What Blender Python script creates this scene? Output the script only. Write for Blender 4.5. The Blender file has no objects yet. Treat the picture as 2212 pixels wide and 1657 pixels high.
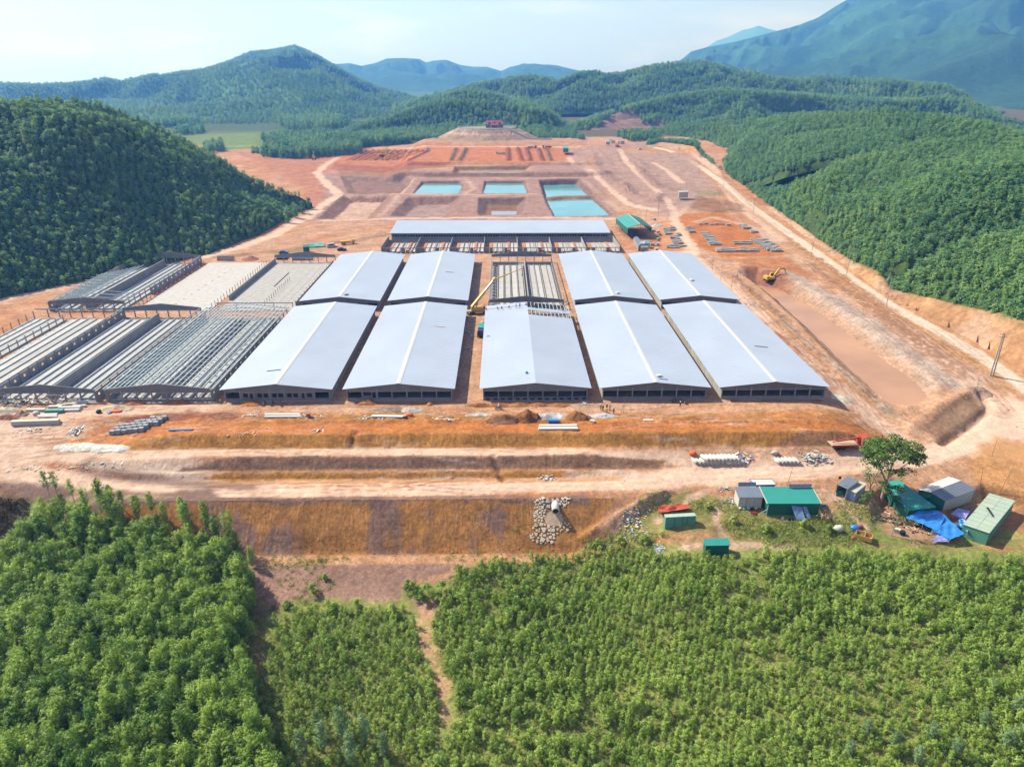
import bpy, bmesh, math, random, time
import numpy as np
from mathutils import Vector, Matrix
T0 = time.time()
RAD = math.radians
S = bpy.context.scene
COL = S.collection
# ------------------------------------------------------------------ camera
PITCH, HEAD, FPX, HC = RAD(24.0), RAD(0.7), 1500.0, 75.0     # a drone 75 m above the barn pad
cam_d = bpy.data.cameras.new('camera')
cam_d.sensor_width = 36.0
cam_d.lens = 36.0 * FPX / 2212.0
cam_d.clip_start = 1.0
cam_d.clip_end = 60000.0
cam = bpy.data.objects.new('camera', cam_d)
COL.objects.link(cam)
cam.location = (0, 0, HC)
cam.rotation_euler = (RAD(90) - PITCH, 0, -HEAD)
S.camera = cam
# ------------------------------------------------------------------ light
SUN_AZ, SUN_EL = RAD(-64.0), RAD(46.0)      # azimuth from +Y towards +X: the sun stands beyond the site, on the left
SUN = Vector((math.sin(SUN_AZ) * math.cos(SUN_EL), math.cos(SUN_AZ) * math.cos(SUN_EL), math.sin(SUN_EL)))
world = bpy.data.worlds.new('World')
S.world = world
world.use_nodes = True
nt = world.node_tree
nt.nodes.clear()
sky = nt.nodes.new('ShaderNodeTexSky')
sky.sky_type = 'NISHITA'
sky.sun_disc = False
sky.sun_elevation = SUN_EL
sky.sun_rotation = SUN_AZ
sky.altitude = 200
sky.air_density = 1.0
sky.dust_density = 1.6
sky.ozone_density = 1.0
bg = nt.nodes.new('ShaderNodeBackground')
bg.inputs['Strength'].default_value = 0.15
wo = nt.nodes.new('ShaderNodeOutputWorld')
pale = nt.nodes.new('ShaderNodeMix'); pale.data_type = 'RGBA'; pale.inputs['Factor'].default_value = 0.82
pale.inputs['B'].default_value = (1.46, 1.28, 1.68, 1)      # thin high haze whitening the whole sky
tcw = nt.nodes.new('ShaderNodeTexCoord'); mpw = nt.nodes.new('ShaderNodeMapping'); mpw.inputs['Scale'].default_value = (1.6, 1.6, 7.0)
clw = nt.nodes.new('ShaderNodeTexNoise'); clw.inputs['Scale'].default_value = 2.6; clw.inputs['Detail'].default_value = 7; clw.inputs['Roughness'].default_value = 0.58
rgw = nt.nodes.new('ShaderNodeMapRange'); rgw.inputs['From Min'].default_value = 0.50; rgw.inputs['From Max'].default_value = 0.78; rgw.inputs['To Min'].default_value = 0; rgw.inputs['To Max'].default_value = 0.8
cmw = nt.nodes.new('ShaderNodeMix'); cmw.data_type = 'RGBA'; cmw.inputs['A'].default_value = (1.46, 1.28, 1.68, 1); cmw.inputs['B'].default_value = (3.2, 2.9, 3.0, 1)
nt.links.new(tcw.outputs['Generated'], mpw.inputs['Vector']); nt.links.new(mpw.outputs[0], clw.inputs['Vector']); nt.links.new(clw.outputs['Fac'], rgw.inputs['Value'])
nt.links.new(rgw.outputs[0], cmw.inputs['Factor']); nt.links.new(cmw.outputs['Result'], pale.inputs['B'])
nt.links.new(sky.outputs[0], pale.inputs['A'])
nt.links.new(pale.outputs['Result'], bg.inputs['Color'])
nt.links.new(bg.outputs[0], wo.inputs['Surface'])
sun_d = bpy.data.lights.new('sun', 'SUN')
sun_d.energy = 5.0
sun_d.angle = RAD(0.6)
sun_d.color = (1.0, 0.98, 0.945)
sun = bpy.data.objects.new('sun', sun_d)
COL.objects.link(sun)
sun.rotation_euler = SUN.to_track_quat('Z', 'Y').to_euler()
sun.location = (0, 0, 500)
# ------------------------------------------------------------------ view and render
S.view_settings.view_transform = 'Standard'
S.view_settings.look = 'None'
S.view_settings.gamma = 1.0
S.view_settings.use_curve_mapping = False
S.view_settings.exposure = 0.92
S.render.engine = 'CYCLES'
S.cycles.use_denoising = True
S.cycles.max_bounces = 6
S.cycles.diffuse_bounces = 3
S.cycles.glossy_bounces = 2
S.cycles.transmission_bounces = 3
S.cycles.transparent_max_bounces = 6
S.cycles.volume_bounces = 1
HAZE_DENSITY = 2.5e-4
HAZE_COLOR = (0.09, 0.30, 0.88)

# ------------------------------------------------------------------ pixel <-> place (survey helpers: points read off the photo at a known height)
def ray(u, v):
    a = (u - 1106) / FPX
    b = (828.5 - v) / FPX
    f = math.cos(PITCH) + b * math.sin(PITCH)
    return (f * math.sin(HEAD) + a * math.cos(HEAD), f * math.cos(HEAD) - a * math.sin(HEAD), -math.sin(PITCH) + b * math.cos(PITCH))
def G(u, v, z=0.0):
    r = ray(u, v)
    t = (z - HC) / r[2]
    return (r[0] * t, r[1] * t)
def atD(u, v, D):
    r = ray(u, v)
    t = D / math.hypot(r[0], r[1])
    return (r[0] * t, r[1] * t, HC + r[2] * t)
def crop(ox, oy, s):
    return lambda x, y: ((ox + x / s) * 0.73733, (oy + y / s) * 0.73733)
c1 = crop(0, 0, 2.071); c2 = crop(900, 0, 2.0109); c3 = crop(1900, 0, 2.0109)
k0 = crop(0, 700, 2.4578); k1 = crop(600, 700, 2.4578); k2 = crop(1300, 700, 2.4578); k3 = crop(2000, 700, 2.212)
k4 = crop(0, 1100, 2.4578); k5 = crop(800, 1100, 2.4578); k6 = crop(1700, 1200, 3.16); k7 = crop(2300, 1200, 3.16)
kS = crop(1780, 620, 4.0963); kL = crop(1100, 630, 2.9493); kM = crop(1350, 360, 7.3733); kC = crop(1350, 760, 6.703)
kR = crop(1500, 1440, 10.355)

# ------------------------------------------------------------------ noise
def _hash(ix, iy, seed):
    h = (ix.astype(np.int64) * 374761393 + iy.astype(np.int64) * 668265263 + seed * 974634777) & 0xFFFFFFFF
    h = ((h ^ (h >> 13)) * 1274126177) & 0xFFFFFFFF
    h = h ^ (h >> 16)
    return (h & 0xFFFFFF).astype(np.float64) / 0xFFFFFF
def vnoise(x, y, seed=0):
    xf = np.floor(x); yf = np.floor(y)
    fx = x - xf; fy = y - yf
    fx = fx * fx * fx * (fx * (fx * 6 - 15) + 10); fy = fy * fy * fy * (fy * (fy * 6 - 15) + 10)
    a = _hash(xf, yf, seed); b = _hash(xf + 1, yf, seed); c = _hash(xf, yf + 1, seed); d = _hash(xf + 1, yf + 1, seed)
    return (a + (b - a) * fx) * (1 - fy) + (c + (d - c) * fx) * fy
def fbm(x, y, octs=4, seed=0, gain=0.5):
    s = 0; a = 1.0; n = 0
    for i in range(octs):
        s = s + a * (vnoise(x, y, seed + i * 17) * 2 - 1); n += a
        a *= gain; x = x * 2.03 + 11.3; y = y * 2.03 + 7.7
    return s / n
def sstep(a, b, x):
    t = np.clip((x - a) / (b - a), 0, 1)
    return t * t * (3 - 2 * t)
def lin(c):
    return np.array(c, dtype=np.float64)

# ------------------------------------------------------------------ object helpers
def tag(o, label=None, cat=None, group=None, kind=None):
    if label: o['label'] = label
    if cat: o['category'] = cat
    if group: o['group'] = group
    if kind: o['kind'] = kind
    return o
def empty(name, loc, rz=0.0, label=None, cat=None, group=None):
    o = bpy.data.objects.new(name, None)
    o.empty_display_size = 0.5
    COL.objects.link(o)
    o.location = loc
    o.rotation_euler = (0, 0, rz)
    return tag(o, label, cat, group)
def link(name, me, parent=None, loc=(0, 0, 0), rot=(0, 0, 0), sc=(1, 1, 1)):
    o = bpy.data.objects.new(name, me)
    COL.objects.link(o)
    if parent is not None: o.parent = parent
    o.location = loc; o.rotation_euler = rot; o.scale = sc
    return o
def copy_tree(o, parent=None):
    c = o.copy(); COL.objects.link(c)
    if parent is not None: c.parent = parent
    for ch in o.children:
        copy_tree(ch, c)
    return c

class MB:
    """collects boxes, bars, tubes and sheets into one mesh"""
    def __init__(s):
        s.v = []; s.f = []; s.m = []; s.mi = 0
    def add(s, vs, fs):
        n = len(s.v)
        s.v += [tuple(p) for p in vs]
        s.f += [tuple(i + n for i in f) for f in fs]
        s.m += [s.mi] * len(fs)
        return s
    def hexa(s, p):      # 8 corners: bottom ring, top ring
        return s.add(p, [(3, 2, 1, 0), (4, 5, 6, 7), (0, 1, 5, 4), (1, 2, 6, 5), (2, 3, 7, 6), (3, 0, 4, 7)])
    def box(s, x0, x1, y0, y1, z0, z1, taper=0.0):
        t = taper
        return s.hexa([(x0, y0, z0), (x1, y0, z0), (x1, y1, z0), (x0, y1, z0), (x0 + t, y0 + t, z1), (x1 - t, y0 + t, z1), (x1 - t, y1 - t, z1), (x0 + t, y1 - t, z1)])
    def bar(s, a, b, w, h=None, up=(0, 0, 1)):
        a = Vector(a); b = Vector(b); d = (b - a).normalized(); u = Vector(up)
        if abs(d.dot(u)) > 0.98: u = Vector((1, 0, 0))
        r = d.cross(u).normalized(); u = r.cross(d)
        h = w if h is None else h
        r = r * (w / 2); u = u * (h / 2)
        return s.hexa([a - r - u, a + r - u, a + r + u, a - r + u, b - r - u, b + r - u, b + r + u, b - r + u])
    def tube(s, a, b, r0, r1=None, n=8, cap=True):
        a = Vector(a); b = Vector(b); d = (b - a).normalized()
        u = Vector((0, 0, 1)) if abs(d.z) < 0.9 else Vector((1, 0, 0))
        p = d.cross(u).normalized(); q = d.cross(p)
        r1 = r0 if r1 is None else r1
        vs = []
        for c, r in ((a, r0), (b, r1)):
            for i in range(n):
                t = 2 * math.pi * i / n
                vs.append(c + p * (r * math.cos(t)) + q * (r * math.sin(t)))
        fs = [(i, n + i, n + (i + 1) % n, (i + 1) % n) for i in range(n)]
        if cap: fs += [tuple(range(n)), tuple(range(2 * n - 1, n - 1, -1))]
        return s.add(vs, fs)
    def pipe(s, a, b, ro, ri, n=14):
        a = Vector(a); b = Vector(b); d = (b - a).normalized()
        u = Vector((0, 0, 1)) if abs(d.z) < 0.9 else Vector((1, 0, 0))
        p = d.cross(u).normalized(); q = d.cross(p)
        vs = []
        for c in (a, b):
            for r in (ro, ri):
                for i in range(n):
                    t = 2 * math.pi * i / n
                    vs.append(c + p * (r * math.cos(t)) + q * (r * math.sin(t)))
        fs = []
        for i in range(n):
            j = (i + 1) % n
            fs += [(i, 2 * n + i, 2 * n + j, j), (n + i, n + j, 3 * n + j, 3 * n + i), (i, j, n + j, n + i), (2 * n + i, 3 * n + i, 3 * n + j, 2 * n + j)]
        return s.add(vs, fs)
    def ball(s, c, rx, ry=None, rz=None, nu=8, nv=6):
        ry = rx if ry is None else ry; rz = rx if rz is None else rz
        vs = [(c[0], c[1], c[2] - rz)]
        for j in range(1, nv):
            ph = math.pi * j / nv
            for i in range(nu):
                t = 2 * math.pi * i / nu
                vs.append((c[0] + rx * math.sin(ph) * math.cos(t), c[1] + ry * math.sin(ph) * math.sin(t), c[2] - rz * math.cos(ph)))
        vs.append((c[0], c[1], c[2] + rz))
        fs = []
        for i in range(nu):
            fs.append((0, 1 + (i + 1) % nu, 1 + i))
            for j in range(nv - 2):
                a = 1 + j * nu + i; b = 1 + j * nu + (i + 1) % nu
                fs.append((a, b, b + nu, a + nu))
            fs.append((1 + (nv - 2) * nu + i, 1 + (nv - 2) * nu + (i + 1) % nu, len(vs) - 1))
        return s.add(vs, fs)
    def mesh(s, name, mats, smooth=False):
        me = bpy.data.meshes.new(name)
        me.from_pydata(s.v, [], s.f)
        for m in (mats if isinstance(mats, (list, tuple)) else [mats]):
            me.materials.append(m)
        if any(s.m): me.polygons.foreach_set('material_index', s.m)
        if smooth: me.polygons.foreach_set('use_smooth', [True] * len(s.f))
        me.update()
        return me
    def build(s, name, mats, parent=None, loc=(0, 0, 0), rot=(0, 0, 0), smooth=False):
        return link(name, s.mesh(name, mats, smooth), parent, loc, rot)

# ------------------------------------------------------------------ materials
MATS = {}
def mat(name, col, rough=0.8, metal=0.0, var=0.12, scale=1.0, bump=0.0, spec=0.3, emis=None, grime=0.0, coords='Object'):
    """plain surface with a little colour drift, fine grain and optional grime"""
    col = tuple(c * .8 for c in col)
    m = bpy.data.materials.new(name); m.use_nodes = True
    n = m.node_tree.nodes; l = m.node_tree.links
    b = n['Principled BSDF']
    b.inputs['Roughness'].default_value = rough
    b.inputs['Metallic'].default_value = metal
    b.inputs['Specular IOR Level'].default_value = spec
    tc = n.new('ShaderNodeTexCoord')
    nz = n.new('ShaderNodeTexNoise'); nz.inputs['Scale'].default_value = scale; nz.inputs['Detail'].default_value = 5
    l.new(tc.outputs[coords], nz.inputs['Vector'])
    oi = n.new('ShaderNodeObjectInfo')
    ad = n.new('ShaderNodeMath'); ad.operation = 'MULTIPLY_ADD'; ad.inputs[1].default_value = 0.35
    l.new(oi.outputs['Random'], ad.inputs[0]); l.new(nz.outputs['Fac'], ad.inputs[2])
    mr = n.new('ShaderNodeMapRange'); mr.inputs['From Min'].default_value = 0.35; mr.inputs['From Max'].default_value = 1.0
    mr.inputs['To Min'].default_value = 1 - var; mr.inputs['To Max'].default_value = 1 + var
    l.new(ad.outputs[0], mr.inputs['Value'])
    mx = n.new('ShaderNodeMix'); mx.data_type = 'RGBA'; mx.blend_type = 'MULTIPLY'; mx.inputs['Factor'].default_value = 1.0
    mx.inputs['A'].default_value = (*col, 1)
    l.new(mr.outputs[0], mx.inputs['B'])
    out = mx.outputs['Result']
    if grime:
        n2 = n.new('ShaderNodeTexNoise'); n2.inputs['Scale'].default_value = scale * 0.35; n2.inputs['Detail'].default_value = 8; n2.inputs['Roughness'].default_value = 0.7
        l.new(tc.outputs[coords], n2.inputs['Vector'])
        r2 = n.new('ShaderNodeMapRange'); r2.inputs['From Min'].default_value = 0.52; r2.inputs['From Max'].default_value = 0.72
        r2.inputs['To Min'].default_value = 0.0; r2.inputs['To Max'].default_value = grime
        l.new(n2.outputs['Fac'], r2.inputs['Value'])
        m2 = n.new('ShaderNodeMix'); m2.data_type = 'RGBA'
        l.new(r2.outputs[0], m2.inputs['Factor']); l.new(out, m2.inputs['A']); m2.inputs['B'].default_value = (0.36, 0.22, 0.13, 1)
        out = m2.outputs['Result']
    l.new(out, b.inputs['Base Color'])
    if bump:
        bp = n.new('ShaderNodeBump'); bp.inputs['Strength'].default_value = bump; bp.inputs['Distance'].default_value = 0.1
        l.new(nz.outputs['Fac'], bp.inputs['Height']); l.new(bp.outputs[0], b.inputs['Normal'])
    if emis:
        b.inputs['Emission Color'].default_value = (*col, 1); b.inputs['Emission Strength'].default_value = emis
    MATS[name] = m
    return m

def attr_ground(name, grain=1.0, slope_grooves=True, rough=0.95, forest=False):
    """soil whose zones (kinds of earth) come from a colour attribute, broken up by noise, with relief in bump"""
    m = bpy.data.materials.new(name); m.use_nodes = True
    n = m.node_tree.nodes; l = m.node_tree.links
    b = n['Principled BSDF']; b.inputs['Roughness'].default_value = rough; b.inputs['Specular IOR Level'].default_value = 0.1
    at = n.new('ShaderNodeAttribute'); at.attribute_name = 'soil'
    geo = n.new('ShaderNodeNewGeometry')
    def noise(scale, detail=6, rough_=0.6, vec=None):
        z = n.new('ShaderNodeTexNoise'); z.inputs['Scale'].default_value = scale; z.inputs['Detail'].default_value = detail; z.inputs['Roughness'].default_value = rough_
        l.new(vec if vec is not None else geo.outputs['Position'], z.inputs['Vector'])
        return z.outputs['Fac']
    def rng(s, a, b_, c, d):
        r = n.new('ShaderNodeMapRange'); r.inputs['From Min'].default_value = a; r.inputs['From Max'].default_value = b_
        r.inputs['To Min'].default_value = c; r.inputs['To Max'].default_value = d
        l.new(s, r.inputs['Value']); return r.outputs[0]
    def mul(a, b_):
        x = n.new('ShaderNodeMath'); x.operation = 'MULTIPLY'; l.new(a, x.inputs[0]); l.new(b_, x.inputs[1]); return x.outputs[0]
    def add(a, b_):
        x = n.new('ShaderNodeMath'); x.operation = 'ADD'; l.new(a, x.inputs[0]); l.new(b_, x.inputs[1]); return x.outputs[0]
    fine = noise(1.6 * grain, 8, 0.72)
    mid = noise(0.14 * grain, 6, 0.6)
    f = mul(mul(rng(fine, 0.3, 0.7, 0.62, 1.36), rng(mid, 0.3, 0.7, 0.76, 1.22)), rng(noise(0.55 * grain, 5, 0.7), 0.36, 0.64, 0.80, 1.18))
    mx = n.new('ShaderNodeMix'); mx.data_type = 'RGBA'; mx.blend_type = 'MULTIPLY'; mx.inputs['Factor'].default_value = 1
    sm = n.new('ShaderNodeMix'); sm.data_type = 'FLOAT'; sm.inputs['A'].default_value = 1.0; l.new(at.outputs['Alpha'], sm.inputs['Factor']); l.new(f, sm.inputs['B'])
    l.new(at.outputs['Color'], mx.inputs['A']); l.new(sm.outputs['Result'], mx.inputs['B'])
    col = mx.outputs['Result']
    hgt = add(mul(fine, rng(mid, 0, 1, 0.5, 0.5)), noise(0.5 * grain, 4))
    if slope_grooves:
        mp = n.new('ShaderNodeMapping'); mp.inputs['Scale'].default_value = (1.5, 0.22, 0.22)
        l.new(geo.outputs['Position'], mp.inputs['Vector'])
        g = noise(1.0, 5, 0.65, mp.outputs[0])
        sep = n.new('ShaderNodeSeparateXYZ'); l.new(geo.outputs['True Normal'], sep.inputs[0])
        steep = rng(sep.outputs['Z'], 0.97, 0.80, 0.0, 1.0)
        hgt = add(hgt, mul(mul(g, steep), rng(mid, 0.3, 0.7, 0.2, 1.0)))
        mx2 = n.new('ShaderNodeMix'); mx2.data_type = 'RGBA'; mx2.blend_type = 'MULTIPLY'
        l.new(steep, mx2.inputs['Factor']); l.new(col, mx2.inputs['A']); l.new(rng(g, 0.35, 0.65, 0.92, 1.07), mx2.inputs['B'])
        col = mx2.outputs['Result']
    l.new(col, b.inputs['Base Color'])
    bp = n.new('ShaderNodeBump'); bp.inputs['Strength'].default_value = 0.75; bp.inputs['Distance'].default_value = 0.35
    l.new(hgt, bp.inputs['Height']); l.new(bp.outputs[0], b.inputs['Normal'])
    return m

def leaf_mat(name, c_lo, c_hi, trans=0.25, rough=0.55, patch=0.03):
    """foliage: colour drifts per tree, over the stand and with the leaf's own noise"""
    m = bpy.data.materials.new(name); m.use_nodes = True
    n = m.node_tree.nodes; l = m.node_tree.links
    b = n['Principled BSDF']; b.inputs['Roughness'].default_value = rough; b.inputs['Specular IOR Level'].default_value = 0.25
    oi = n.new('ShaderNodeObjectInfo'); geo = n.new('ShaderNodeNewGeometry')
    z1 = n.new('ShaderNodeTexNoise'); z1.inputs['Scale'].default_value = patch; z1.inputs['Detail'].default_value = 3
    l.new(geo.outputs['Position'], z1.inputs['Vector'])
    z2 = n.new('ShaderNodeTexNoise'); z2.inputs['Scale'].default_value = 1.3; z2.inputs['Detail'].default_value = 2
    l.new(geo.outputs['Position'], z2.inputs['Vector'])
    a = n.new('ShaderNodeMath'); a.operation = 'MULTIPLY_ADD'; a.inputs[1].default_value = 0.82
    l.new(oi.outputs['Random'], a.inputs[0]); l.new(z1.outputs['Fac'], a.inputs[2])
    a2 = n.new('ShaderNodeMath'); a2.operation = 'MULTIPLY_ADD'; a2.inputs[1].default_value = 0.7
    l.new(z2.outputs['Fac'], a2.inputs[0]); l.new(a.outputs[0], a2.inputs[2])
    mr = n.new('ShaderNodeMapRange'); mr.inputs['From Min'].default_value = 0.65; mr.inputs['From Max'].default_value = 1.6
    l.new(a2.outputs[0], mr.inputs['Value'])
    mx = n.new('ShaderNodeMix'); mx.data_type = 'RGBA'
    mx.inputs['A'].default_value = (*c_lo, 1); mx.inputs['B'].default_value = (*c_hi, 1)
    l.new(mr.outputs[0], mx.inputs['Factor'])
    l.new(mx.outputs['Result'], b.inputs['Base Color'])
    if trans:
        tr = n.new('ShaderNodeBsdfTranslucent')
        l.new(mx.outputs['Result'], tr.inputs['Color'])
        ms = n.new('ShaderNodeMixShader'); ms.inputs['Fac'].default_value = trans
        l.new(b.outputs[0], ms.inputs[1]); l.new(tr.outputs[0], ms.inputs[2])
        l.new(ms.outputs[0], n['Material Output'].inputs['Surface'])
    return m
# ================================================================== TERRAIN
# ---- general level of the graded site (metres; 0 = barn pad)
KY = [-400, 40, 60, 75, 100, 112, 115.2, 122.6, 123.2, 130.4, 131.5, 132.4, 134.6, 138.3, 140.7, 300, 400, 455, 474, 540, 547, 550.5, 585, 589, 650, 700, 716, 728, 760, 900, 1500, 3000]
KZ = [-45, -24, -21, -19.5, -16.5, -14.5, -14, -5.9, -5.8, -5.8, -4.7, -4.6, -2.5, -2.4, 0, 0, 0.3, 1.2, 2.0, 3.8, 4.0, 6.8, 7.4, 9.6, 9.9, 10.4, 11.0, 13.5, 14, 12, 10, 5]
RY = [-400, 40, 60, 75, 90, 108, 111, 119, 125, 133, 138.3, 140.7, 200, 300, 400, 540, 700, 900, 1500, 3000]
RZ = [-40, -20, -17, -15, -13, -10, -9.4, -7.2, -5.9, -4.8, -2.4, 0, 0.2, 0.5, 1.5, 4.5, 11, 12, 10, 5]
LY = [-400, 60, 80, 112, 122, 129, 140, 150, 300, 400, 540, 700, 900, 1500, 3000]
LZ = [-45, -24, -21, -15, -9, -5.4, -2.0, 0, 0, 0, 2, 8, 9, 10, 5]
QY = [-400, 40, 75, 108, 119, 130, 150, 175, 230, 300, 400, 540, 700, 900, 1500, 3000]
QZ = [-40, -20, -15, -10, -7.6, -6.0, -4.2, -1.0, 0.5, 1.0, 2.0, 5, 12, 12, 10, 5]
def zb(x, y):
    m = np.interp(y, KY, KZ); r = np.interp(y, RY, RZ); l_ = np.interp(y, LY, LZ); q = np.interp(y, QY, QZ)
    wl = sstep(-76, -94, x + 3 * np.sin(y * 0.21)) ; wr = sstep(14, 40, x + 2.5 * np.sin(y * 0.4)) ; wq = sstep(74, 96, x)
    nearb = sstep(141.5, 139.5, y)          # only the terraces in front differ side to side there
    far = 1 - nearb
    wr2 = wr * nearb + sstep(75, 120, x) * far
    # the first bank runs on to x = 72
    z = m * (1 - wr2) + r * wr2
    z = z * (1 - wl) + l_ * wl
    return z * (1 - wq) + q * wq
def GB(u, v):
    """where the sight line of a photo point meets the graded ground"""
    r = ray(u, v)
    t = np.linspace(40, 2200, 20000)
    below = HC + r[2] * t < zb(r[0] * t, r[1] * t)
    i = int(np.argmax(below))
    tt = t[i]
    return (r[0] * tt, r[1] * tt)
def PX(pts, z=None):
    return [GB(*p) if z is None else G(*p, z) for p in pts]

# ---- grid: fine on the site, wider outward
def spaced(a, b, s0, g):
    out = [a]; s = s0
    while out[-1] < b:
        out.append(out[-1] + s); s *= g
    return out
xs = np.array([-v for v in spaced(130.6, 1000, 0.7, 1.045)][::-1] + list(np.arange(-130, 150, 0.65)) + spaced(150, 1000, 0.7, 1.045))
ys = np.array([-v for v in spaced(-60, 300, 2.0, 1.12)][::-1] + list(np.arange(61.5, 110, 0.9)) + list(np.arange(110, 142, 0.42)) + list(np.arange(142, 166, 0.6)) + list(np.arange(166, 320, 1.1)) + list(np.arange(320, 720, 1.35)) + spaced(720, 1700, 1.5, 1.03))
NX, NY = len(xs), len(ys)
GX, GY = np.meshgrid(xs, ys)
X = GX.ravel(); Y = GY.ravel()
Z = zb(X, Y)
Zbase = Z.copy()
CLR = np.zeros((len(X), 3)); ZONE = np.zeros(len(X), dtype=np.int32)
WARP = fbm(X * 0.22, Y * 0.22, 3, 5); WARP2 = fbm(X * 0.9, Y * 0.9, 3, 9); BIG = fbm(X * 0.03, Y * 0.03, 4, 3)
STREAK = fbm(X * 0.05, Y * 0.7, 4, 33)

TAN = lin((.40, .24, .155)); ROAD = lin((.575, .42, .335)); ORANGE = lin((.35, .128, .036)); OCHRE = lin((.375, .185, .052)); PURPLE = lin((.165, .105, .092))
BROWN = lin((.215, .115, .065)); RED = lin((.30, .105, .055)); GREYS = lin((.30, .265, .245)); GREEN = lin((.15, .19, .05)); PALE = lin((.54, .45, .375)); DARK = lin((.10, .055, .033))
DRYG = lin((.20, .175, .07)); PINK = lin((.42, .285, .22)); FIELD = lin((.115, .18, .05))

def sub(poly, pad):
    a = np.array(poly)
    return np.where((X > a[:, 0].min() - pad) & (X < a[:, 0].max() + pad) & (Y > a[:, 1].min() - pad) & (Y < a[:, 1].max() + pad))[0]
def polydist(px, py, poly):
    """signed distance, positive inside"""
    d = np.full(len(px), 1e9); ins = np.zeros(len(px), bool)
    n = len(poly)
    for i in range(n):
        x0, y0 = poly[i]; x1, y1 = poly[(i + 1) % n]
        ex, ey = x1 - x0, y1 - y0
        L = ex * ex + ey * ey + 1e-9
        t = np.clip(((px - x0) * ex + (py - y0) * ey) / L, 0, 1)
        d = np.minimum(d, np.hypot(px - x0 - t * ex, py - y0 - t * ey))
        if abs(ey) > 1e-9:
            c = ((y0 > py) != (y1 > py)) & (px < (x1 - x0) * (py - y0) / (y1 - y0) + x0)
            ins ^= c
    return np.where(ins, d, -d)
def linedist(px, py, line):
    d = np.full(len(px), 1e9)
    for (x0, y0), (x1, y1) in zip(line[:-1], line[1:]):
        ex, ey = x1 - x0, y1 - y0
        t = np.clip(((px - x0) * ex + (py - y0) * ey) / (ex * ex + ey * ey + 1e-9), 0, 1)
        d = np.minimum(d, np.hypot(px - x0 - t * ex, py - y0 - t * ey))
    return d
def paint(poly, col, soft=1.5, a=1.0, warp=1.5, zone=None, streak=0.0):
    i = sub(poly, soft + warp + 2)
    d = polydist(X[i], Y[i], poly) + WARP[i] * warp * 2 + WARP2[i] * warp * 0.6
    w = sstep(-soft, soft, d) * a
    if streak: w = w * np.clip(1 + streak * STREAK[i] * 2.5, 0, 1)
    CLR[i] = CLR[i] * (1 - w[:, None]) + col * w[:, None]
    if zone is not None: ZONE[i[d > 0]] = zone
def stroke(line, width, col, soft=1.2, a=1.0, warp=0.6, zone=None, tracks=0.0, streak=0.0):
    i = sub(line, width + soft + 3)
    d0 = linedist(X[i], Y[i], line)
    d = width / 2 - d0 + WARP[i] * warp * 2
    w = sstep(-soft, soft, d) * a
    if streak: w = w * np.clip(1 + streak * WARP2[i] * 2.5, 0, 1)
    CLR[i] = CLR[i] * (1 - w[:, None]) + col * w[:, None]
    if tracks:      # wheel ruts: compacted, darker bands of earth along the road
        k = tracks * w * np.maximum(np.exp(-((d0 - width * 0.16) / 0.42) ** 2), np.exp(-((d0 - width * 0.36) / 0.42) ** 2)) * (0.55 + 0.9 * WARP2[i])
        CLR[i] = CLR[i] * (1 - np.clip(k, 0, 1)[:, None]) + BROWN * 1.25 * np.clip(k, 0, 1)[:, None]
        Z[i] -= 0.10 * np.clip(k, 0, 1)
    if zone is not None: ZONE[i[d > 0]] = zone
def pit(poly, depth, slope=1.2, wob=0.6, bank=None, floor=None, top=None):
    i = sub(poly, 4)
    d = polydist(X[i], Y[i], poly) + WARP[i] * wob * 1.6
    ref = zb(np.array([np.mean([p[0] for p in poly])]), np.array([np.mean([p[1] for p in poly])]))[0]
    fl = ref - depth
    t = np.clip(d / (depth * slope), 0, 1)
    m = d > 0
    Z[i] = np.where(m, np.minimum(Z[i], Z[i] * (1 - t) + fl * t), Z[i])
    if bank is not None:
        w = sstep(-0.3, 0.6, d)[:, None]; CLR[i] = CLR[i] * (1 - w) + bank * w
    if floor is not None:
        w = sstep(depth * slope - 0.5, depth * slope + 0.7, d + WARP2[i])[:, None]; CLR[i] = CLR[i] * (1 - w) + floor * w
    return fl
def berm(line, h, w, col=None, rough=0.3, flat=0.0):
    i = sub(line, w * 2.5 + flat)
    d = np.maximum(linedist(X[i], Y[i], line) - flat, 0)
    k = np.exp(-(d / w) ** 2)
    Z[i] += h * k * (1 + rough * WARP2[i] * 1.6 + rough * WARP[i])
    if col is not None:
        a = np.clip(k * 1.5, 0, 1)[:, None]; CLR[i] = CLR[i] * (1 - a) + col * a

# ---- broad soils
nmix = sstep(-0.35, 0.35, BIG + 0.35 * WARP)
CLR[:] = TAN * nmix[:, None] + (ORANGE * 0.55 + TAN * 0.45) * (1 - nmix[:, None])
paint(PX([(-200, 868), (1830, 868), (1960, 940), (1700, 962), (120, 962), (-200, 940)]), ORANGE * 0.72 + TAN * 0.28, 2, 0.9)
paint([(-135, 152), (88, 152), (88, 318), (-135, 318)], TAN * 0.9 + GREYS * 0.1, 3, 0.8)
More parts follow.
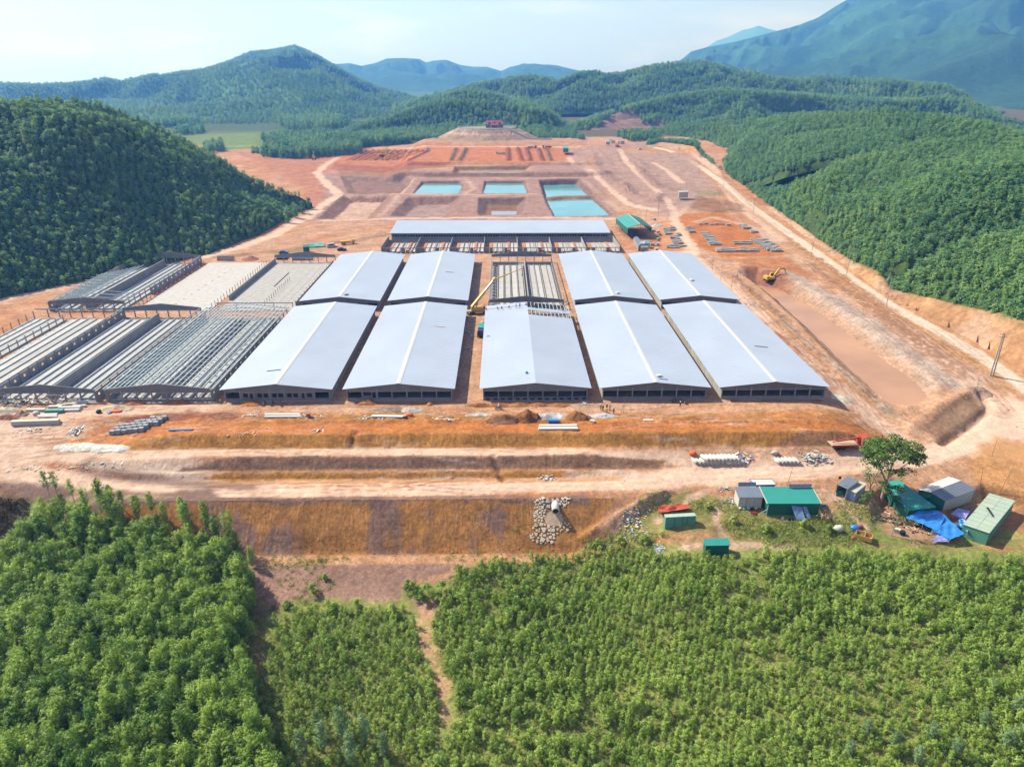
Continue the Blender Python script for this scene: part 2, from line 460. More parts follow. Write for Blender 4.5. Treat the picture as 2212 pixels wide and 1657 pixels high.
# valley floor before the camera
paint([(-400, -300), (400, -300), (400, 107), (120, 108.5), (60, 112), (38, 113), (18, 113.5), (-6, 112), (-12, 108), (-40, 113), (-56, 120), (-70, 126), (-400, 128)], GREEN * 0.9 + DRYG * 0.3, 1.5, 1.0, 1.0)
paint(PX([(-700, 1062), (60, 1062), (70, 1120), (20, 1280), (-30, 1500), (-700, 1700)]), lin((.11, .085, .055)), 2, 0.9)
paint(PX([(545, 1215), (900, 1208), (1000, 1215), (975, 1240), (880, 1265), (860, 1300), (720, 1290), (620, 1300), (575, 1345), (540, 1330)]), lin((.25, .155, .125)), 1.0, 1.0, 0.8)
paint(PX([(880, 1288), (958, 1280), (962, 1330), (905, 1320)]), PINK * 0.75, 0.8, .9, .5)
stroke(PX([(925, 1300), (915, 1370), (935, 1420), (952, 1460), (958, 1520), (962, 1550)]), 2.4, lin((.36, .22, .14)), 0.8, 0.95, 0.7, streak=.5)
stroke(PX([(560, 1300), (550, 1380), (565, 1460), (570, 1500)]), 2.2, lin((.27, .15, .09)), 0.8, 0.9, 0.6, streak=.5)
stroke(PX([(720, 1600), (800, 1625), (900, 1650), (960, 1700)]), 2.2, lin((.34, .20, .13)), 0.8, 0.7, 0.7, streak=.7)
# ---- right hand platform with grass round the huts
paint(PX([(1370, 1072), (1480, 1060), (1580, 1078), (1820, 1095), (1960, 1120), (2200, 1130), (2260, 1190), (1200, 1200), (1330, 1140)]), DRYG * 0.8 + GREEN * 0.35, 1.2, 0.95, 1.2)
paint(PX([(1640, 1125), (1900, 1135), (1950, 1170), (1650, 1175)]), GREEN, 1.2, 0.9, 1.2)
paint(PX([(1900, 1115), (2010, 1125), (2030, 1180), (1920, 1150)]), TAN * 0.85, .8, 0.9, .8)
paint(PX([(1440, 1150), (1560, 1140), (1560, 1175), (1440, 1185)]), TAN * 0.8, 1, .5, 1)
for ln in ([(1560, 1078), (1550, 1100), (1545, 1125), (1560, 1150), (1570, 1168)], [(1525, 1060), (1490, 1080), (1450, 1105), (1420, 1125)], [(1790, 1065), (1830, 1100), (1850, 1130), (1870, 1140)], [(1780, 1062), (1830, 1080), (1905, 1095)], [(1480, 1180), (1620, 1178), (1720, 1182)]):
    stroke(PX(ln), 1.5, PINK * 1.05, 0.5, 0.95, 0.3)
# right end of the slope where it runs out into tracks
for k in range(7):
    stroke(PX([(1250 + 12 * k, 1168 - 3 * k), (1320 + 14 * k, 1125 - 5 * k), (1400 + 10 * k, 1085 - 4 * k)]), 0.9, (BROWN if k % 2 else PINK), 0.5, 0.8, 0.4)
    berm(PX([(1250 + 12 * k, 1166 - 3 * k), (1320 + 14 * k, 1123 - 5 * k), (1400 + 10 * k, 1083 - 4 * k)]), 0.3, 0.6)
# ---- roads of the front
roadA = PX([(-120, 930), (0, 955), (90, 985), (250, 986), (400, 978), (600, 975), (1000, 976), (1300, 981), (1450, 988), (1560, 1005)])
roadB = PX([(-120, 985), (0, 1005), (70, 1038), (200, 1052), (420, 1060), (700, 1056), (1000, 1052), (1200, 1046), (1400, 1036), (1600, 1026), (1800, 1010), (2000, 986), (2110, 955), (2165, 915), (2195, 880)])
stroke(PX([(260, 990), (340, 1000), (420, 1030), (480, 1054)]), 6.5, ROAD, 1.4, 1, 0.6, 1)
stroke(PX([(1300, 985), (1500, 1000), (1700, 992), (1850, 968), (1900, 975), (1980, 985)]), 8, TAN * 1.08, 2, .9, 1.0)
stroke(roadA, 3.3, ROAD, .7, 1, 0.25, 1, tracks=0.35)
stroke(roadB, 6.2, ROAD * 1.05, .9, 1, 0.4, 1, tracks=0.35)
paint(PX([(-150, 905), (120, 895), (190, 930), (100, 960), (60, 1000), (-150, 1010)]), ROAD, 3, 0.95, 1.2, 1)
stroke(PX([(-80, 900), (150, 892), (330, 886), (480, 880)]), 5, ROAD * .95, 1.5, .9, .8, 1, tracks=.3)
stroke(PX([(480, 882), (800, 884), (1060, 885), (1300, 888), (1600, 888), (1830, 884)]), 4.5, TAN * 1.12, 1.8, .85, 1.0)
stroke(PX([(600, 896), (1000, 905), (1500, 900), (1900, 910)]), 2, OCHRE, 1.2, .6, 1.0)
paint(PX([(2050, 900), (2212, 860), (2300, 900), (2300, 1010), (2100, 985)]), ROAD * 1.02, 2.5, 1, 1.5, 1)
paint(PX([(2080, 1000), (2150, 950), (2330, 950), (2330, 1100), (2200, 1130), (2120, 1060)]), OCHRE * .75 + TAN * .35, 2, 0.9, 1.5)
paint(PX([(2205, 1080), (2330, 1050), (2330, 1130), (2200, 1130)]), BROWN, 1.5, 0.9, 1)
# dark purple earth below the left junction
stroke(PX([(-60, 1038), (60, 1062), (250, 1066), (450, 1072)]), 2.6, PURPLE * .85, 1.0, .9, .8)
stroke(PX([(190, 1010), (280, 1028), (400, 1045), (540, 1051)]), 3.2, PURPLE, 1.2, .8, .8)
stroke(PX([(200, 1008), (330, 1015), (430, 1030)]), 1.2, PALE, 0.8, .7, .6)
paint(PX([(300, 900), (420, 888), (560, 893), (500, 906), (320, 912)]), RED * .62, 1.2, .9, 1.2)
# spoil and ruts on the working strip
paint(PX([(800, 880), (1110, 882), (1110, 905), (800, 905)]), BROWN * .9 + ORANGE * .3, 1.5, .7, 2.0, streak=1.2)
paint(PX([(530, 892), (900, 895), (1200, 902), (900, 912), (520, 905)]), OCHRE * .75, 1.2, .7, 1.5, streak=1)
for (xa, xb, yy, h) in ((-62, -20, 146.6, .5), (-18, 16, 146.2, .55), (18, 78, 145.3, .35), (30, 85, 147.5, .3), (-30, 10, 148.3, .4)):
    berm([(xa, yy), ((xa + xb) / 2, yy + .4), (xb, yy - .2)], h, 0.55, OCHRE * .9, 0.6)
# ---- front terraces
def band(y0, y1, x0, x1, col, a=1.0, streak=0.0, soft=0.28, warp=0.22, zone=None):
    k_ = (y1 - y0) * 2.5
    paint([(x0 - k_, y0), (x1, y0), (x1 + k_ * .4, y1), (x0 + k_ * .6, y1)], col, soft, a, warp, zone, streak)
band(140.9, 146.5, -86, 92, ORANGE * 1.12, 0.9)
band(138.1, 140.9, -88, 76, OCHRE, 1, zone=3)
band(138.0, 140.8, 66, 80, BROWN * 1.1, .9, zone=3)
band(132.3, 134.7, -66, 32, lin((.19, .115, .085)), 1, zone=3)
band(132.3, 134.7, 5, 34, lin((.225, .13, .085)), 1)
band(131.3, 132.5, -66, 10, OCHRE * 0.55 + PURPLE * 0.5, .7)
band(130.4, 131.5, -64, 12, OCHRE * 0.9, 1, zone=3)
band(128.8, 130.3, -60, 25, OCHRE * .6 + TAN * .5, 0.8)
band(121.6, 123.6, -88, 16, lin((.185, .12, .11)), 1.0, 0.3)
band(114.7, 122.3, -90, 15, OCHRE * .62 + ORANGE * .22 + TAN * .15, 1, zone=3)
i = np.where((Y > 114.3) & (Y < 123) & (X > -95) & (X < 18))[0]
w = sstep(-0.02, 0.22, fbm(X[i] * 0.085 + 3, Y[i] * 0.12, 3, 61) + 0.25 * fbm(X[i] * 0.8, Y[i] * 0.1, 3, 62))[:, None] * 0.85
CLR[i] = CLR[i] * (1 - w) + lin((.225, .145, .125)) * w
band(112.5, 114.6, -90, 10, TAN * .8 + OCHRE * .3, .9)
# gullies cut into the banks
for (u0, v0, u1, v1, wd) in ((768, 932, 760, 962, 1.3), (1068, 988, 1085, 1030, 1.2), (500, 1018, 505, 1032, .8), (640, 985, 655, 1000, .6), (1265, 985, 1270, 1005, .9), (725, 1036, 730, 1052, .5), (1440, 938, 1437, 962, .7)):
    ln = [G(u0, v0, 0 if v0 < 960 else -3), G(u1, v1, -2 if v0 < 960 else -5)]
    j = sub(ln, 3); d = linedist(X[j], Y[j], ln)
    k = np.exp(-(d / (wd * .5)) ** 2); Z[j] -= wd * .7 * k
    CLR[j] = CLR[j] * (1 - .6 * k[:, None]) + BROWN * .7 * .6 * k[:, None]

# ---- right: settling basin, embankment and the two roads
basin = PX([(1590, 583), (1640, 578), (1700, 598), (1760, 628), (1890, 718), (2030, 826), (2024, 862), (1990, 876), (1930, 876), (1886, 862), (1800, 775), (1720, 692), (1640, 620)])
BAS = pit(basin, 4.6, 1.5, 0.5, bank=PINK * .92, floor=TAN)
stroke(PX([(1700, 590), (1800, 645), (1900, 715), (2050, 830)]), 7, GREYS * .9 + PINK * .15, 2, .85, 1.2)
stroke(PX([(1620, 600), (1700, 668), (1800, 768), (1890, 855)]), 1.6, OCHRE * .9, .6, .8, .4)
paint(PX([(1600, 575), (1690, 585), (1720, 620), (1640, 612)]), RED * .7, 1.5, .8, 1.2)
paint(PX([(1900, 862), (2040, 838), (2090, 852), (1995, 935), (1960, 925)]), TAN * 1.05, 1.5, .9, .8)
emb = PX([(1992, 930), (2040, 885), (2092, 850), (2112, 862), (2128, 884), (2035, 950)])
i = sub(emb, 8)
d = linedist(X[i], Y[i], PX([(1970, 925), (2030, 880), (2094, 848)]))
Z[i] += 1.0 * np.exp(-(d / 1.7) ** 2)
paint(emb, lin((.215, .135, .09)), .4, .95, .15, 3)
ditch = PX([(2035, 957), (2090, 922), (2132, 886), (2134, 872), (2118, 852)])
i = sub(ditch, 4); d = linedist(X[i], Y[i], ditch); k = np.exp(-(d / 0.9) ** 2); Z[i] -= 1.3 * k
CLR[i] = CLR[i] * (1 - .7 * k[:, None]) + BROWN * .8 * .7 * k[:, None]
roadC = PX([(1440, 522), (1500, 560), (1560, 610), (1640, 690), (1730, 770), (1820, 845), (1890, 910), (1950, 955)])
stroke(roadC, 6.5, ROAD * .97, 1.5, .95, .7, 1, tracks=.3)
stroke(PX([(1120, 0), (1120, 1)]), .01, TAN)
roadD = PX([(1500, 330), (1540, 365), (1570, 410), (1610, 455), (1680, 505), (1760, 560), (1850, 630), (1940, 700), (2030, 770), (2110, 835), (2160, 890)])
stroke(roadD, 7.0, ROAD * .92, 1.2, .95, .6, 1, tracks=.5)
roadE = PX([(1414, 319), (1445, 326), (1480, 343), (1520, 366), (1560, 394), (1610, 436), (1660, 473), (1720, 516), (1790, 566), (1860, 618), (1910, 652), (1970, 686), (2040, 722), (2110, 765), (2212, 838), (2330, 915)])
stroke(roadE, 11, OCHRE * .6 + TAN * .5, 2.5, .8, 1.2)
stroke(roadE, 5.2, PALE, .7, 1, .2, 2)
for pts, wd, c_, a_ in (([(700, 30), (1000, 235), (1250, 425), (1560, 640), (1850, 790)], 7, OCHRE * .55 + BROWN * .5, .85), ([(1280, 470), (1560, 690), (1850, 850)], 3, PURPLE * 1.2, .7), ([(820, 170), (1100, 350), (1350, 545), (1600, 730), (1800, 880)], 4.5, BROWN * 1.2, .8), ([(690, 270), (860, 400), (1080, 560), (1300, 730), (1520, 900)], 5, TAN * .75, .6), ([(330, 240), (600, 470), (760, 640), (960, 800), (1180, 990), (1330, 1120)], 2.2, PURPLE * .9, .85), ([(430, 330), (640, 560), (850, 760), (1050, 930), (1230, 1060)], 2.2, OCHRE * .8, .7), ([(600, 620), (760, 780), (900, 900), (960, 960)], 4, RED * .8, .6)):
    stroke([GB(*k3(*p)) for p in pts], wd, c_, 1.0, a_, .9, streak=.6)
# yard with the precast stacks, right of the barns
yard = PX([(1440, 465), (1560, 460), (1690, 535), (1700, 552), (1560, 556), (1480, 520)])
paint(yard, ORANGE * 1.05, 2, .95, 1.0)
paint(PX([(1330, 500), (1440, 478), (1490, 540), (1390, 548)]), ORANGE * .8 + TAN * .3, 2, .8, 1.5)
for ln, c, wd in (([(1430, 330), (1445, 360), (1470, 400), (1500, 430), (1455, 470), (1470, 500), (1500, 545)], ROAD, 5.0), ([(1240, 335), (1270, 370), (1330, 410), (1400, 445), (1460, 460)], PINK * 1.1, 5.5), ([(1500, 480), (1540, 470), (1620, 490), (1680, 525)], PINK, 4)):
    stroke(PX(ln), wd, c, 1.5, .9, .8, 1, tracks=.3)
paint(PX([(1580, 560), (1700, 556), (1740, 590), (1640, 580)]), ORANGE * .9, 2, .7, 1)

# ---- the ponds and basins beyond the long shed
purple_zone = PX([(690, 375), (1290, 375), (1340, 470), (1200, 478), (640, 478), (690, 430)])
paint(purple_zone, lin((.28, .175, .15)), 3, .95, 2)
paint(PX([(1270, 330), (1480, 330), (1560, 420), (1440, 470), (1340, 440), (1290, 380)]), lin((.31, .205, .17)), 4, .95, 3)
paint(PX([(500, 330), (700, 325), (760, 345), (700, 380), (700, 430), (640, 470), (660, 410), (560, 350)]), RED * .75 + TAN * .3, 3, .9, 2)
WATER = []
def c2p(pts): return PX([c2(*p) for p in pts])
pond1 = c2p([(622, 1142), (672, 1066), (905, 1066), (925, 1090), (895, 1142)]); pit(pond1, 2.6, 1.3, .4, bank=PURPLE, floor=GREYS); WATER.append((pond1, 1.1, 'turquoise', 'turquoise pond with a notched corner, beside the dry rubble pit'))
pond2 = c2p([(1030, 1140), (1040, 1066), (1285, 1064), (1305, 1140)]); pit(pond2, 2.6, 1.3, .4, bank=PURPLE, floor=GREYS); WATER.append((pond2, 1.1, 'turquoise', 'small turquoise pond between the two others'))
pond3 = c2p([(1362, 1058), (1605, 1052), (1690, 1138), (1705, 1165), (1800, 1268), (1452, 1278), (1395, 1180)]); pit(pond3, 4.0, 1.3, .5, bank=PURPLE, floor=GREYS); WATER.append((pond3, 2.0, 'turquoise', 'largest turquoise pond, split by a low earth spit'))
spit = c2p([(1720, 1146), (1600, 1150), (1500, 1150), (1440, 1158)])
i = sub(spit, 8); d = linedist(X[i], Y[i], spit); zz = 2.0 - 0.9 - np.clip((d - 2.5) / 1.4, 0, 9)
Z[i] = np.maximum(Z[i], zz); w = sstep(6, 3, d)[:, None]; CLR[i] = CLR[i] * (1 - w) + BROWN * w
pit3 = c2p([(1008, 1165), (1295, 1162), (1270, 1266), (1000, 1268)]); pit(pit3, 3.4, 1.6, .8, bank=PURPLE * 1.1, floor=BROWN * .9); WATER.append((c2p([(1085, 1215), (1255, 1215), (1255, 1264), (1085, 1264)]), 2.9, 'grey', 'shallow grey puddle on the floor of a dug pit'))
pit1 = c2p([(215, 1145), (505, 1142), (392, 1290), (50, 1290)]); pit(pit1, 3.6, 2.0, .8, bank=lin((.225, .13, .10)), floor=PINK)
pit2 = c2p([(590, 1160), (900, 1158), (890, 1240), (835, 1275), (475, 1275)]); pit(pit2, 3.6, 2.0, .8, bank=lin((.22, .135, .115)), floor=lin((.28, .19, .17)))
pit0 = c2p([(195, 1035), (590, 1032), (645, 1060), (565, 1142), (235, 1142)]); pit(pit0, 3.4, 1.9, 1.0, bank=lin((.225, .145, .12)), floor=lin((.21, .12, .10)))
pit4 = c2p([(870, 980), (1315, 978), (1280, 1024), (850, 1022)]); pit(pit4, 2.6, 1.6, .8, bank=BROWN, floor=GREYS * .8)
for pts, c, wd in (([(0, 1290), (60, 1230), (150, 1170), (190, 1150), (110, 1080), (60, 1020), (110, 970), (200, 925), (300, 880)], ROAD * .95, 6.5), ([(180, 1146), (600, 1146), (1000, 1150), (1340, 1146)], PINK, 3.5), ([(100, 1300), (500, 1290), (900, 1285), (1400, 1285), (1800, 1290)], ROAD * .9, 5), ([(620, 1055), (560, 1120), (500, 1200), (430, 1280)], PINK, 3), ([(940, 1062), (980, 1110), (930, 1145)], PINK, 3), ([(650, 1050), (1000, 1050), (1340, 1052), (1660, 1045)], PINK * .95, 3), ([(300, 868), (800, 866), (1300, 866), (1560, 868)], ROAD * .9, 4), ([(1620, 1045), (1700, 1120), (1840, 1240)], PINK, 4)):
    stroke(c2p(pts), wd, c, 1.5, .9, .8, 1 if wd > 3.2 else None, tracks=.2)
stroke(PX([(440, 555), (520, 535), (600, 505), (660, 470), (690, 455)]), 6, ROAD * .95, 1.5, .95, .6, 1, tracks=.2)
stroke(PX([(-100, 680), (0, 648), (150, 612), (260, 592)]), 6.5, ROAD * .9, 1.5, .95, .6, 1, tracks=.3)
stroke(PX([(480, 555), (640, 538), (760, 520), (850, 505)]), 4, BROWN * .9, 2.5, .7, 1.5)
stroke(PX([(700, 545), (800, 540), (860, 520)]), 5, TAN, 2.5, .9, 1.0)
paint(PX([(560, 548), (600, 540), (690, 534), (660, 545)]), DRYG, 1.5, .7, 1.2)
band_ = c2p([(690, 1030), (1660, 1026), (1650, 1046), (690, 1050)]); paint(band_, lin((.20, .115, .085)), .8, .95, .6, 3)
paint(c2p([(180, 992), (640, 988), (600, 1032), (185, 1034)]), lin((.25, .135, .085)), 1.5, .9, 1.0)
paint(c2p([(160, 950), (840, 948), (850, 972), (600, 985), (165, 985)]), RED * .8, 1.5, .8, 1.0)
for pts in ([(1520, 900), (1560, 960), (1700, 1030), (1800, 1130), (1900, 1210), (2060, 1240)], [(1840, 880), (1880, 960), (1990, 1060), (2100, 1160), (2160, 1240), (2160, 1290)], [(2040, 960), (2110, 1000), (2212, 1080)]):
    stroke(c2p(pts), 4.5, ROAD * .9, 1.0, .95, .7, 1, tracks=.3)
for pts in ([(1560, 1000), (1680, 1080), (1760, 1180)], [(1960, 940), (2000, 1010), (2080, 1100)], [(1720, 980), (1840, 1060), (1960, 1170)]): stroke(c2p(pts), 4, lin((.22, .145, .125)), 1.5, .7, 1.5, streak=.6)
# orange plateau with rows of dug earth
paint(c2p([(220, 880), (1560, 875), (1640, 900), (1440, 955), (830, 960), (160, 975)]), lin((.38, .145, .06)), 3, 1, 1.5)
paint(c2p([(150, 965), (830, 960), (840, 985), (600, 1000), (160, 1000)]), RED * .9, 3, .8, 1.5)
paint(c2p([(1320, 960), (1640, 960), (1640, 1030), (1320, 1020)]), lin((.27, .175, .155)), 3, .8, 1.5)
stroke(c2p([(160, 1000), (620, 990), (850, 985), (1310, 975)]), 3, BROWN * .9, 1.5, .7, 1.0)
for k in range(12):
    xa = 355 + 33 * k
    berm(c2p([(xa, 890), (xa - 120, 948)]), 1.1, 1.5, (RED * .72 if k % 2 else ORANGE * .9), .6)
for xa, xb, h in ((875, 845, 1.3), (935, 895, 1.5), (1182, 1184, 1.3), (1240, 1262, 1.6), (1290, 1312, 1.4), (1360, 1385, 1.4), (1405, 1432, 1.3)):
    berm(c2p([(xa, 880), (xb, 950)]), h, 2.2, BROWN * .95 if xa % 2 else RED * .7, .5)
paint(c2p([(1525, 880), (2040, 840), (2040, 870), (1840, 880), (1600, 960)]), lin((.30, .195, .165)), 3, .9, 3)
for k in range(5):
    berm(c2p([(1600 + 55 * k, 860 + 8 * k), (1680 + 70 * k, 900 + 14 * k), (1700 + 90 * k, 960 + 20 * k)]), .6, 3.5, None, .4)
for pts in ([(1870, 1090), (1900, 1150), (2040, 1190), (2080, 1150)], [(1960, 1000), (2060, 1100), (2200, 1130)], [(1750, 1010), (1850, 1090), (1900, 1140)]):
    berm(c2p(pts), 1.0, 4.0, lin((.26, .165, .135)), .4)
paint(PX([(1505, 425), (1600, 440), (1610, 458), (1540, 462), (1490, 450)]), BROWN, 2, .8, 1.5)
# retaining banks before the mound, the mound itself
paint(c2p([(520, 832), (1640, 830), (1600, 865), (480, 865)]), lin((.36, .20, .125)), 2, .95, 1.5, 3)
mc = atD(1052, 300, 775); MC = (mc[0], mc[1])
dm = np.hypot((X - MC[0]) / 1.35, Y - MC[1])
mnd = 13.6 + 9.8 * np.clip(1 - (dm - 23) / 17, 0, 1)
mnd = np.where(dm < 60, np.minimum(mnd, np.where(dm > 29, 19.2 + 0 * dm, 30)), -99)
Z = np.maximum(Z, np.where(dm < 44, mnd + WARP2 * .25, -99))
m_ = dm < 44
CLR[m_] = lin((.28, .20, .145)) * (1 + .25 * WARP[m_])[:, None]
m_ = (dm < 24); CLR[m_] = lin((.32, .27, .22))
m_ = np.abs(dm - 30) < 1.6; CLR[m_] = PINK
# ---- green fields and rough ground beyond, left
paint(PX([(300, 262), (430, 262), (560, 268), (680, 268), (760, 290), (700, 318), (560, 322), (470, 325), (340, 290)]), FIELD, 8, 1, 6)
paint(PX([(400, 292), (560, 288), (560, 318), (430, 318)]), FIELD * 1.2 + lin((.05, .03, 0)), 5, .9, 3)
paint(PX([(410, 278), (520, 276), (500, 290), (420, 290)]), lin((.13, .09, .06)), 5, .9, 3)
paint(PX([(555, 272), (620, 268), (620, 284), (565, 284)]), lin((.10, .07, .05)), 5, .9, 3)
far = (sstep(795, 815, Y + 8 * WARP) * sstep(-20, 20, X))[:, None]
CLR[:] = CLR * (1 - far) + lin((.10, .085, .05)) * far
far = (sstep(740, 770, Y + 8 * WARP) * sstep(-130, -180, X))[:, None] * .6
CLR[:] = CLR * (1 - far) + FIELD * .75 * far
far = (sstep(900, 960, Y + 25 * WARP) * sstep(-20, -60, X))[:, None]
CLR[:] = CLR * (1 - far) + lin((.05, .085, .032)) * far
# grass verge hints in the yard
paint(PX([(1500, 414), (1560, 410), (1570, 422), (1510, 424)]), DRYG, 3, .6, 2)
# ---- level pads under the huts
def pad(poly, z, soft=2.5):
    i = sub(poly, soft + 1); w = sstep(-soft, 0, polydist(X[i], Y[i], poly)); Z[i] = Z[i] * (1 - w) + z * w
pad(PX([(2040, 1180), (2075, 1080), (2140, 1060), (2240, 1085), (2260, 1180), (2140, 1200)]), -9.6)
pad(PX([(1900, 1150), (1905, 1080), (1940, 1050), (2030, 1110), (2060, 1170), (1990, 1185)]), -9.0)
# ruts and scrapes of the machines, all over the working strip
RT = np.random.default_rng(21)
for k in range(150):
    if k < 95: xa, ya, ln_ = RT.uniform(-125, 80), RT.uniform(141.5, 156.5), RT.uniform(6, 32)
    elif k < 125: xa, ya, ln_ = RT.uniform(-85, 70), RT.choice([136.4, 126.5, 125, 128, 135.6]) + RT.uniform(-.7, .7), RT.uniform(10, 40)
    else: xa, ya, ln_ = RT.uniform(-130, -90), RT.uniform(128, 150), RT.uniform(8, 20)
    a_ = RT.normal(0, .10); pts = [(xa + ln_ * f, ya + ln_ * f * a_ + 1.2 * math.sin(3 * f + k)) for f in (0, .25, .5, .75, 1)]
    c_ = [BROWN * .8, PALE * .85, OCHRE * .8, RED * .75, PINK][k % 5]
    for o_ in (0, 1.5): stroke([(x, y + o_) for x, y in pts], .32, c_, .22, .55, .12, streak=.5)
for k in range(46):
    f0 = RT.uniform(0, .75); L0 = roadD if k % 2 else roadC; n_ = len(L0) - 1; q = f0 * n_; i0 = int(q); ox, oy = RT.normal(0, 5), RT.normal(0, 3)
    pts = [(L0[j][0] + ox + RT.normal(0, .6), L0[j][1] + oy) for j in range(i0, min(n_, i0 + 3) + 1)]
    if len(pts) > 1:
        for o_ in (0, 1.6): stroke([(x + o_, y) for x, y in pts], .4, [BROWN * .9, PALE * .9, RED * .8][k % 3], .3, .5, .2, streak=.6)
# ---- relief of worked ground
site = sstep(60, 110, Y) * sstep(900, 700, Y)
padm = 1 - (sstep(-136, -132, X) * sstep(86, 83, X) * sstep(153, 156, Y) * sstep(371, 368, Y))
Z += site * (0.16 * WARP + 0.10 * WARP2 + 0.06 * fbm(X * 2.1, Y * 2.1, 2, 77)) * (0.25 + 0.75 * padm)
CLR *= (1 + 0.10 * fbm(X * 1.7, Y * 1.7, 3, 41) + 0.08 * WARP)[:, None]
CLR = np.clip(CLR * .79, 0.008, 0.9)

ZG = Z.reshape(NY, NX)
def zat(x, y):
    """ground height at places (bilinear on the built grid)"""
    x = np.asarray(x, float); y = np.asarray(y, float)
    j = np.clip(np.searchsorted(xs, x) - 1, 0, NX - 2); i_ = np.clip(np.searchsorted(ys, y) - 1, 0, NY - 2)
    fx = np.clip((x - xs[j]) / (xs[j + 1] - xs[j]), 0, 1); fy = np.clip((y - ys[i_]) / (ys[i_ + 1] - ys[i_]), 0, 1)
    return (ZG[i_, j] * (1 - fx) + ZG[i_, j + 1] * fx) * (1 - fy) + (ZG[i_ + 1, j] * (1 - fx) + ZG[i_ + 1, j + 1] * fx) * fy
def zat1(x, y): return float(zat([x], [y])[0])
def GT(u, v, dz=0.0):
    """place on the finished ground seen at a photo point"""
    r = ray(u, v)
    t = np.linspace(60, 2200, 24000)
    b = HC + r[2] * t < zat(r[0] * t, r[1] * t) + dz
    tt = t[int(np.argmax(b))]
    return (r[0] * tt, r[1] * tt, zat1(r[0] * tt, r[1] * tt))

def grid_mesh(name, co, quads, clr, material, alpha=1.0):
    me = bpy.data.meshes.new(name)
    me.vertices.add(len(co)); me.vertices.foreach_set('co', np.ascontiguousarray(co, dtype=np.float32).ravel())
    nq = len(quads)
    me.loops.add(nq * 4); me.loops.foreach_set('vertex_index', np.ascontiguousarray(quads, dtype=np.int32).ravel())
    me.polygons.add(nq); me.polygons.foreach_set('loop_start', np.arange(0, nq * 4, 4, dtype=np.int32))
    me.polygons.foreach_set('use_smooth', np.ones(nq, dtype=bool))
    me.update(calc_edges=True)
    at = me.color_attributes.new('soil', 'FLOAT_COLOR', 'POINT')
    at.data.foreach_set('color', np.hstack([clr, np.full((len(clr), 1), alpha)]).astype(np.float32).ravel())
    me.materials.append(material)
    return me
M_soil = attr_ground('soil_mat')
ii, jj = np.meshgrid(np.arange(NY - 1), np.arange(NX - 1), indexing='ij')
a = (ii * NX + jj).ravel()
Q = np.stack([a, a + 1, a + NX + 1, a + NX], 1)
zf = ZONE[Q[:, 0]]
CO = np.stack([X, Y, Z], 1)
for zid, nm, lb in ((0, 'ground', 'graded red and tan earth of the building site'), (1, 'dirt_road', 'pale pink dirt haul roads with wheel ruts'), (2, 'gravel_road', 'white gravel road along the foot of the wooded hill'), (3, 'earth_bank', 'steep ochre earth banks stepping down before the barns')):
    q = Q[zf == zid]
    uq, inv = np.unique(q.ravel(), return_inverse=True)
    o = link(nm, grid_mesh(nm, CO[uq], inv.reshape(-1, 4), CLR[uq], M_soil, .45 if zid in (1, 2) else 1.0))
    tag(o, lb, None, None, 'structure')
# the plain round about, out to the horizon
pl = MB(); R0, rings = 880, [(-880, 1600), ]
M_plain = attr_ground('plain_mat', 0.2, False)
th = np.linspace(0, 2 * math.pi, 97)[:-1]
rr = [0, 900, 1300, 1900, 3000, 4000, 5200]
pv = []; pq = []
for r_ in rr[1:]:
    for t in th: pv.append((r_ * math.sin(t), r_ * math.cos(t), 3.0 if r_ > 1500 else (-48 if r_ < 1000 else -20)))
for k in range(len(rr) - 2):
    for t in range(96): pq.append((k * 96 + t, (k + 1) * 96 + t, (k + 1) * 96 + (t + 1) % 96, k * 96 + (t + 1) % 96))
pv = np.array(pv)
tag(link('plain', grid_mesh('plain', pv, np.array(pq), np.tile(lin((.045, .08, .032)), (len(pv), 1)), M_plain)), 'flat green plain reaching to the hazy horizon', None, None, 'structure')

# ---- water
def water_mat(name, col, rough=0.08, bump=0.02):
    m = mat(name, col, rough, 0, 0.26, 0.06, 0, 0.5)
    n = m.node_tree.nodes; l = m.node_tree.links
    g = n.new('ShaderNodeNewGeometry'); z = n.new('ShaderNodeTexNoise'); z.inputs['Scale'].default_value = 0.8; z.inputs['Detail'].default_value = 4
    l.new(g.outputs['Position'], z.inputs['Vector'])
    bp = n.new('ShaderNodeBump'); bp.inputs['Strength'].default_value = bump * 4; bp.inputs['Distance'].default_value = 0.05
    l.new(z.outputs['Fac'], bp.inputs['Height']); l.new(bp.outputs[0], n['Principled BSDF'].inputs['Normal'])
    return m
M_turq = water_mat('turquoise_water', (.085, .30, .34)); M_mud = water_mat('muddy_water', (.43, .235, .125), .25); M_greyw = water_mat('grey_water', (.28, .30, .32))
def water(poly, z, m, label):
    me = bpy.data.meshes.new('pond_water'); me.from_pydata([(x, y, z) for x, y in poly], [], [tuple(range(len(poly)))])
    if me.polygons[0].normal.z < 0: me.flip_normals()
    me.materials.append(m)
    return tag(link('pond_water', me), label, None, None, 'structure')
for poly, drop, kind, lb in WATER:
    ref = zb(np.array([np.mean([p[0] for p in poly])]), np.array([np.mean([p[1] for p in poly])]))[0]
    water(poly, ref - drop, M_turq if kind == 'turquoise' else M_greyw, lb)
water(G_ := [G(*p, BAS + 1.5) for p in [(1630, 615), (1700, 628), (1730, 643), (1775, 672), (1812, 704), (1862, 744), (1912, 781), (1960, 812), (2008, 858), (2004, 869), (1990, 875), (1960, 878), (1926, 877), (1888, 862), (1800, 775), (1733, 710), (1680, 650)]], BAS + 1.5, M_mud, 'long basin of muddy orange water beside the haul road')
print('ground', NX, NY, round(time.time() - T0, 1))

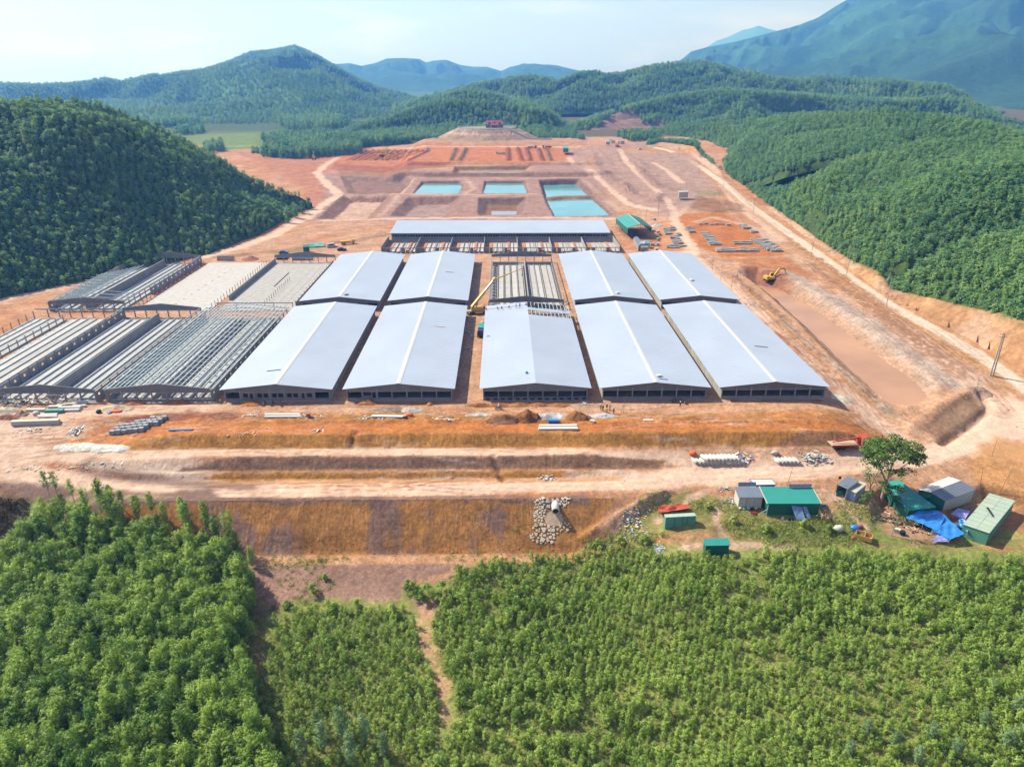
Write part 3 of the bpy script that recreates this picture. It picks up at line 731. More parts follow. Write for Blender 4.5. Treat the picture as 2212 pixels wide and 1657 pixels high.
# ================================================================== HILLS (each a ridge with its own crest, foot and distance)
M_hill = attr_ground('hill_mat', 0.35, False)
def hill_far_mat(name):
    m = attr_ground(name, 0.05, False)
    for nd in m.node_tree.nodes:
        if nd.type == 'BUMP': nd.inputs['Distance'].default_value = 9.0; nd.inputs['Strength'].default_value = 0.8
    return m
M_hillfar = hill_far_mat('far_hill_mat')
HILLS = {}
BURNT = [(1215, 300), (1290, 268), (1330, 238), (1375, 236), (1390, 262), (1440, 258), (1450, 285), (1400, 300)]
class Hill:
    def __init__(s, name, label, crest, foot, edge=None, taper=0.0, spot=None, treeh=0.0, back=0.6, amp=4.0, nsc=0.02, ridged=False, nth=240, nr=90, ease=1.0, material=None, col=(.045, .075, .022), ztoe=None, seed=0, cliff=0.0):
        cp = [atD(*p) for p in crest]
        s.ct = np.array([math.atan2(p[0], p[1]) for p in cp]); s.cr = np.array([math.hypot(p[0], p[1]) for p in cp]); s.cz = np.array([p[2] for p in cp]) - treeh
        fp = []
        for p in foot:
            if len(p) == 3 and p[2] < 100: x, y = G(p[0], p[1], p[2]); fp.append((x, y, p[2]))
            elif len(p) == 3: q = atD(p[0], p[1], p[2]); fp.append((q[0], q[1], ztoe if ztoe is not None else q[2]))
            else: q = GB(*p); fp.append((q[0], q[1], float(zb(np.array([q[0]]), np.array([q[1]]))[0])))
        s.ft = np.array([math.atan2(p[0], p[1]) for p in fp]); s.fr = np.array([math.hypot(p[0], p[1]) for p in fp]); s.fz = np.array([p[2] for p in fp])
        for nm in ('c', 'f'):
            o = np.argsort(getattr(s, nm + 't'))
            for k in 'trz': setattr(s, nm + k, getattr(s, nm + k)[o])
        s.edge = None
        if edge:
            ep = []
            for u, v, dr in edge:
                q0 = ray(u, v); th_ = math.atan2(q0[0], q0[1]); D = float(np.interp(th_, s.ft, s.fr)) + dr; ep.append((th_, D, atD(u, v, D)[2]))
            ep.sort(); s.edge = tuple(np.array([p[k] for p in ep]) for k in range(3))
        s.back, s.amp, s.nsc, s.ridged, s.ease, s.seed, s.name = back, amp, nsc, ridged, ease, seed, name
        s.t0, s.t1, s.taper = s.ct[0], s.ct[-1], taper
        # mesh
        t = np.linspace(s.t0, s.t1, nth)
        q = np.concatenate([[-0.012], np.linspace(0, 1, int(nr * .68)), np.linspace(1, 2, int(nr * .32))[1:]])
        TT, SS = np.meshgrid(t, q)
        fr, cr = np.interp(TT, s.ft, s.fr), np.interp(TT, s.ct, s.cr)
        RR = np.where(SS < 1, fr + (cr - fr) * SS, cr + (cr - fr) * s.back * (SS - 1))
        xx = RR * np.sin(TT); yy = RR * np.cos(TT)
        zz = s.height(xx, yy, skirt=True)
        n0, n1 = TT.shape
        i_, j_ = np.meshgrid(np.arange(n0 - 1), np.arange(n1 - 1), indexing='ij'); b = (i_ * n1 + j_).ravel()
        quads = np.stack([b, b + 1, b + n1 + 1, b + n1], 1)
        co = np.stack([xx.ravel(), yy.ravel(), zz.ravel()], 1)
        c = np.tile(lin(col), (len(co), 1))
        nn = fbm(co[:, 0] * nsc * .8, co[:, 1] * nsc * .8, 4, 90 + seed)
        c = c * (1 + (.6 if ridged else .35) * nn)[:, None]
        dist = np.hypot(co[:, 0], co[:, 1])
        if spot:
            d_ = co - np.array([0, 0, HC]); dep_ = d_[:, 1] * math.cos(PITCH) - d_[:, 2] * math.sin(PITCH)
            uu = 1106 + FPX * (d_[:, 0] - d_[:, 1] * math.sin(HEAD)) / dep_; vv = 828.5 - FPX * (d_[:, 1] * math.sin(PITCH) + d_[:, 2] * math.cos(PITCH)) / dep_
            w = sstep(-4, 4, polydist(uu, vv, spot) + 6 * fbm(uu * .05, vv * .08, 3, 4))[:, None]; c = c * (1 - w) + lin((.15, .095, .075)) * w
        if s.edge is not None:
            er = np.interp(TT.ravel(), s.edge[0], s.edge[1])
            w = sstep(3, -2, dist - er + 2 * fbm(co[:, 0] * .1, co[:, 1] * .1, 3, 8))[:, None]
            w2 = sstep(-.2, .3, fbm(co[:, 0] * .07, co[:, 1] * .07, 3, 18))[:, None]
            c = c * (1 - w) + (lin((.30, .195, .14)) * w2 + lin((.27, .15, .08)) * (1 - w2)) * w
        s.obj = tag(link(name, grid_mesh(name, co, quads, np.clip(c, .01, .9), material or M_hill)), label, None, None, 'structure')
        HILLS[name + str(seed)] = s
    def height(s, x, y, skirt=False):
        t = np.arctan2(x, y); r = np.hypot(x, y)
        fr, fz = np.interp(t, s.ft, s.fr), np.interp(t, s.ft, s.fz)
        cr, cz = np.interp(t, s.ct, s.cr), np.interp(t, s.ct, s.cz)
        q = np.where(r < cr, (r - fr) / (cr - fr), 1 + (r - cr) / ((cr - fr) * s.back))
        e0 = np.clip(q, 0, 1)
        if s.edge is not None:
            er, ez = np.interp(t, s.edge[0], s.edge[1]), np.interp(t, s.edge[0], s.edge[2])
            qe = np.clip((er - fr) / (cr - fr), 0.01, 0.9)
            up = ez + (cz - ez) * (0.5 - 0.5 * np.cos(np.clip((e0 - qe) / (1 - qe), 0, 1) * math.pi)) ** 2.3
            z = np.where(e0 < qe, fz + (ez - fz) * e0 / qe, up)
        else:
            z = fz + (cz - fz) * (np.sin(e0 * math.pi / 2) * s.ease + e0 * (1 - s.ease))
        zbk = fz - 3
        z = np.where(q > 1, zbk + (cz - zbk) * np.cos(np.clip((q - 1), 0, 1) * math.pi / 2) ** 1.3, z)
        mask = np.sin(np.clip(q / 2, 0, 1) * math.pi) ** .8 * (1 - np.exp(-((q - 1) / .12) ** 2)) if not s.ridged else np.clip(np.sin(np.clip(e0, 0, 1) * math.pi), 0, 1) ** .7
        n = fbm(x * s.nsc, y * s.nsc, 4, s.seed)
        if s.ridged:
            wx = x + 60 * fbm(x * s.nsc * .5, y * s.nsc * .5, 2, s.seed + 5) / (s.nsc * 60)
            n = (1 - 2 * np.abs(fbm(wx * s.nsc, y * s.nsc, 5, s.seed + 2))) - .66
        z = np.maximum(z + s.amp * n * mask, fz + .42 * (z - fz)) if s.ridged else z + s.amp * n * mask * (sstep(0.05, .3, q) if s.edge is not None else 1)
        if s.ridged: z = np.where(q < .97, np.minimum(z, HC + (cz - HC) * r / cr - 2), z)
        if s.taper: w = sstep(0, s.taper, t - s.t0); z = (fz - 4) * (1 - w) + z * w
        if skirt: z = np.where(q < 0, fz - 4, z)
        return z
    def span(s, x, y):
        t = np.arctan2(x, y); r = np.hypot(x, y)
        fr, cr = np.interp(t, s.ft, s.fr), np.interp(t, s.ct, s.cr)
        return (t > s.t0) & (t < s.t1) & (r > fr) & (r < cr + (cr - fr) * s.back)
    def inside(s, x, y, fmax=1.5):
        t = np.arctan2(x, y); r = np.hypot(x, y)
        fr, cr = np.interp(t, s.ft, s.fr), np.interp(t, s.ct, s.cr)
        if s.edge is not None: fr = np.interp(t, s.edge[0], s.edge[1])
        return (t > s.t0) & (t < s.t1) & (r > fr) & (r < cr + (cr - fr) * s.back * (fmax - 1))

LH = Hill('hill', 'rounded hill covered in plantation forest beside the unfinished barns',
    [(-700, 240, 370), (-300, 215, 385), (0, 206, 395), (60, 203, 398), (130, 205, 402), (200, 218, 407), (260, 238, 412), (330, 264, 418), (400, 294, 424), (470, 328, 432), (540, 373, 440), (600, 396, 445), (640, 404, 447), (672, 420, 449)],
    [(-700, 900, 0), (-300, 725, 0), (0, 645, 0), (150, 614, 0), (300, 584, 0), (450, 549, 0), (560, 508, 0), (640, 464, 0), (676, 437, 0)], treeh=5.5, back=.8, amp=13, nsc=.014, ease=.15, nth=220, nr=90, seed=1)
LH.cz = np.maximum(LH.cz, 0.3)
RH = Hill('hill', 'long forested hill rising behind the white gravel road',
    [(1400, 281, 900), (1474, 262, 860), (1566, 254, 800), (1657, 247, 740), (1767, 236, 690), (1859, 231, 650), (1925, 220, 620), (1973, 229, 600), (2024, 235, 580), (2097, 246, 560), (2152, 249, 540), (2212, 275, 520), (2500, 330, 470), (2900, 420, 380)],
    [(1405, 318), (1420, 315), (1490, 331), (1530, 353), (1600, 405), (1660, 452), (1730, 505), (1790, 549), (1850, 592), (1905, 634), (1960, 665), (2020, 696), (2090, 731), (2150, 768), (2212, 810), (2400, 920), (2900, 1200)],
    edge=[(1405, 314, 10), (1425, 306, 22), (1500, 316, 22), (1522, 346, 14), (1577, 390, 10), (1636, 431, 9), (1680, 455, 8), (1768, 518, 8), (1841, 564, 8), (1895, 586, 10), (1928, 626, 10), (2025, 645, 11), (2141, 671, 12), (2212, 690, 13), (2400, 770, 14), (2900, 1000, 14)], treeh=7, back=.7, amp=22, nsc=.010, nth=300, nr=130, seed=2)
def RF(u, v, dr):
    q0 = ray(u, v); th_ = math.atan2(q0[0], q0[1])
    return (u, v, float(np.interp(th_, RH.ft, RH.fr)) + dr)
S3 = Hill('hill', 'forested spur higher up the white gravel road, behind the middle spur',
    [RF(1640, 425, 12), (1700, 387, 446), (1780, 353, 438), (1880, 319, 500), (1980, 296, 515), (2100, 281, 530), (2212, 274, 535), (2400, 290, 500)],
    [RF(1630, 430, 9), RF(1700, 470, 9), RF(1768, 518, 9), (1850, 480, 385), (1980, 440, 400), (2212, 400, 410), (2400, 400, 400)], treeh=7, back=.6, amp=5, nsc=.02, nth=150, nr=80, seed=9, taper=.05)
S4 = Hill('hill', 'farthest forested spur above the head of the white gravel road',
    [RF(1535, 340, 14), (1600, 302, 640), (1700, 285, 620), (1800, 271, 600), (1880, 263, 585), (1960, 266, 560)],
    [RF(1530, 350, 10), RF(1600, 404, 10), (1700, 370, 500), (1800, 345, 500), (1960, 330, 500)], treeh=7, back=.6, amp=5, nsc=.02, nth=120, nr=70, seed=10, taper=.04)
S1 = Hill('hill', 'middle forested spur running down to the white gravel road',
    [RF(1690, 454, 8), RF(1720, 438, 14), (1760, 424, 382), (1850, 405, 375), (1950, 388, 376), (2050, 352, 386), (2130, 335, 388), (2212, 318, 388), (2500, 260, 380), (2900, 230, 350)],
    [RF(1680, 456, 9), RF(1700, 470, 9), RF(1768, 518, 9), RF(1841, 565, 9), RF(1890, 587, 10), (1960, 568, 300), (2212, 520, 330), (2500, 470, 330), (2900, 450, 310)], treeh=7, back=.7, amp=5, nsc=.02, nth=150, nr=80, seed=3, taper=.05)
S2 = Hill('hill', 'nearest forested spur above the cut bank on the right',
    [RF(1908, 584, 14), (1960, 553, 290), (2010, 530, 293), (2060, 508, 296), (2110, 490, 298), (2212, 468, 300), (2500, 420, 290), (2900, 400, 260)],
    [RF(1905, 592, 10), RF(1928, 627, 10), RF(2025, 646, 11), RF(2141, 673, 12), RF(2212, 691, 13), RF(2500, 800, 14), RF(2900, 1000, 14)], treeh=7, back=.7, amp=3, nsc=.03, nth=120, nr=70, seed=4, taper=.045)
CF = Hill('hill', 'forested hill directly behind the red roofed house on its mound',
    [(540, 312, 900), (600, 300, 950), (663, 288, 980), (740, 270, 1000), (810, 251, 1030), (870, 233, 1060), (920, 213, 1100), (980, 191, 1150), (1030, 184, 1180), (1080, 198, 1160), (1110, 215, 1110), (1150, 220, 1080), (1185, 230, 1040), (1236, 263, 990), (1265, 288, 950), (1290, 302, 930)],
    [(540, 326, 10), (663, 325, 10), (777, 316, 10), (890, 305, 11), (940, 303, 12), (1085, 303, 12), (1200, 303, 12), (1290, 306, 12)], treeh=9, back=.8, amp=50, nsc=.0075, ridged=True, nth=260, nr=110, seed=6)
CM = Hill('hill', 'broad forested hill with a burnt patch right of the mound',
    [(1060, 296, 1040), (1120, 272, 1100), (1180, 264, 1130), (1240, 262, 1150), (1300, 240, 1250), (1380, 217, 1280), (1470, 197, 1300), (1560, 187, 1300), (1650, 191, 1300), (1750, 197, 1280), (1850, 206, 1250), (1950, 209, 1220), (2050, 200, 1200), (2110, 217, 1150), (2160, 244, 1100), (2400, 300, 1000)],
    [(1060, 302, 900), (1180, 302, 900), (1290, 302, 900), (1420, 296, 920), (1600, 280, 940), (1850, 270, 940), (2400, 290, 900)], treeh=9, back=.8, amp=75, nsc=.0055, ridged=True, nth=260, nr=110, seed=7, ztoe=8, spot=BURNT)
CH = Hill('hill', 'highest green ridge of the middle distance, cut by dark gullies',
    [(850, 225, 1500), (942, 199, 1500), (1016, 178, 1550), (1103, 163, 1580), (1140, 158, 1600), (1177, 163, 1600), (1206, 169, 1600), (1250, 152, 1600), (1287, 149, 1620), (1309, 156, 1620), (1345, 152, 1640), (1382, 143, 1650), (1415, 136, 1650), (1474, 131, 1680), (1511, 126, 1680), (1540, 132, 1680), (1592, 150, 1680), (1628, 152, 1680), (1665, 161, 1680), (1724, 167, 1680), (1790, 160, 1660), (1834, 167, 1640), (1914, 167, 1600), (1988, 174, 1560), (2046, 178, 1540), (2079, 193, 1520), (2120, 226, 1480), (2160, 260, 1440)],
    [(850, 1, 1150), (1100, 1, 1180), (1500, 1, 1280), (1900, 1, 1250), (2160, 1, 1150)], treeh=10, back=.8, amp=110, nsc=.0045, nth=320, nr=120, seed=8, ridged=True, ztoe=20)
F_ = (.036, .085, .040)
LM = Hill('mountain', 'broad green peak with long bare spurs beyond the fields on the left',
    [(-500, 192, 2600), (-200, 186, 2600), (0, 184, 2600), (36, 185, 2600), (71, 186, 2600), (153, 184, 2600), (192, 180, 2600), (228, 173, 2600), (263, 180, 2620), (292, 174, 2650), (331, 165, 2650), (352, 167, 2650), (402, 158, 2680), (438, 155, 2700), (498, 135, 2720), (541, 116, 2740), (577, 112, 2740), (605, 107, 2740), (637, 101, 2740), (659, 110, 2720), (687, 123, 2700), (700, 131, 2700), (737, 153, 2660), (774, 171, 2620), (817, 190, 2580), (847, 198, 2540), (960, 235, 2400), (1100, 260, 2200)],
    [(-500, 1, 1400), (100, 1, 1300), (300, 1, 1180), (500, 1, 1130), (700, 1, 1180), (1100, 1, 1500)], back=.7, amp=95, nsc=.0026, ridged=True, nth=420, nr=170, seed=11, ztoe=8, material=M_hillfar, col=F_, ease=.3)
L2 = Hill('mountain', 'faint blue mountain range in the middle of the horizon',
    [(600, 190, 5000), (680, 150, 5000), (726, 139, 5000), (755, 137, 5000), (781, 143, 5000), (810, 137, 5000), (836, 127, 5000), (869, 126, 5000), (906, 128, 5000), (920, 136, 5000), (935, 132, 5000), (964, 130, 5000), (994, 141, 5000), (1023, 145, 5000), (1052, 145, 5000), (1082, 154, 5000), (1104, 145, 5000), (1133, 139, 5000), (1155, 138, 5000), (1177, 141, 5000), (1206, 143, 5000), (1236, 150, 5000), (1290, 162, 5000), (1400, 185, 5000)],
    [(600, 1, 3400), (1000, 1, 3200), (1400, 1, 3400)], back=.7, amp=110, nsc=.0018, ridged=True, nth=320, nr=100, seed=12, ztoe=10, material=M_hillfar, col=(.021, .058, .036), ease=.4)
RM = Hill('mountain', 'tall blue mountain rising out of the upper right corner',
    [(1380, 170, 5600), (1440, 145, 5600), (1474, 128, 5600), (1493, 112, 5600), (1526, 103, 5600), (1584, 92, 5600), (1620, 83, 5600), (1658, 73, 5600), (1700, 62, 5600), (1731, 55, 5600), (1768, 38, 5600), (1804, 15, 5600), (1830, 0, 5600), (1900, -35, 5600), (2000, -70, 5600), (2150, -110, 5600), (2300, -105, 5500), (2600, -60, 5200), (3000, 40, 4800)],
    [(1380, 1, 2600), (1800, 1, 2300), (2212, 1, 2000), (3000, 1, 1900)], back=.7, amp=210, nsc=.0017, ridged=True, nth=420, nr=190, seed=13, ztoe=5, material=M_hillfar, col=(.021, .058, .036), ease=.15)
R3 = Hill('mountain', 'palest mountain silhouette peeping over the blue shoulder',
    [(1440, 150, 9000), (1529, 101, 9000), (1548, 89, 9000), (1575, 80, 9000), (1603, 66, 9000), (1622, 62, 9000), (1639, 56, 9000), (1655, 62, 9000), (1672, 66, 9000), (1720, 80, 9000), (1850, 110, 9000)],
    [(1440, 1, 7500), (1850, 1, 7500)], back=.5, amp=160, nsc=.001, ridged=True, nth=160, nr=50, seed=14, ztoe=5, material=M_hillfar, col=F_)
print('hills', round(time.time() - T0, 1))
# ================================================================== HAZE
hz = MB(); hz.box(-11500, 11500, -950, 10800, -50, 1350)
m = bpy.data.materials.new('haze_air'); m.use_nodes = True
n = m.node_tree.nodes; n.clear()
pv_ = n.new('ShaderNodeVolumePrincipled'); pv_.inputs['Density'].default_value = HAZE_DENSITY; pv_.inputs['Color'].default_value = (*HAZE_COLOR, 1); pv_.inputs['Absorption Color'].default_value = (1, 1, 1, 1); pv_.inputs['Anisotropy'].default_value = 0.3
oo = n.new('ShaderNodeOutputMaterial'); m.node_tree.links.new(pv_.outputs[0], oo.inputs['Volume'])
tag(hz.build('haze', m), 'thin blue haze filling the valley air', None, None, 'stuff')
# ================================================================== PLANTS
rng = np.random.default_rng(7)
M_leafY = leaf_mat('young_leaf', (.11, .21, .032), (.30, .42, .09), .32, .5, .05)
M_leafF = leaf_mat('acacia_leaf', (.065, .165, .022), (.29, .42, .075), .38, .5, .05)
M_leafH = leaf_mat('hill_leaf', (.055, .18, .085), (.18, .32, .125), .48, .6, .012)
M_leafB = leaf_mat('broad_leaf', (.035, .085, .012), (.105, .185, .025), .22, .45, .2)
M_leafP = leaf_mat('pale_leaf', (.08, .14, .06), (.16, .26, .12), .22, .6, .1)
M_leafL = leaf_mat('light_hill_leaf', (.075, .21, .080), (.22, .36, .125), .45, .6, .012)
M_grass = leaf_mat('grass_blade', (.12, .19, .035), (.30, .34, .10), .25, .7, .12)
M_dry = leaf_mat('dry_scrub', (.055, .040, .022), (.13, .10, .055), .1, .8, .1)
M_reed = leaf_mat('reed_plume', (.30, .22, .15), (.45, .34, .24), .2, .8, .3)
M_bark = mat('bark', (.20, .15, .11), .9, 0, .25, 3.0, .3)
M_barkpale = mat('pale_bark', (.34, .28, .22), .85, 0, .25, 3.0, .2)

def leaves(cs, ns, ln, wd, up, r_):
    """leaf faces: centres, facing directions, length, width -> verts, faces (one folded quad each)"""
    n = len(cs)
    ns = ns / np.linalg.norm(ns, axis=1, keepdims=True)
    a = r_.normal(size=(n, 3)); a[:, 2] += up
    t = a - ns * np.sum(a * ns, 1, keepdims=True); t /= np.linalg.norm(t, axis=1, keepdims=True) + 1e-9
    s = np.cross(ns, t)
    L = (ln * r_.uniform(.7, 1.3, n))[:, None]; W = (wd * r_.uniform(.7, 1.3, n))[:, None]
    dn = -ns * W * 0.22
    v = np.stack([cs - t * L * .5, cs + s * W * .5 + dn, cs + t * L * .5, cs - s * W * .5 + dn], 1).reshape(-1, 3)
    return v
def leaf_mesh(name, v, material):
    me = bpy.data.meshes.new(name)
    n = len(v) // 4
    me.vertices.add(len(v)); me.vertices.foreach_set('co', v.astype(np.float32).ravel())
    me.loops.add(n * 4); me.loops.foreach_set('vertex_index', np.arange(n * 4, dtype=np.int32))
    me.polygons.add(n); me.polygons.foreach_set('loop_start', np.arange(0, n * 4, 4, dtype=np.int32))
    me.update(calc_edges=True); me.materials.append(material)
    return me
def crown_shoots(h, r, nsh, per, ln, wd, seed, z0=.25):
    """young tree: several leafy shoots, leaves fanned out round each tip"""
    g = np.random.default_rng(seed); V = []
    for k in range(nsh):
        f = k / max(1, nsh - 1)
        a = g.uniform(0, 6.283); rr = r * (1 - f) ** .6 * g.uniform(.45, 1.0) if k < nsh - 1 else 0
        tip = np.array([rr * math.cos(a), rr * math.sin(a), h * (z0 + (1 - z0) * f * g.uniform(.85, 1.05))])
        d = g.normal(size=(per, 3)); d[:, 2] = np.abs(d[:, 2]) * .8 - .25
        d /= np.linalg.norm(d, axis=1, keepdims=True)
        q = g.uniform(.15, 1, per)[:, None] * (.26 * r + .10 * h * (1 - f) * .6 + .12)
        c = tip + d * q * np.array([1, 1, .85])
        nrm = d * .75 + np.array([0, 0, .65]) + g.normal(size=(per, 3)) * .33
        V.append(leaves(c, nrm, ln, wd, .5, g))
    return np.concatenate(V)
def crown_blob(r, z0, z1, lobes, per, ln, wd, seed, flat=1.0, wid=1.0, top=.5):
    """grown tree: foliage lobes spread through an egg-shaped volume"""
    g = np.random.default_rng(seed); V = []
    zc, hz_ = (z0 + z1) / 2, (z1 - z0) / 2
    for k in range(lobes):
        u = g.uniform(-.95, 1); a = g.uniform(0, 6.283) + k * 2.4
        prof = math.sqrt(max(0, 1 - u * u)) * (1 - top * .45 * u) 
        q = g.uniform(.35, .95) ** .6
        c0 = np.array([r * prof * q * math.cos(a), r * prof * q * math.sin(a), zc + hz_ * u * .92])
        lr = r * g.uniform(.30, .48) * wid
        d = g.normal(size=(per, 3)); d /= np.linalg.norm(d, axis=1, keepdims=True)
        c = c0 + d * lr * np.array([1, 1, flat]) * g.uniform(.55, 1.05, per)[:, None]
        out = (c - np.array([0, 0, zc - hz_ * .35])); out /= np.linalg.norm(out, axis=1, keepdims=True) + 1e-9
        nrm = d * .75 + out * .55 + np.array([0, 0, .22]) + g.normal(size=(per, 3)) * .28
        V.append(leaves(c, nrm, ln, wd, .2, g))
    return np.concatenate(V)
def crown_fine(r, z0, z1, nsh, per, ln, wd, seed, sig=.2, peak=.35):
    """loose crown: many rising shoots, each wrapped in its own leaves, envelope narrowing upward"""
    g = np.random.default_rng(seed); V = []
    for k in range(nsh):
        f = (k + g.uniform(0, 1)) / nsh; a = k * 2.4 + g.uniform(-.5, .5)
        env = r * min(1, f / peak * .55 + .5) * (1 - (max(0, f - peak) / (1.08 - peak)) ** 1.7) ** .6
        q = env * g.uniform(.25, 1.05) ** .7
        tip = np.array([q * math.cos(a), q * math.sin(a), z0 + (z1 - z0) * min(1.0, f + g.uniform(0, .08))])
        base = np.array([q * .35 * math.cos(a), q * .35 * math.sin(a), tip[2] - (z1 - z0) * g.uniform(.14, .26)])
        t = g.uniform(.15, 1.08, per)[:, None]; s_ = sig * g.uniform(.7, 1.25)
        d = g.normal(size=(per, 3)); c = base + (tip - base) * t + d * s_ * (1.15 - .55 * t)
        out = np.array([math.cos(a), math.sin(a), 0]) * .45 + np.array([0, 0, .55])
        V.append(leaves(c, out + d * .42 + g.normal(size=(per, 3)) * .22, ln, wd, .5, g))
    return np.concatenate(V)
def trunk_mesh(name, h, r0, r1, material, seed, limbs=4, lh=.5, ll=1.0):
    g = random.Random(seed); m = MB(); p = Vector((0, 0, -.3)); n = 4
    pts = [p]
    for k in range(n):
        p = p + Vector((g.uniform(-.05, .05) * h / n, g.uniform(-.05, .05) * h / n, (h + .3) / n)); pts.append(p)
    for k in range(n):
        m.tube(pts[k], pts[k + 1], r0 + (r1 - r0) * k / n, r0 + (r1 - r0) * (k + 1) / n, 6, False)
    for k in range(limbs):
        f = lh + (1 - lh) * k / max(1, limbs) ; a = g.uniform(0, 6.28)
        i = min(n - 1, int(f * n)); b = pts[i].lerp(pts[i + 1], f * n - i)
        e = b + Vector((math.cos(a), math.sin(a), g.uniform(.5, 1.1))) * ll * (1.1 - f * .6)
        m.tube(b, e, r0 * .4, r1 * .4, 5, False)
    return m.mesh(name, material, True)

def scatter(name, P, scl, rot, idx, protos, label, cat, kind='stuff'):
    """many plants as ONE object: points carrying size and turn, instancing the crowns of real trees nearby"""
    me = bpy.data.meshes.new(name)
    me.vertices.add(len(P)); me.vertices.foreach_set('co', np.asarray(P, np.float32).ravel())
    for nm, arr in (('turn', rot), ('pick', idx)):
        a = me.attributes.new(nm, 'FLOAT' if nm == 'turn' else 'INT', 'POINT'); a.data.foreach_set('value', np.asarray(arr, np.float32 if nm == 'turn' else np.int32))
    a = me.attributes.new('size', 'FLOAT_VECTOR', 'POINT'); a.data.foreach_set('vector', np.asarray(scl, np.float32).ravel())
    o = tag(link(name, me), label, cat, None, kind)
    ng = bpy.data.node_groups.new(name, 'GeometryNodeTree')
    ng.interface.new_socket('Geometry', in_out='INPUT', socket_type='NodeSocketGeometry')
    ng.interface.new_socket('Geometry', in_out='OUTPUT', socket_type='NodeSocketGeometry')
    n = ng.nodes; l = ng.links
    gi = n.new('NodeGroupInput'); go = n.new('NodeGroupOutput')
    iop = n.new('GeometryNodeInstanceOnPoints'); iop.inputs['Pick Instance'].default_value = True
    jn = n.new('GeometryNodeJoinGeometry')
    for p in reversed(protos):
        ob = n.new('GeometryNodeObjectInfo'); ob.transform_space = 'ORIGINAL'; ob.inputs['Object'].default_value = p; ob.inputs['As Instance'].default_value = True
        l.new(ob.outputs['Geometry'], jn.inputs[0])
    def attr(nm, ty):
        q = n.new('GeometryNodeInputNamedAttribute'); q.data_type = ty; q.inputs['Name'].default_value = nm
        return q.outputs['Attribute']
    cb = n.new('ShaderNodeCombineXYZ'); l.new(attr('turn', 'FLOAT'), cb.inputs['Z'])
    l.new(gi.outputs[0], iop.inputs['Points']); l.new(jn.outputs[0], iop.inputs['Instance'])
    l.new(attr('pick', 'INT'), iop.inputs['Instance Index']); l.new(cb.outputs[0], iop.inputs['Rotation']); l.new(attr('size', 'FLOAT_VECTOR'), iop.inputs['Scale'])
    l.new(iop.outputs[0], go.inputs[0])
    md = o.modifiers.new('instances', 'NODES'); md.node_group = ng
    return o

def in_poly(P, poly):
    return polydist(P[:, 0], P[:, 1], poly) > 0
def jitter_rows(poly, sp, jit, ang=0.0, r_=rng):
    a = np.array(poly); c = a.mean(0); R = np.max(np.hypot(*(a - c).T)) + sp
    k = np.arange(-R, R, sp); gx, gy = np.meshgrid(k, k); gx = gx + (np.arange(len(k))[:, None] % 2) * sp * .5
    ca, sa = math.cos(ang), math.sin(ang)
    P = np.stack([c[0] + gx.ravel() * ca - gy.ravel() * sa, c[1] + gx.ravel() * sa + gy.ravel() * ca], 1)
    P += r_.uniform(-jit, jit, P.shape)
    return P[in_poly(P, poly)]
def PG(pts, z): return [G(u, v, z) for u, v in pts]
def zone_pts(pts): return [GT(u, v)[:2] for u, v in pts]

# ---- kinds of tree: shared crown and trunk meshes
YOUNG = [(leaf_mesh('crown', crown_fine(.80 + .06 * (k % 3), .25, 2.0 + .14 * k, 14, 26, .27, .12, 100 + k, .17, .42), M_leafY), trunk_mesh('trunk', 1.7, .035, .015, M_bark, k, 3, .3, .5)) for k in range(6)]
GROWN = [(leaf_mesh('crown', crown_fine(1.35 + .12 * (k % 3), 1.8, 8.2 + .4 * k, 34, 34, .42, .18, 200 + k, .30, .5), M_leafF), trunk_mesh('trunk', 7.5, .12, .04, M_barkpale, 30 + k, 4, .45, 1.2)) for k in range(6)]
HTREE = [(leaf_mesh('crown', crown_fine(2.0 + .12 * k, 1.0, 7.0 + .5 * k, 18, 13, .95, .55, 300 + k, .48, .55), M_leafH), trunk_mesh('trunk', 6, .13, .05, M_barkpale, 60 + k, 3, .5, 1.2)) for k in range(4)]

PALEC = [leaf_mesh('crown', crown_fine(1.8, 2.0, 9.2, 30, 34, .5, .17, 800 + k, .36, .35), M_leafP) for k in range(3)]
def plant_tree(name, var, x, y, s, rz, label, cat, group, dz=0.0):
    z = zat1(x, y) + dz
    t = empty(name, (x, y, z), rz, label, cat, group)
    t.scale = (s[0], s[0], s[1])
    link('crown', var[0], t); link('trunk', var[1], t)
    return t
def visible_order(P, H):
    """how large each place shows in the photo (pixels per metre)"""
    d = np.stack([P[:, 0], P[:, 1], H - HC], 1)
    fx, fy, fz = math.sin(HEAD) * math.cos(PITCH), math.cos(HEAD) * math.cos(PITCH), -math.sin(PITCH)
    dep = d[:, 0] * fx + d[:, 1] * fy + d[:, 2] * fz
    u = 1106 + FPX * (d[:, 0] * math.cos(HEAD) - d[:, 1] * math.sin(HEAD)) / dep
    ux, uy, uz = math.sin(HEAD) * math.sin(PITCH), math.cos(HEAD) * math.sin(PITCH), math.cos(PITCH)
    v = 828.5 - FPX * (d[:, 0] * ux + d[:, 1] * uy + d[:, 2] * uz) / dep
    return FPX / dep, u, v
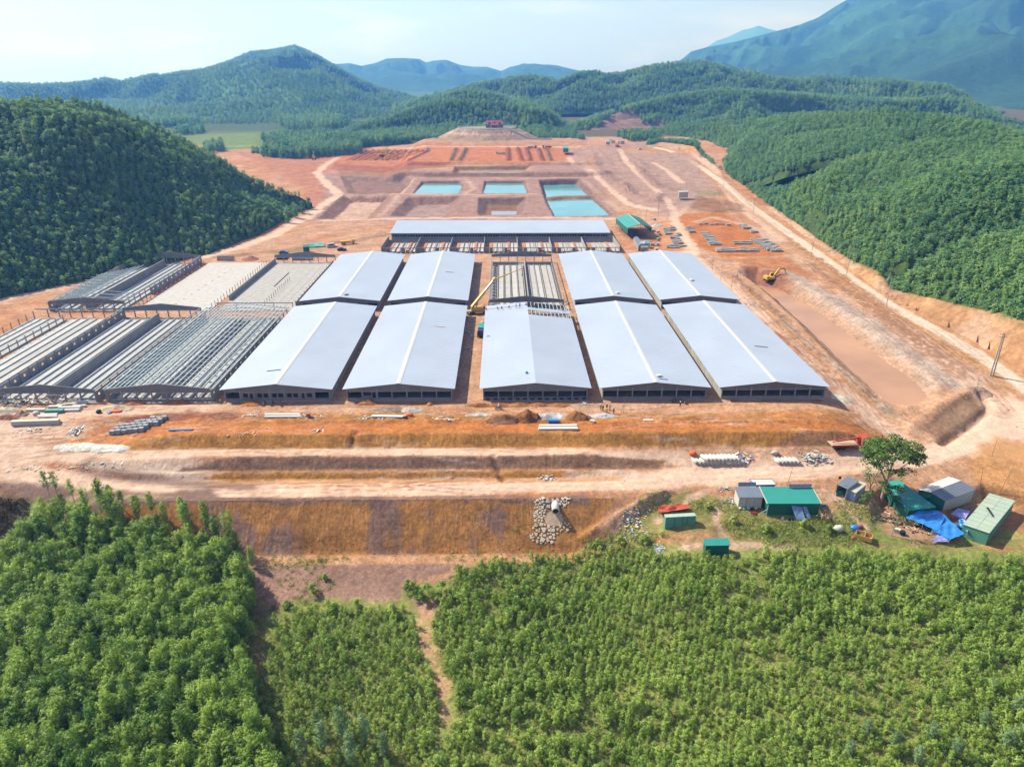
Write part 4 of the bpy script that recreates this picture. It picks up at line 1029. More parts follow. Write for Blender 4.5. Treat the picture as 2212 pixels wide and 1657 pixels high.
# ---- plantation of young trees: the largest 300 stand as trees of their own, the rest as one stand
stand = [[(975, 1238), (1010, 1222), (1120, 1212), (1240, 1200), (1330, 1185), (1430, 1200), (1520, 1208), (1640, 1200), (1800, 1196), (1960, 1200), (2060, 1212), (2230, 1215), (2600, 1230), (2600, 1950), (955, 1950), (955, 1640), (985, 1560), (975, 1480), (945, 1420), (932, 1350)],
         [(590, 1345), (640, 1325), (740, 1322), (850, 1318), (878, 1318), (893, 1350), (905, 1410), (940, 1480), (945, 1555), (955, 1640), (955, 1950), (590, 1950), (575, 1700), (560, 1530), (580, 1430)]]
P = np.concatenate([jitter_rows(zone_pts(s), 1.2, .27, .10) for s in stand])
# thin out a little where the stand is patchy
P = P[fbm(P[:, 0] * .09, P[:, 1] * .09, 3, 71) + rng.uniform(-.5, .9, len(P)) > -.30]
H = zat(P[:, 0], P[:, 1])
ppm, uu, vv = visible_order(P, H)
inview = (uu > 10) & (uu < 2200) & (vv < 1640) & (vv > 1000)
sz = rng.uniform(.45, 1.08, len(P)) * (1 + .3 * fbm(P[:, 0] * .05, P[:, 1] * .05, 2, 72)) * np.where(uu < 940, .95, 1.0)
# lower left of the stand: a few taller pale saplings
rank = np.argsort(-(ppm * np.where(inview, 1, 0)))
solo = rank[:300]; rest = rank[300:]
young = []
for k, i in enumerate(solo):
    young.append(plant_tree('young_acacia', YOUNG[k % 6], P[i, 0], P[i, 1], (sz[i], sz[i] * rng.uniform(.9, 1.15)), rng.uniform(0, 6.28), 'bushy yellow green young acacia in the plantation at the bottom of the photo', 'young tree', 'young acacia trees planted in the near field'))
protoY = [t.children[0] if t.children[0].name.startswith('crown') else t.children[1] for t in young[:6]]
i = rest
scatter('young_plantation', np.stack([P[i, 0], P[i, 1], H[i]], 1), np.stack([sz[i], sz[i], sz[i] * rng.uniform(.9, 1.15, len(i))], 1), rng.uniform(0, 6.28, len(i)), rng.integers(0, 6, len(i)), protoY, 'dense stand of yellow green young acacia trees filling the near field', 'plantation')
print('plantation', len(P))
# ---- taller forest on the left
fpoly = zone_pts([(40, 1165), (120, 1135), (330, 1155), (470, 1205), (540, 1262), (555, 1300), (535, 1350), (530, 1430), (560, 1540), (610, 1700), (640, 1950), (-300, 1950), (-300, 1500), (-20, 1330)])
P = jitter_rows(fpoly, 1.55, .55, .3)
extra = np.array([GT(*p)[:2] for p in [(140, 1105), (190, 1112), (250, 1118), (300, 1122), (360, 1135), (410, 1150), (470, 1172), (515, 1200), (545, 1225), (100, 1120), (225, 1100), (330, 1108), (395, 1122), (450, 1150), (500, 1180)]])
P = np.concatenate([P, extra])
H = zat(P[:, 0], P[:, 1]); ppm, uu, vv = visible_order(P, H + 6)
inview = (uu > -20) & (uu < 2200) & (vv < 1690)
sz = rng.uniform(.58, 1.08, len(P))
rank = np.argsort(-(ppm * np.where(inview, 1, 0)))
solo = rank[:300]; rest = rank[300:]
grown = []
for k, i in enumerate(solo):
    grown.append(plant_tree('acacia_tree', GROWN[k % 6], P[i, 0], P[i, 1], (sz[i] * 1.0, sz[i] * rng.uniform(.66, .92)), rng.uniform(0, 6.28), 'tall slim green acacia in the dense grove at the lower left', 'tree', 'tall acacias of the lower left grove'))
protoG = [[c for c in t.children if c.name.startswith('crown')][0] for t in grown[:6]]
if len(rest):
    i = rest
    scatter('acacia_grove', np.stack([P[i, 0], P[i, 1], H[i]], 1), np.stack([sz[i], sz[i], sz[i] * .8], 1), rng.uniform(0, 6.28, len(i)), rng.integers(0, 6, len(i)), protoG, 'back of the dense acacia grove at the lower left', 'grove')
print('grove', len(P))
# ---- pale feathery saplings overtopping the young stand
for k, (u, v, h) in enumerate([(700, 1625, 6.4), (742, 1600, 7.0), (790, 1610, 6.2), (760, 1655, 6.8), (655, 1640, 6.0), (830, 1640, 5.6), (690, 1590, 5.4), (1830, 1640, 3.6), (1870, 1590, 3.4), (1930, 1620, 3.8), (2010, 1600, 3.6), (2060, 1640, 4.0), (2120, 1570, 3.6), (2170, 1620, 4.2), (2190, 1540, 3.4), (2140, 1500, 3.2), (2205, 1600, 3.8), (1980, 1650, 3.6)]):
    x, y, z = GT(u, v); t = empty('pale_sapling', (x, y, z), k * 1.3, 'taller bluish feathery sapling overtopping the middle thicket' if k < 7 else 'bluish feathery sapling standing out of the right hand stand', 'tree', 'tall saplings of the middle thicket' if k < 7 else 'bluish saplings of the right hand stand')
    t.scale = (h / 9, h / 9, h / 9) if k < 7 else (h / 7, h / 7, h / 9)
    link('crown', PALEC[k % 3], t); link('trunk', GROWN[k % 6][1], t)
# ---- shrubs standing by themselves
def shrub(u, v, h, r, seed, label, name='shrub', material=None, group=None):
    x, y, z = GT(u, v)
    t = empty(name, (x, y, z), random.Random(seed).uniform(0, 6), label, 'shrub', group)
    link('foliage', leaf_mesh('foliage', crown_shoots(h, r, 12, 46, .36, .16, seed, .2), material or M_leafF), t)
    link('stem', trunk_mesh('stem', h * .7, .05, .02, M_bark, seed, 4, .2, r * .7), t)
    return t
for k, (u, v, h, r) in enumerate([(895, 1288, 3.3, 1.7), (925, 1292, 3.6, 1.8), (955, 1286, 3.2, 1.7), (912, 1300, 2.6, 1.4), (880, 1276, 2.4, 1.2), (945, 1300, 2.4, 1.3)]):
    shrub(u, v, h, r, 400 + k, 'dark green shrub in the clump at the top of the footpath', group='shrubs at the head of the footpath')
for k, (u, v, h, r, lb) in enumerate([(676, 1282, 2.2, 1.3, 'lone round shrub on the bare purple earth below the bank'), (702, 1252, 1.2, .7, 'tiny shrub on bare earth nearest the foot of the bank'), (770, 1312, 1.8, 1.0, 'shrub at the top edge of the middle thicket'), (620, 1312, 1.6, 1.0, 'small bush at the grove side of the bare purple earth'), (725, 1318, 1.7, 1.0, 'bush left of the one at the middle thicket top edge'), (545, 1385, 4.2, 1.9, 'large drooping bush at the foot of the tall grove'), (850, 1330, 2.6, 1.3, 'tallest bush of the middle thicket, beside the footpath')]):
    shrub(u, v, h, r, 420 + k, lb)
for k, (u, v, h) in enumerate([(112, 1088, 8.2), (130, 1085, 7.6), (163, 1092, 6.4), (222, 1098, 7.2), (245, 1098, 5.6), (268, 1104, 5.0), (403, 1140, 7.5)]):
    x, y, z = GT(u, v)
    t = empty('slim_eucalyptus', (x, y, z), k, ['tallest slim eucalyptus, leftmost above the grove by the haul road', 'slim eucalyptus just right of the tallest one above the grove', 'short slim eucalyptus third from the left above the grove', 'fuller eucalyptus with bare trunk above the middle of the grove', 'small eucalyptus leaning beside the fuller one above the grove', 'sparse eucalyptus at the right end of the row above the grove', 'single bluish eucalyptus standing out at the right of the grove'][k], 'tree', 'slim eucalyptus trees above the grove')
    link('crown', leaf_mesh('crown', crown_fine(h * .12 + .1, h * .5, h, 16, 30, .34, .14, 500 + k, .2, .35), M_leafF), t)
    link('trunk', trunk_mesh('trunk', h * .85, .07, .03, M_barkpale, 510 + k, 5, .5, .7), t)

# ---- the big shade tree by the huts
def limb_tree(name, u, v, spec, lobes, leafm, label, seed, barkm, ln=.42, wd=.22, per=75):
    x, y, z = GT(u, v)
    t = empty(name, (x, y, z), 0, label, 'tree')
    m = MB()
    for (a, b, r0, r1) in spec: m.tube(a, b, r0, r1, 7, False)
    m.build('trunk', barkm, t, smooth=True)
    g = np.random.default_rng(seed); V = []
    for (cx, cy, cz, r) in lobes:
        d = g.normal(size=(per, 3)); d /= np.linalg.norm(d, axis=1, keepdims=True); d[:, 2] = np.where(d[:, 2] < -.3, -d[:, 2] * .5, d[:, 2])
        c = np.array([cx, cy, cz]) + d * np.array([r, r, r * .62]) * g.uniform(.5, 1.08, per)[:, None]
        V.append(leaves(c, d * .8 + np.array([0, 0, .5]) + g.normal(size=(per, 3)) * .3, ln, wd, -.2, g))
    link('crown', leaf_mesh('crown', np.concatenate(V), leafm), t)
    return t
g = random.Random(5); L = []
for k in range(74):
    a = g.uniform(0, 6.283); q = math.sqrt(g.random()); 
    L.append((q * 6.0 * math.cos(a) - .3, q * 4.6 * math.sin(a), 13.4 - 2.2 * q * q + g.uniform(-1.9, 1.5), g.uniform(1.0, 1.6)))
for k in range(7):
    a = g.uniform(0, 6.28); L.append((4.6 * math.cos(a), 3.6 * math.sin(a), 9.6 + g.uniform(-.6, .8), g.uniform(.8, 1.2)))
limb_tree('shade_tree', 1903, 1082, [((0, 0, -.5), (.1, 0, 4.5), .34, .28), ((.1, 0, 4.5), (-2.6, .3, 9.5), .22, .13), ((-2.6, .3, 9.5), (-4.2, .5, 12.5), .13, .05), ((.1, 0, 4.5), (.6, .2, 9.5), .24, .16), ((.6, .2, 9.5), (1.2, -.8, 13.2), .16, .05), ((.6, .2, 9.5), (3.6, .8, 12.2), .13, .05), ((.6, .2, 8.5), (-1.2, 1.5, 12.8), .12, .05), ((.1, 0, 5.5), (3.4, -1.2, 10.6), .14, .06), ((-2.6, .3, 9.3), (-1.6, -1.8, 12.8), .1, .04), ((3.4, -1.2, 10.4), (5, -.6, 12), .08, .03)], L, M_leafB, 'big spreading shade tree with bare forked trunk among the huts', 11, M_barkpale, .5, .26, 95)
L = [(g.uniform(-2.0, 2.0), g.uniform(-1.5, 1.5), 4.2 + g.uniform(0, 3.8), g.uniform(.7, 1.1)) for k in range(15)]
limb_tree('pale_tree', 1872, 1082, [((0, 0, -.4), (.1, 0, 3.5), .16, .12), ((.1, 0, 3.5), (-1, .2, 7), .1, .04), ((.1, 0, 3.5), (1.1, .2, 7.2), .1, .04), ((.1, 0, 2.5), (1.6, -.5, 5), .06, .03), ((.1, 0, 3), (-1.7, -.4, 5.2), .06, .03)], L, M_leafP, 'thin greyish tree under the left side of the big shade tree', 12, M_bark, .36, .15, 40)
L = [(g.uniform(-1.7, 1.7), g.uniform(-1.4, 1.4), 2.8 + g.uniform(0, 3.6), g.uniform(.8, 1.2)) for k in range(14)]
limb_tree('leafy_tree', 1918, 1098, [((0, 0, -.4), (.1, 0, 3), .14, .1), ((.1, 0, 3), (-.8, .2, 5.5), .08, .03), ((.1, 0, 2.6), (1.2, .2, 5.2), .08, .03)], L, M_leafB, 'smaller bright leafy tree against the green hut roof below the shade tree', 13, M_bark, .45, .24, 60)
L = [(g.uniform(-1.2, 1.2), g.uniform(-1, 1), 1.6 + g.uniform(0, 2.2), g.uniform(.5, .8)) for k in range(9)]
limb_tree('small_tree', 1868, 1092, [((0, 0, -.4), (.1, 0, 2), .08, .05), ((.1, 0, 2), (.6, 0, 3.2), .05, .02)], L, M_leafB, 'short leafy tree right beside the blue walled hut', 14, M_bark, .4, .2, 55)
L = [(g.uniform(-1.8, 1.8) + 1.2, g.uniform(-1, 1), 3.0 + g.uniform(0, 2.4), .7) for k in range(7)]
limb_tree('bare_tree', 1925, 1158, [((0, 0, -.4), (.2, 0, 2.2), .12, .09), ((.2, 0, 2.2), (.4, 0, 4.6), .08, .03), ((.2, 0, 2.0), (2.0, 0, 4.4), .07, .03), ((.2, 0, 1.6), (-1.3, 0, 3.6), .05, .02)], L, M_leafB, 'nearly bare small tree with forked stems in front of the green hut', 15, M_barkpale, .36, .18, 26)

# ---- forests on the hills
htree = []
for k, (u, v) in enumerate([(668, 452), (655, 462), (640, 472), (622, 482)]):
    x, y, z = GT(u, v)
    htree.append(plant_tree('hill_tree', HTREE[k], x, y, (1.0, 1.0), k, ['last tree at the tip of the left hill, beside the haul road', 'second tree from the tip along the left hill foot', 'third tree from the tip along the left hill foot', 'fourth tree from the tip along the left hill foot'][k], 'tree', 'trees at the tip of the left hill'))
protoH = [[c for c in t.children if c.name.startswith('crown')][0] for t in htree]
lt = []
for k, (u, v) in enumerate([(1918, 632), (1932, 640), (1955, 645), (1980, 647)]):
    q0 = ray(u, v); th_ = math.atan2(q0[0], q0[1]); D = float(np.interp(th_, S2.ft, S2.fr)) + 3; x, y = D * math.sin(th_), D * math.cos(th_)
    t = empty('hill_tree', (x, y, float(S2.height(np.array([x]), np.array([y]))[0]) - .3), k, ['first light green tree at the tip of the nearest right hand spur', 'second light green tree from the tip of the nearest spur', 'third light green tree from the tip of the nearest spur', 'fourth light green tree from the tip of the nearest spur'][k], 'tree', 'edge trees of the nearest right hand spur')
    t.scale = (.85, .85, .85); o = HTREE[k][0].copy(); o.materials.clear(); o.materials.append(M_leafL); link('crown', o, t); link('trunk', HTREE[k][1], t); lt.append(t)
protoL = [[c for c in t.children if c.name.startswith('crown')][0] for t in lt]
allH = [LH, RH, S1, S2, S3, S4, CF, CM, CH]
def wood(h, name, sp, sc, label, cut=None, qmax=1.12, umin=-350, umax=2560, gapseed=0, protos=None):
    t = np.linspace(h.t0, h.t1, 400)
    rmax = np.max(np.interp(t, h.ct, h.cr)) * 1.15
    xa, xb = rmax * math.sin(h.t0) - 20, rmax * math.sin(h.t1) + 20
    rmin = np.min(np.interp(t, h.ft, h.fr))
    gx, gy = np.meshgrid(np.arange(min(xa, rmin * math.sin(h.t0) - 20), max(xb, rmin * math.sin(h.t1) + 20), sp), np.arange(rmin * .6, rmax, sp))
    P = np.stack([gx.ravel(), gy.ravel()], 1); P += rng.uniform(-.42 * sp, .42 * sp, P.shape)
    if h in (S1, S2, S3, S4): qmax = 1.5
    P = P[h.inside(P[:, 0], P[:, 1], 1 + (qmax - 1))]
    z = h.height(P[:, 0], P[:, 1])
    ok = np.ones(len(P), bool)
    for o in allH:
        if o is not h:
            m = o.span(P[:, 0], P[:, 1])
            ok &= ~(m & (o.height(P[:, 0], P[:, 1]) > z + 3.0))
    gz = zat(P[:, 0], P[:, 1]); ok &= gz < z + 2
    _, u, v = visible_order(P, z + 5)
    ok &= (u > umin) & (u < umax) & (v > -60)
    if cut is not None: ok &= ~cut(P, u, v)
    P, z = P[ok], z[ok]
    pick = rng.integers(0, 4, len(P)) + (0 if protos else 4 * (fbm(P[:, 0] * .013, P[:, 1] * .013, 3, 31 + gapseed) + rng.uniform(-.35, .35, len(P)) > .05))
    s = sc * rng.uniform(.72, 1.18, len(P)) * (1 + .16 * fbm(P[:, 0] * .03, P[:, 1] * .03, 3, 66 + gapseed))
    scatter(name, np.stack([P[:, 0], P[:, 1], z - .6], 1), np.stack([s * 1.06, s * 1.06, s * rng.uniform(.62, .95, len(P))], 1), rng.uniform(0, 6.28, len(P)), pick, protos or protoH + protoL, label, 'forest')
    print(name, len(P))
wood(LH, 'hill_forest', 2.25, .64, 'plantation forest covering the left hill', protos=protoL)
wood(LM, 'mountain_forest', 8.5, 1.15, 'scattered forest on the slopes of the left peak', qmax=1.05)
wood(RH, 'hill_forest', 2.55, .72, 'plantation forest on the long hill behind the white road')
wood(S1, 'hill_forest', 2.4, .72, 'plantation forest on the middle spur above the white road')
wood(S3, 'hill_forest', 2.5, .72, 'plantation forest on the spur behind the middle one', protos=protoL)
wood(S4, 'hill_forest', 2.7, .76, 'plantation forest on the farthest spur above the white road')
wood(S2, 'hill_forest', 2.35, .73, 'lighter plantation forest on the nearest right hand spur', protos=protoL)
wood(CF, 'hill_forest', 3.7, 1.0, 'forest on the hill behind the red roofed house')
burnt = lambda P, u, v: (polydist(u, v, BURNT) + 6 * fbm(u * .05, v * .08, 3, 4) > 0)
wood(CM, 'hill_forest', 4.2, 1.1, 'forest round the burnt patch right of the mound', burnt)
wood(CH, 'hill_forest', 4.8, 1.25, 'forest on the high green ridge of the middle distance')
# belts of trees on the flat between fields and site
bl = []
for poly, sp, sc in (([(560, 328), (640, 318), (780, 316), (780, 326), (650, 334), (570, 332)], 4.2, 1.2), ([(440, 318), (478, 310), (482, 322), (450, 328)], 4.5, 1.1), ([(330, 268), (430, 262), (425, 272), (335, 276)], 6, 1.5), ([(380, 286), (440, 280), (440, 288), (385, 292)], 6, 1.3), ([(600, 268), (720, 258), (760, 275), (700, 285), (620, 280)], 6, 1.5), ([(1330, 300), (1420, 296), (1425, 308), (1360, 312)], 4.5, 1.1), ([(560, 300), (700, 292), (760, 300), (700, 316), (590, 318)], 5, 1.2)):
    Q_ = jitter_rows(PG(poly, 10), sp, sp * .4); bl.append((Q_, np.full(len(Q_), sc)))
P = np.concatenate([b[0] for b in bl]); s = np.concatenate([b[1] for b in bl]) * rng.uniform(.75, 1.2, sum(len(b[0]) for b in bl))
scatter('tree_belt', np.stack([P[:, 0], P[:, 1], zat(P[:, 0], P[:, 1]) - .5], 1), np.stack([s, s, s], 1), rng.uniform(0, 6.28, len(P)), rng.integers(0, 4, len(P)), protoH, 'belts of trees between the green fields and the red earth', 'trees')
# skyline trees on the left mountain
cr = np.linspace(0, 1, 90); uu_ = 545 + 92 * cr
t_ = np.array([math.atan2(*atD(u, 110, 2740)[:2]) for u in uu_]); r_ = np.interp(t_, LM.ct, LM.cr)
P = np.stack([r_ * np.sin(t_), r_ * np.cos(t_)], 1) + rng.uniform(-6, 6, (90, 2)); zz = np.interp(t_, LM.ct, LM.cz)
s = rng.uniform(.6, 1.15, 90)
scatter('skyline_trees', np.stack([P[:, 0], P[:, 1], zz - 3], 1), np.stack([s, s, s], 1), rng.uniform(0, 6, 90), rng.integers(0, 4, 90), protoH, 'row of trees along the summit of the left peak', 'trees')
# ---- grass, weeds and scrub (nobody could count them)
def tuft_mesh(name, n, h, w, material, seed, spread=.35):
    g = np.random.default_rng(seed)
    c = np.stack([g.normal(0, spread, n), g.normal(0, spread, n), g.uniform(.15, .6, n) * h], 1)
    nrm = g.normal(size=(n, 3)); nrm[:, 2] = np.abs(nrm[:, 2]) * .5 + .3
    return leaf_mesh(name, leaves(c, nrm, h, w, 1.6, g), material)
gp = np.concatenate([jitter_rows(zone_pts(q), sp, sp * .5) for q, sp in (([(1372, 1082), (1440, 1072), (1450, 1092), (1400, 1110), (1370, 1100)], .75), ([(1478, 1080), (1570, 1078), (1575, 1105), (1500, 1112)], .8), ([(1590, 1090), (1640, 1120), (1650, 1160), (1590, 1170), (1560, 1130)], .8), ([(1640, 1125), (1850, 1120), (1860, 1180), (1650, 1182)], .7), ([(1800, 1080), (1900, 1100), (1905, 1130), (1820, 1120)], .85), ([(1250, 1165), (1330, 1150), (1440, 1150), (1420, 1190), (1260, 1190)], .8))])
t1 = tag(link('grass', tuft_mesh('grass', 26, .5, .12, M_grass, 1), None, (*GT(1600, 1140)[:2], GT(1600, 1140)[2])), 'rough green grass tuft between the huts', 'grass', None, 'stuff')
t2 = tag(link('grass', tuft_mesh('grass', 34, .7, .13, M_grass, 2, .5), None, GT(1700, 1150)), 'rough green grass tuft below the green hut', 'grass', None, 'stuff')
s = rng.uniform(.35, 1.0, len(gp))
scatter('grass', np.stack([gp[:, 0], gp[:, 1], zat(gp[:, 0], gp[:, 1])], 1), np.stack([s, s, s], 1), rng.uniform(0, 6, len(gp)), rng.integers(0, 2, len(gp)), [t1, t2], 'rough grass and weeds round the huts', 'grass')
up = np.concatenate([jitter_rows(zone_pts(q), .95, .45) for q in stand + [[(480, 1215), (540, 1290), (520, 1400), (560, 1700), (600, 1700), (590, 1320)]]])
s = rng.uniform(.5, 1.1, len(up))
scatter('undergrowth', np.stack([up[:, 0], up[:, 1], zat(up[:, 0], up[:, 1])], 1), np.stack([s, s, s * .8], 1), rng.uniform(0, 6, len(up)), rng.integers(0, 2, len(up)), [t1, t2], 'grass and weeds under the young trees', 'undergrowth')
wp = np.concatenate([jitter_rows([(-50, 111.5), (14, 111), (16, 114.6), (-48, 115)], 1.1, .55), jitter_rows([(-48, 115), (14, 115), (14, 121.5), (-48, 121.5)], 2.6, 1.3), jitter_rows(zone_pts([(600, 1210), (900, 1210), (860, 1310), (580, 1330)]), 1.5, .7)])
wp = wp[fbm(wp[:, 0] * .12, wp[:, 1] * .2, 3, 88) > .12]; s = rng.uniform(.3, .9, len(wp))
scatter('weeds', np.stack([wp[:, 0], wp[:, 1], zat(wp[:, 0], wp[:, 1])], 1), np.stack([s, s, s], 1), rng.uniform(0, 6, len(wp)), rng.integers(0, 2, len(wp)), [t1, t2], 'sparse weeds on the ochre bank and its foot', 'weeds')
d1 = tag(link('scrub', tuft_mesh('scrub', 34, .8, .2, M_dry, 3, .5), None, GT(20, 1130)), 'brown withered scrub at the left edge', 'scrub', None, 'stuff')
sp_ = jitter_rows(zone_pts([(-300, 1075), (55, 1080), (60, 1130), (10, 1290), (-40, 1400), (-300, 1450)]), .9, .45)
s = rng.uniform(.5, 1.2, len(sp_))
scatter('scrub', np.stack([sp_[:, 0], sp_[:, 1], zat(sp_[:, 0], sp_[:, 1])], 1), np.stack([s, s, s], 1), rng.uniform(0, 6, len(sp_)), np.zeros(len(sp_)), [d1], 'brown withered scrub on the slope at the left edge', 'scrub')
for k, (u, v, h, r, lb) in enumerate([(1655, 1150, 1.9, 1.2, 'rounded bush in the grass below the grey and green hut'), (1585, 1128, 1.6, 1.1, 'dark bush at the corner of the grey hut yard'), (1735, 1140, 1.9, 1.4, 'wide bush in the middle of the lower grass'), (1790, 1150, 1.6, 1.1, 'low bush left of the yellow tipper body'), (1290, 1182, 2.0, 1.4, 'bush at the left end of the weedy hollow'), (1340, 1178, 2.2, 1.5, 'greyish bush beside the rubbish heap'), (1390, 1172, 1.8, 1.2, 'bush at the right of the weedy hollow below the rubbish'), (1530, 1098, 1.3, 1.0, 'bush in the grass knoll left of the grey hut')]):
    shrub(u, v, h, r, 450 + k, lb, 'bush', M_grass if k % 2 else M_leafY)
# pampas-like plumes by the green hut
x, y, z = GT(1782, 1120); t = empty('reed_clump', (x, y, z), 0, 'clump of pinkish plumed reeds at the corner of the green hut', 'reeds')
link('foliage', tuft_mesh('foliage', 60, 1.2, .12, M_grass, 5, .8), t); link('plume', tuft_mesh('plume', 70, 1.9, .16, M_reed, 6, .8), t, (0, 0, .5))
print('plants', round(time.time() - T0, 1))
# ================================================================== BARNS
def roof_mat(name, col):
    m = mat(name, col, .45, .0, .09, .09, 0, .4, grime=.10)
    return m
M_roof = roof_mat('white_steel_sheet', (.345, .415, .535))
M_ridge = mat('ridge_white', (.50, .52, .545), .5, 0, .04, .3)
M_conc = mat('concrete', (.285, .29, .305), .9, 0, .22, .35, .3, grime=.12)
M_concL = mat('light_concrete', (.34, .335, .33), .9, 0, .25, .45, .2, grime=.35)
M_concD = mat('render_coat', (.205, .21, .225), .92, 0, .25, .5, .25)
M_block = mat('block_wall', (.25, .245, .25), .92, 0, .2, .8, .3)
M_steel = mat('blue_grey_steel', (.50, .62, .69), .5, .3, .12, .5)
M_rust = mat('rusty_board', (.36, .16, .09), .9, 0, .3, .8)
M_slat = mat('slat_floor', (.375, .38, .385), .9, 0, .22, .6, .2, grime=.3)
M_dark = mat('dark_pit', (.07, .06, .055), .95, 0, .2, 1)
M_black = mat('black_plastic_and_shade', (.02, .02, .025), .6, 0, .2, 1)  # also the painted-in darkness of the culvert and pit mouths
M_white = mat('white_sheet', (.54, .54, .54), .5, 0, .06, .5)
M_metal = mat('grey_metal', (.35, .37, .39), .5, .4, .1, .5)
HALF, EAVE, RIDGE, WALLX = 14.0, 3.45, 4.95, 13.0
SH = {}
def roof_z(x): return EAVE + (RIDGE - EAVE) * (1 - abs(x) / HALF)
def slope_mesh(sg, L, skip=None):
    """one roof slope: thin sheet with standing ribs every metre"""
    m = MB(); t = .06
    rows = [(0, L)] if skip is None else skip
    for (a, b) in rows:
        m.hexa([(0, a, RIDGE - t), (sg * HALF, a, EAVE - t), (sg * HALF, b, EAVE - t), (0, b, RIDGE - t), (0, a, RIDGE), (sg * HALF, a, EAVE), (sg * HALF, b, EAVE), (0, b, RIDGE)] if sg > 0 else
               [(sg * HALF, a, EAVE - t), (0, a, RIDGE - t), (0, b, RIDGE - t), (sg * HALF, b, EAVE - t), (sg * HALF, a, EAVE), (0, a, RIDGE), (0, b, RIDGE), (sg * HALF, b, EAVE)])
        y = a + .5
        while y < b:
            z = .035
            x0, x1 = (0.12 * sg, (HALF - .02) * sg)
            p = lambda x, dy, dz: (x, y + dy, roof_z(x) + dz)
            m.add([p(x0, -.10, -.004), p(x1, -.10, -.004), p(x1, .10, -.004), p(x0, .10, -.004), p(x0, -.04, z), p(x1, -.04, z), p(x1, .04, z), p(x0, .04, z)], [(4, 5, 6, 7), (0, 1, 5, 4), (2, 3, 7, 6)] if sg > 0 else [(7, 6, 5, 4), (4, 5, 1, 0), (6, 7, 3, 2)])
            y += 1.0
    return m.mesh('roof', M_roof)
def gable_mesh(t=.18, zb_=2.62):
    m = MB(); n = 7
    for k in range(n):
        x0 = -WALLX + k * 26 / 7; x1 = x0 + 26 / 7
        for (a, b) in (((x0, x1),) if not (x0 < 0 < x1) else ((x0, 0), (0, x1))):
            m.hexa([(a, 0, zb_), (b, 0, zb_), (b, t, zb_), (a, t, zb_), (a, 0, roof_z(a) - .09), (b, 0, roof_z(b) - .09), (b, t, roof_z(b) - .09), (a, t, roof_z(a) - .09)])
    return m.mesh('gable_wall', M_concD)
def part(name, me, par, loc=(0, 0, 0), rot=(0, 0, 0), label=None):
    o = link(name, me, par, loc, rot)
    if label: o['label'] = label
    return o
def bx(name, mats, *a):
    m = MB()
    for b in (a if isinstance(a[0], (tuple, list)) else [a]): m.box(*b)
    return m.mesh(name, mats)
SH['gable'] = gable_mesh()
SH['col'] = bx('column', M_conc, -.14, .14, -.14, .14, -.2, 3.3)
SH['sill'] = bx('base_wall', M_block, -WALLX, WALLX, 0.02, .2, -.2, .72)
SH['lintel'] = bx('lintel', M_conc, -WALLX - .1, WALLX + .1, -.04, .24, 2.42, 2.62)
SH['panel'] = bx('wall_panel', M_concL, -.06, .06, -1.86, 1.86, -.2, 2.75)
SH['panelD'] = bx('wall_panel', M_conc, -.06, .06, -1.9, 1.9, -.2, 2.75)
SH['sidecol'] = bx('column', M_conc, -.13, .13, -.13, .13, -.2, 3.36)
SH['beam'] = bx('eave_beam', M_conc, -.12, .12, .4, 67.2, 3.1, 3.34)
def windowed_panel():
    m = MB(); w = 1.9
    m.box(-.07, .07, -w, w, -.2, 1.35).box(-.07, .07, -w, w, 2.05, 2.75).box(-.07, .07, -w, -.45, 1.35, 2.05).box(-.07, .07, .45, w, 1.35, 2.05)
    return m.mesh('wall_panel', M_conc)
SH['panelW'] = windowed_panel()
SH['ridge'] = (lambda m: (m.hexa([(-.55, 0, RIDGE - .05), (0, 0, RIDGE + .01), (0, 68, RIDGE + .01), (-.55, 68, RIDGE - .05), (-.55, 0, RIDGE + .01), (0, 0, RIDGE + .09), (0, 68, RIDGE + .09), (-.55, 68, RIDGE + .01)]), m.hexa([(0, 0, RIDGE + .01), (.55, 0, RIDGE - .05), (.55, 68, RIDGE - .05), (0, 68, RIDGE + .01), (0, 0, RIDGE + .09), (.55, 0, RIDGE + .01), (.55, 68, RIDGE + .01), (0, 68, RIDGE + .09)]), m.mesh('ridge_cap', M_ridge))[-1])(MB())
SH['slopeL'] = slope_mesh(-1, 68); SH['slopeR'] = slope_mesh(1, 68)
SH['floor'] = bx('floor_slab', M_concL, -12.9, 12.9, .3, 67.3, -.15, .06)
SH['slab'] = bx('floor_slab', M_slat, -12.9, 12.9, .3, 67.3, -.15, .10)
GRP = 'big livestock barns of the site'
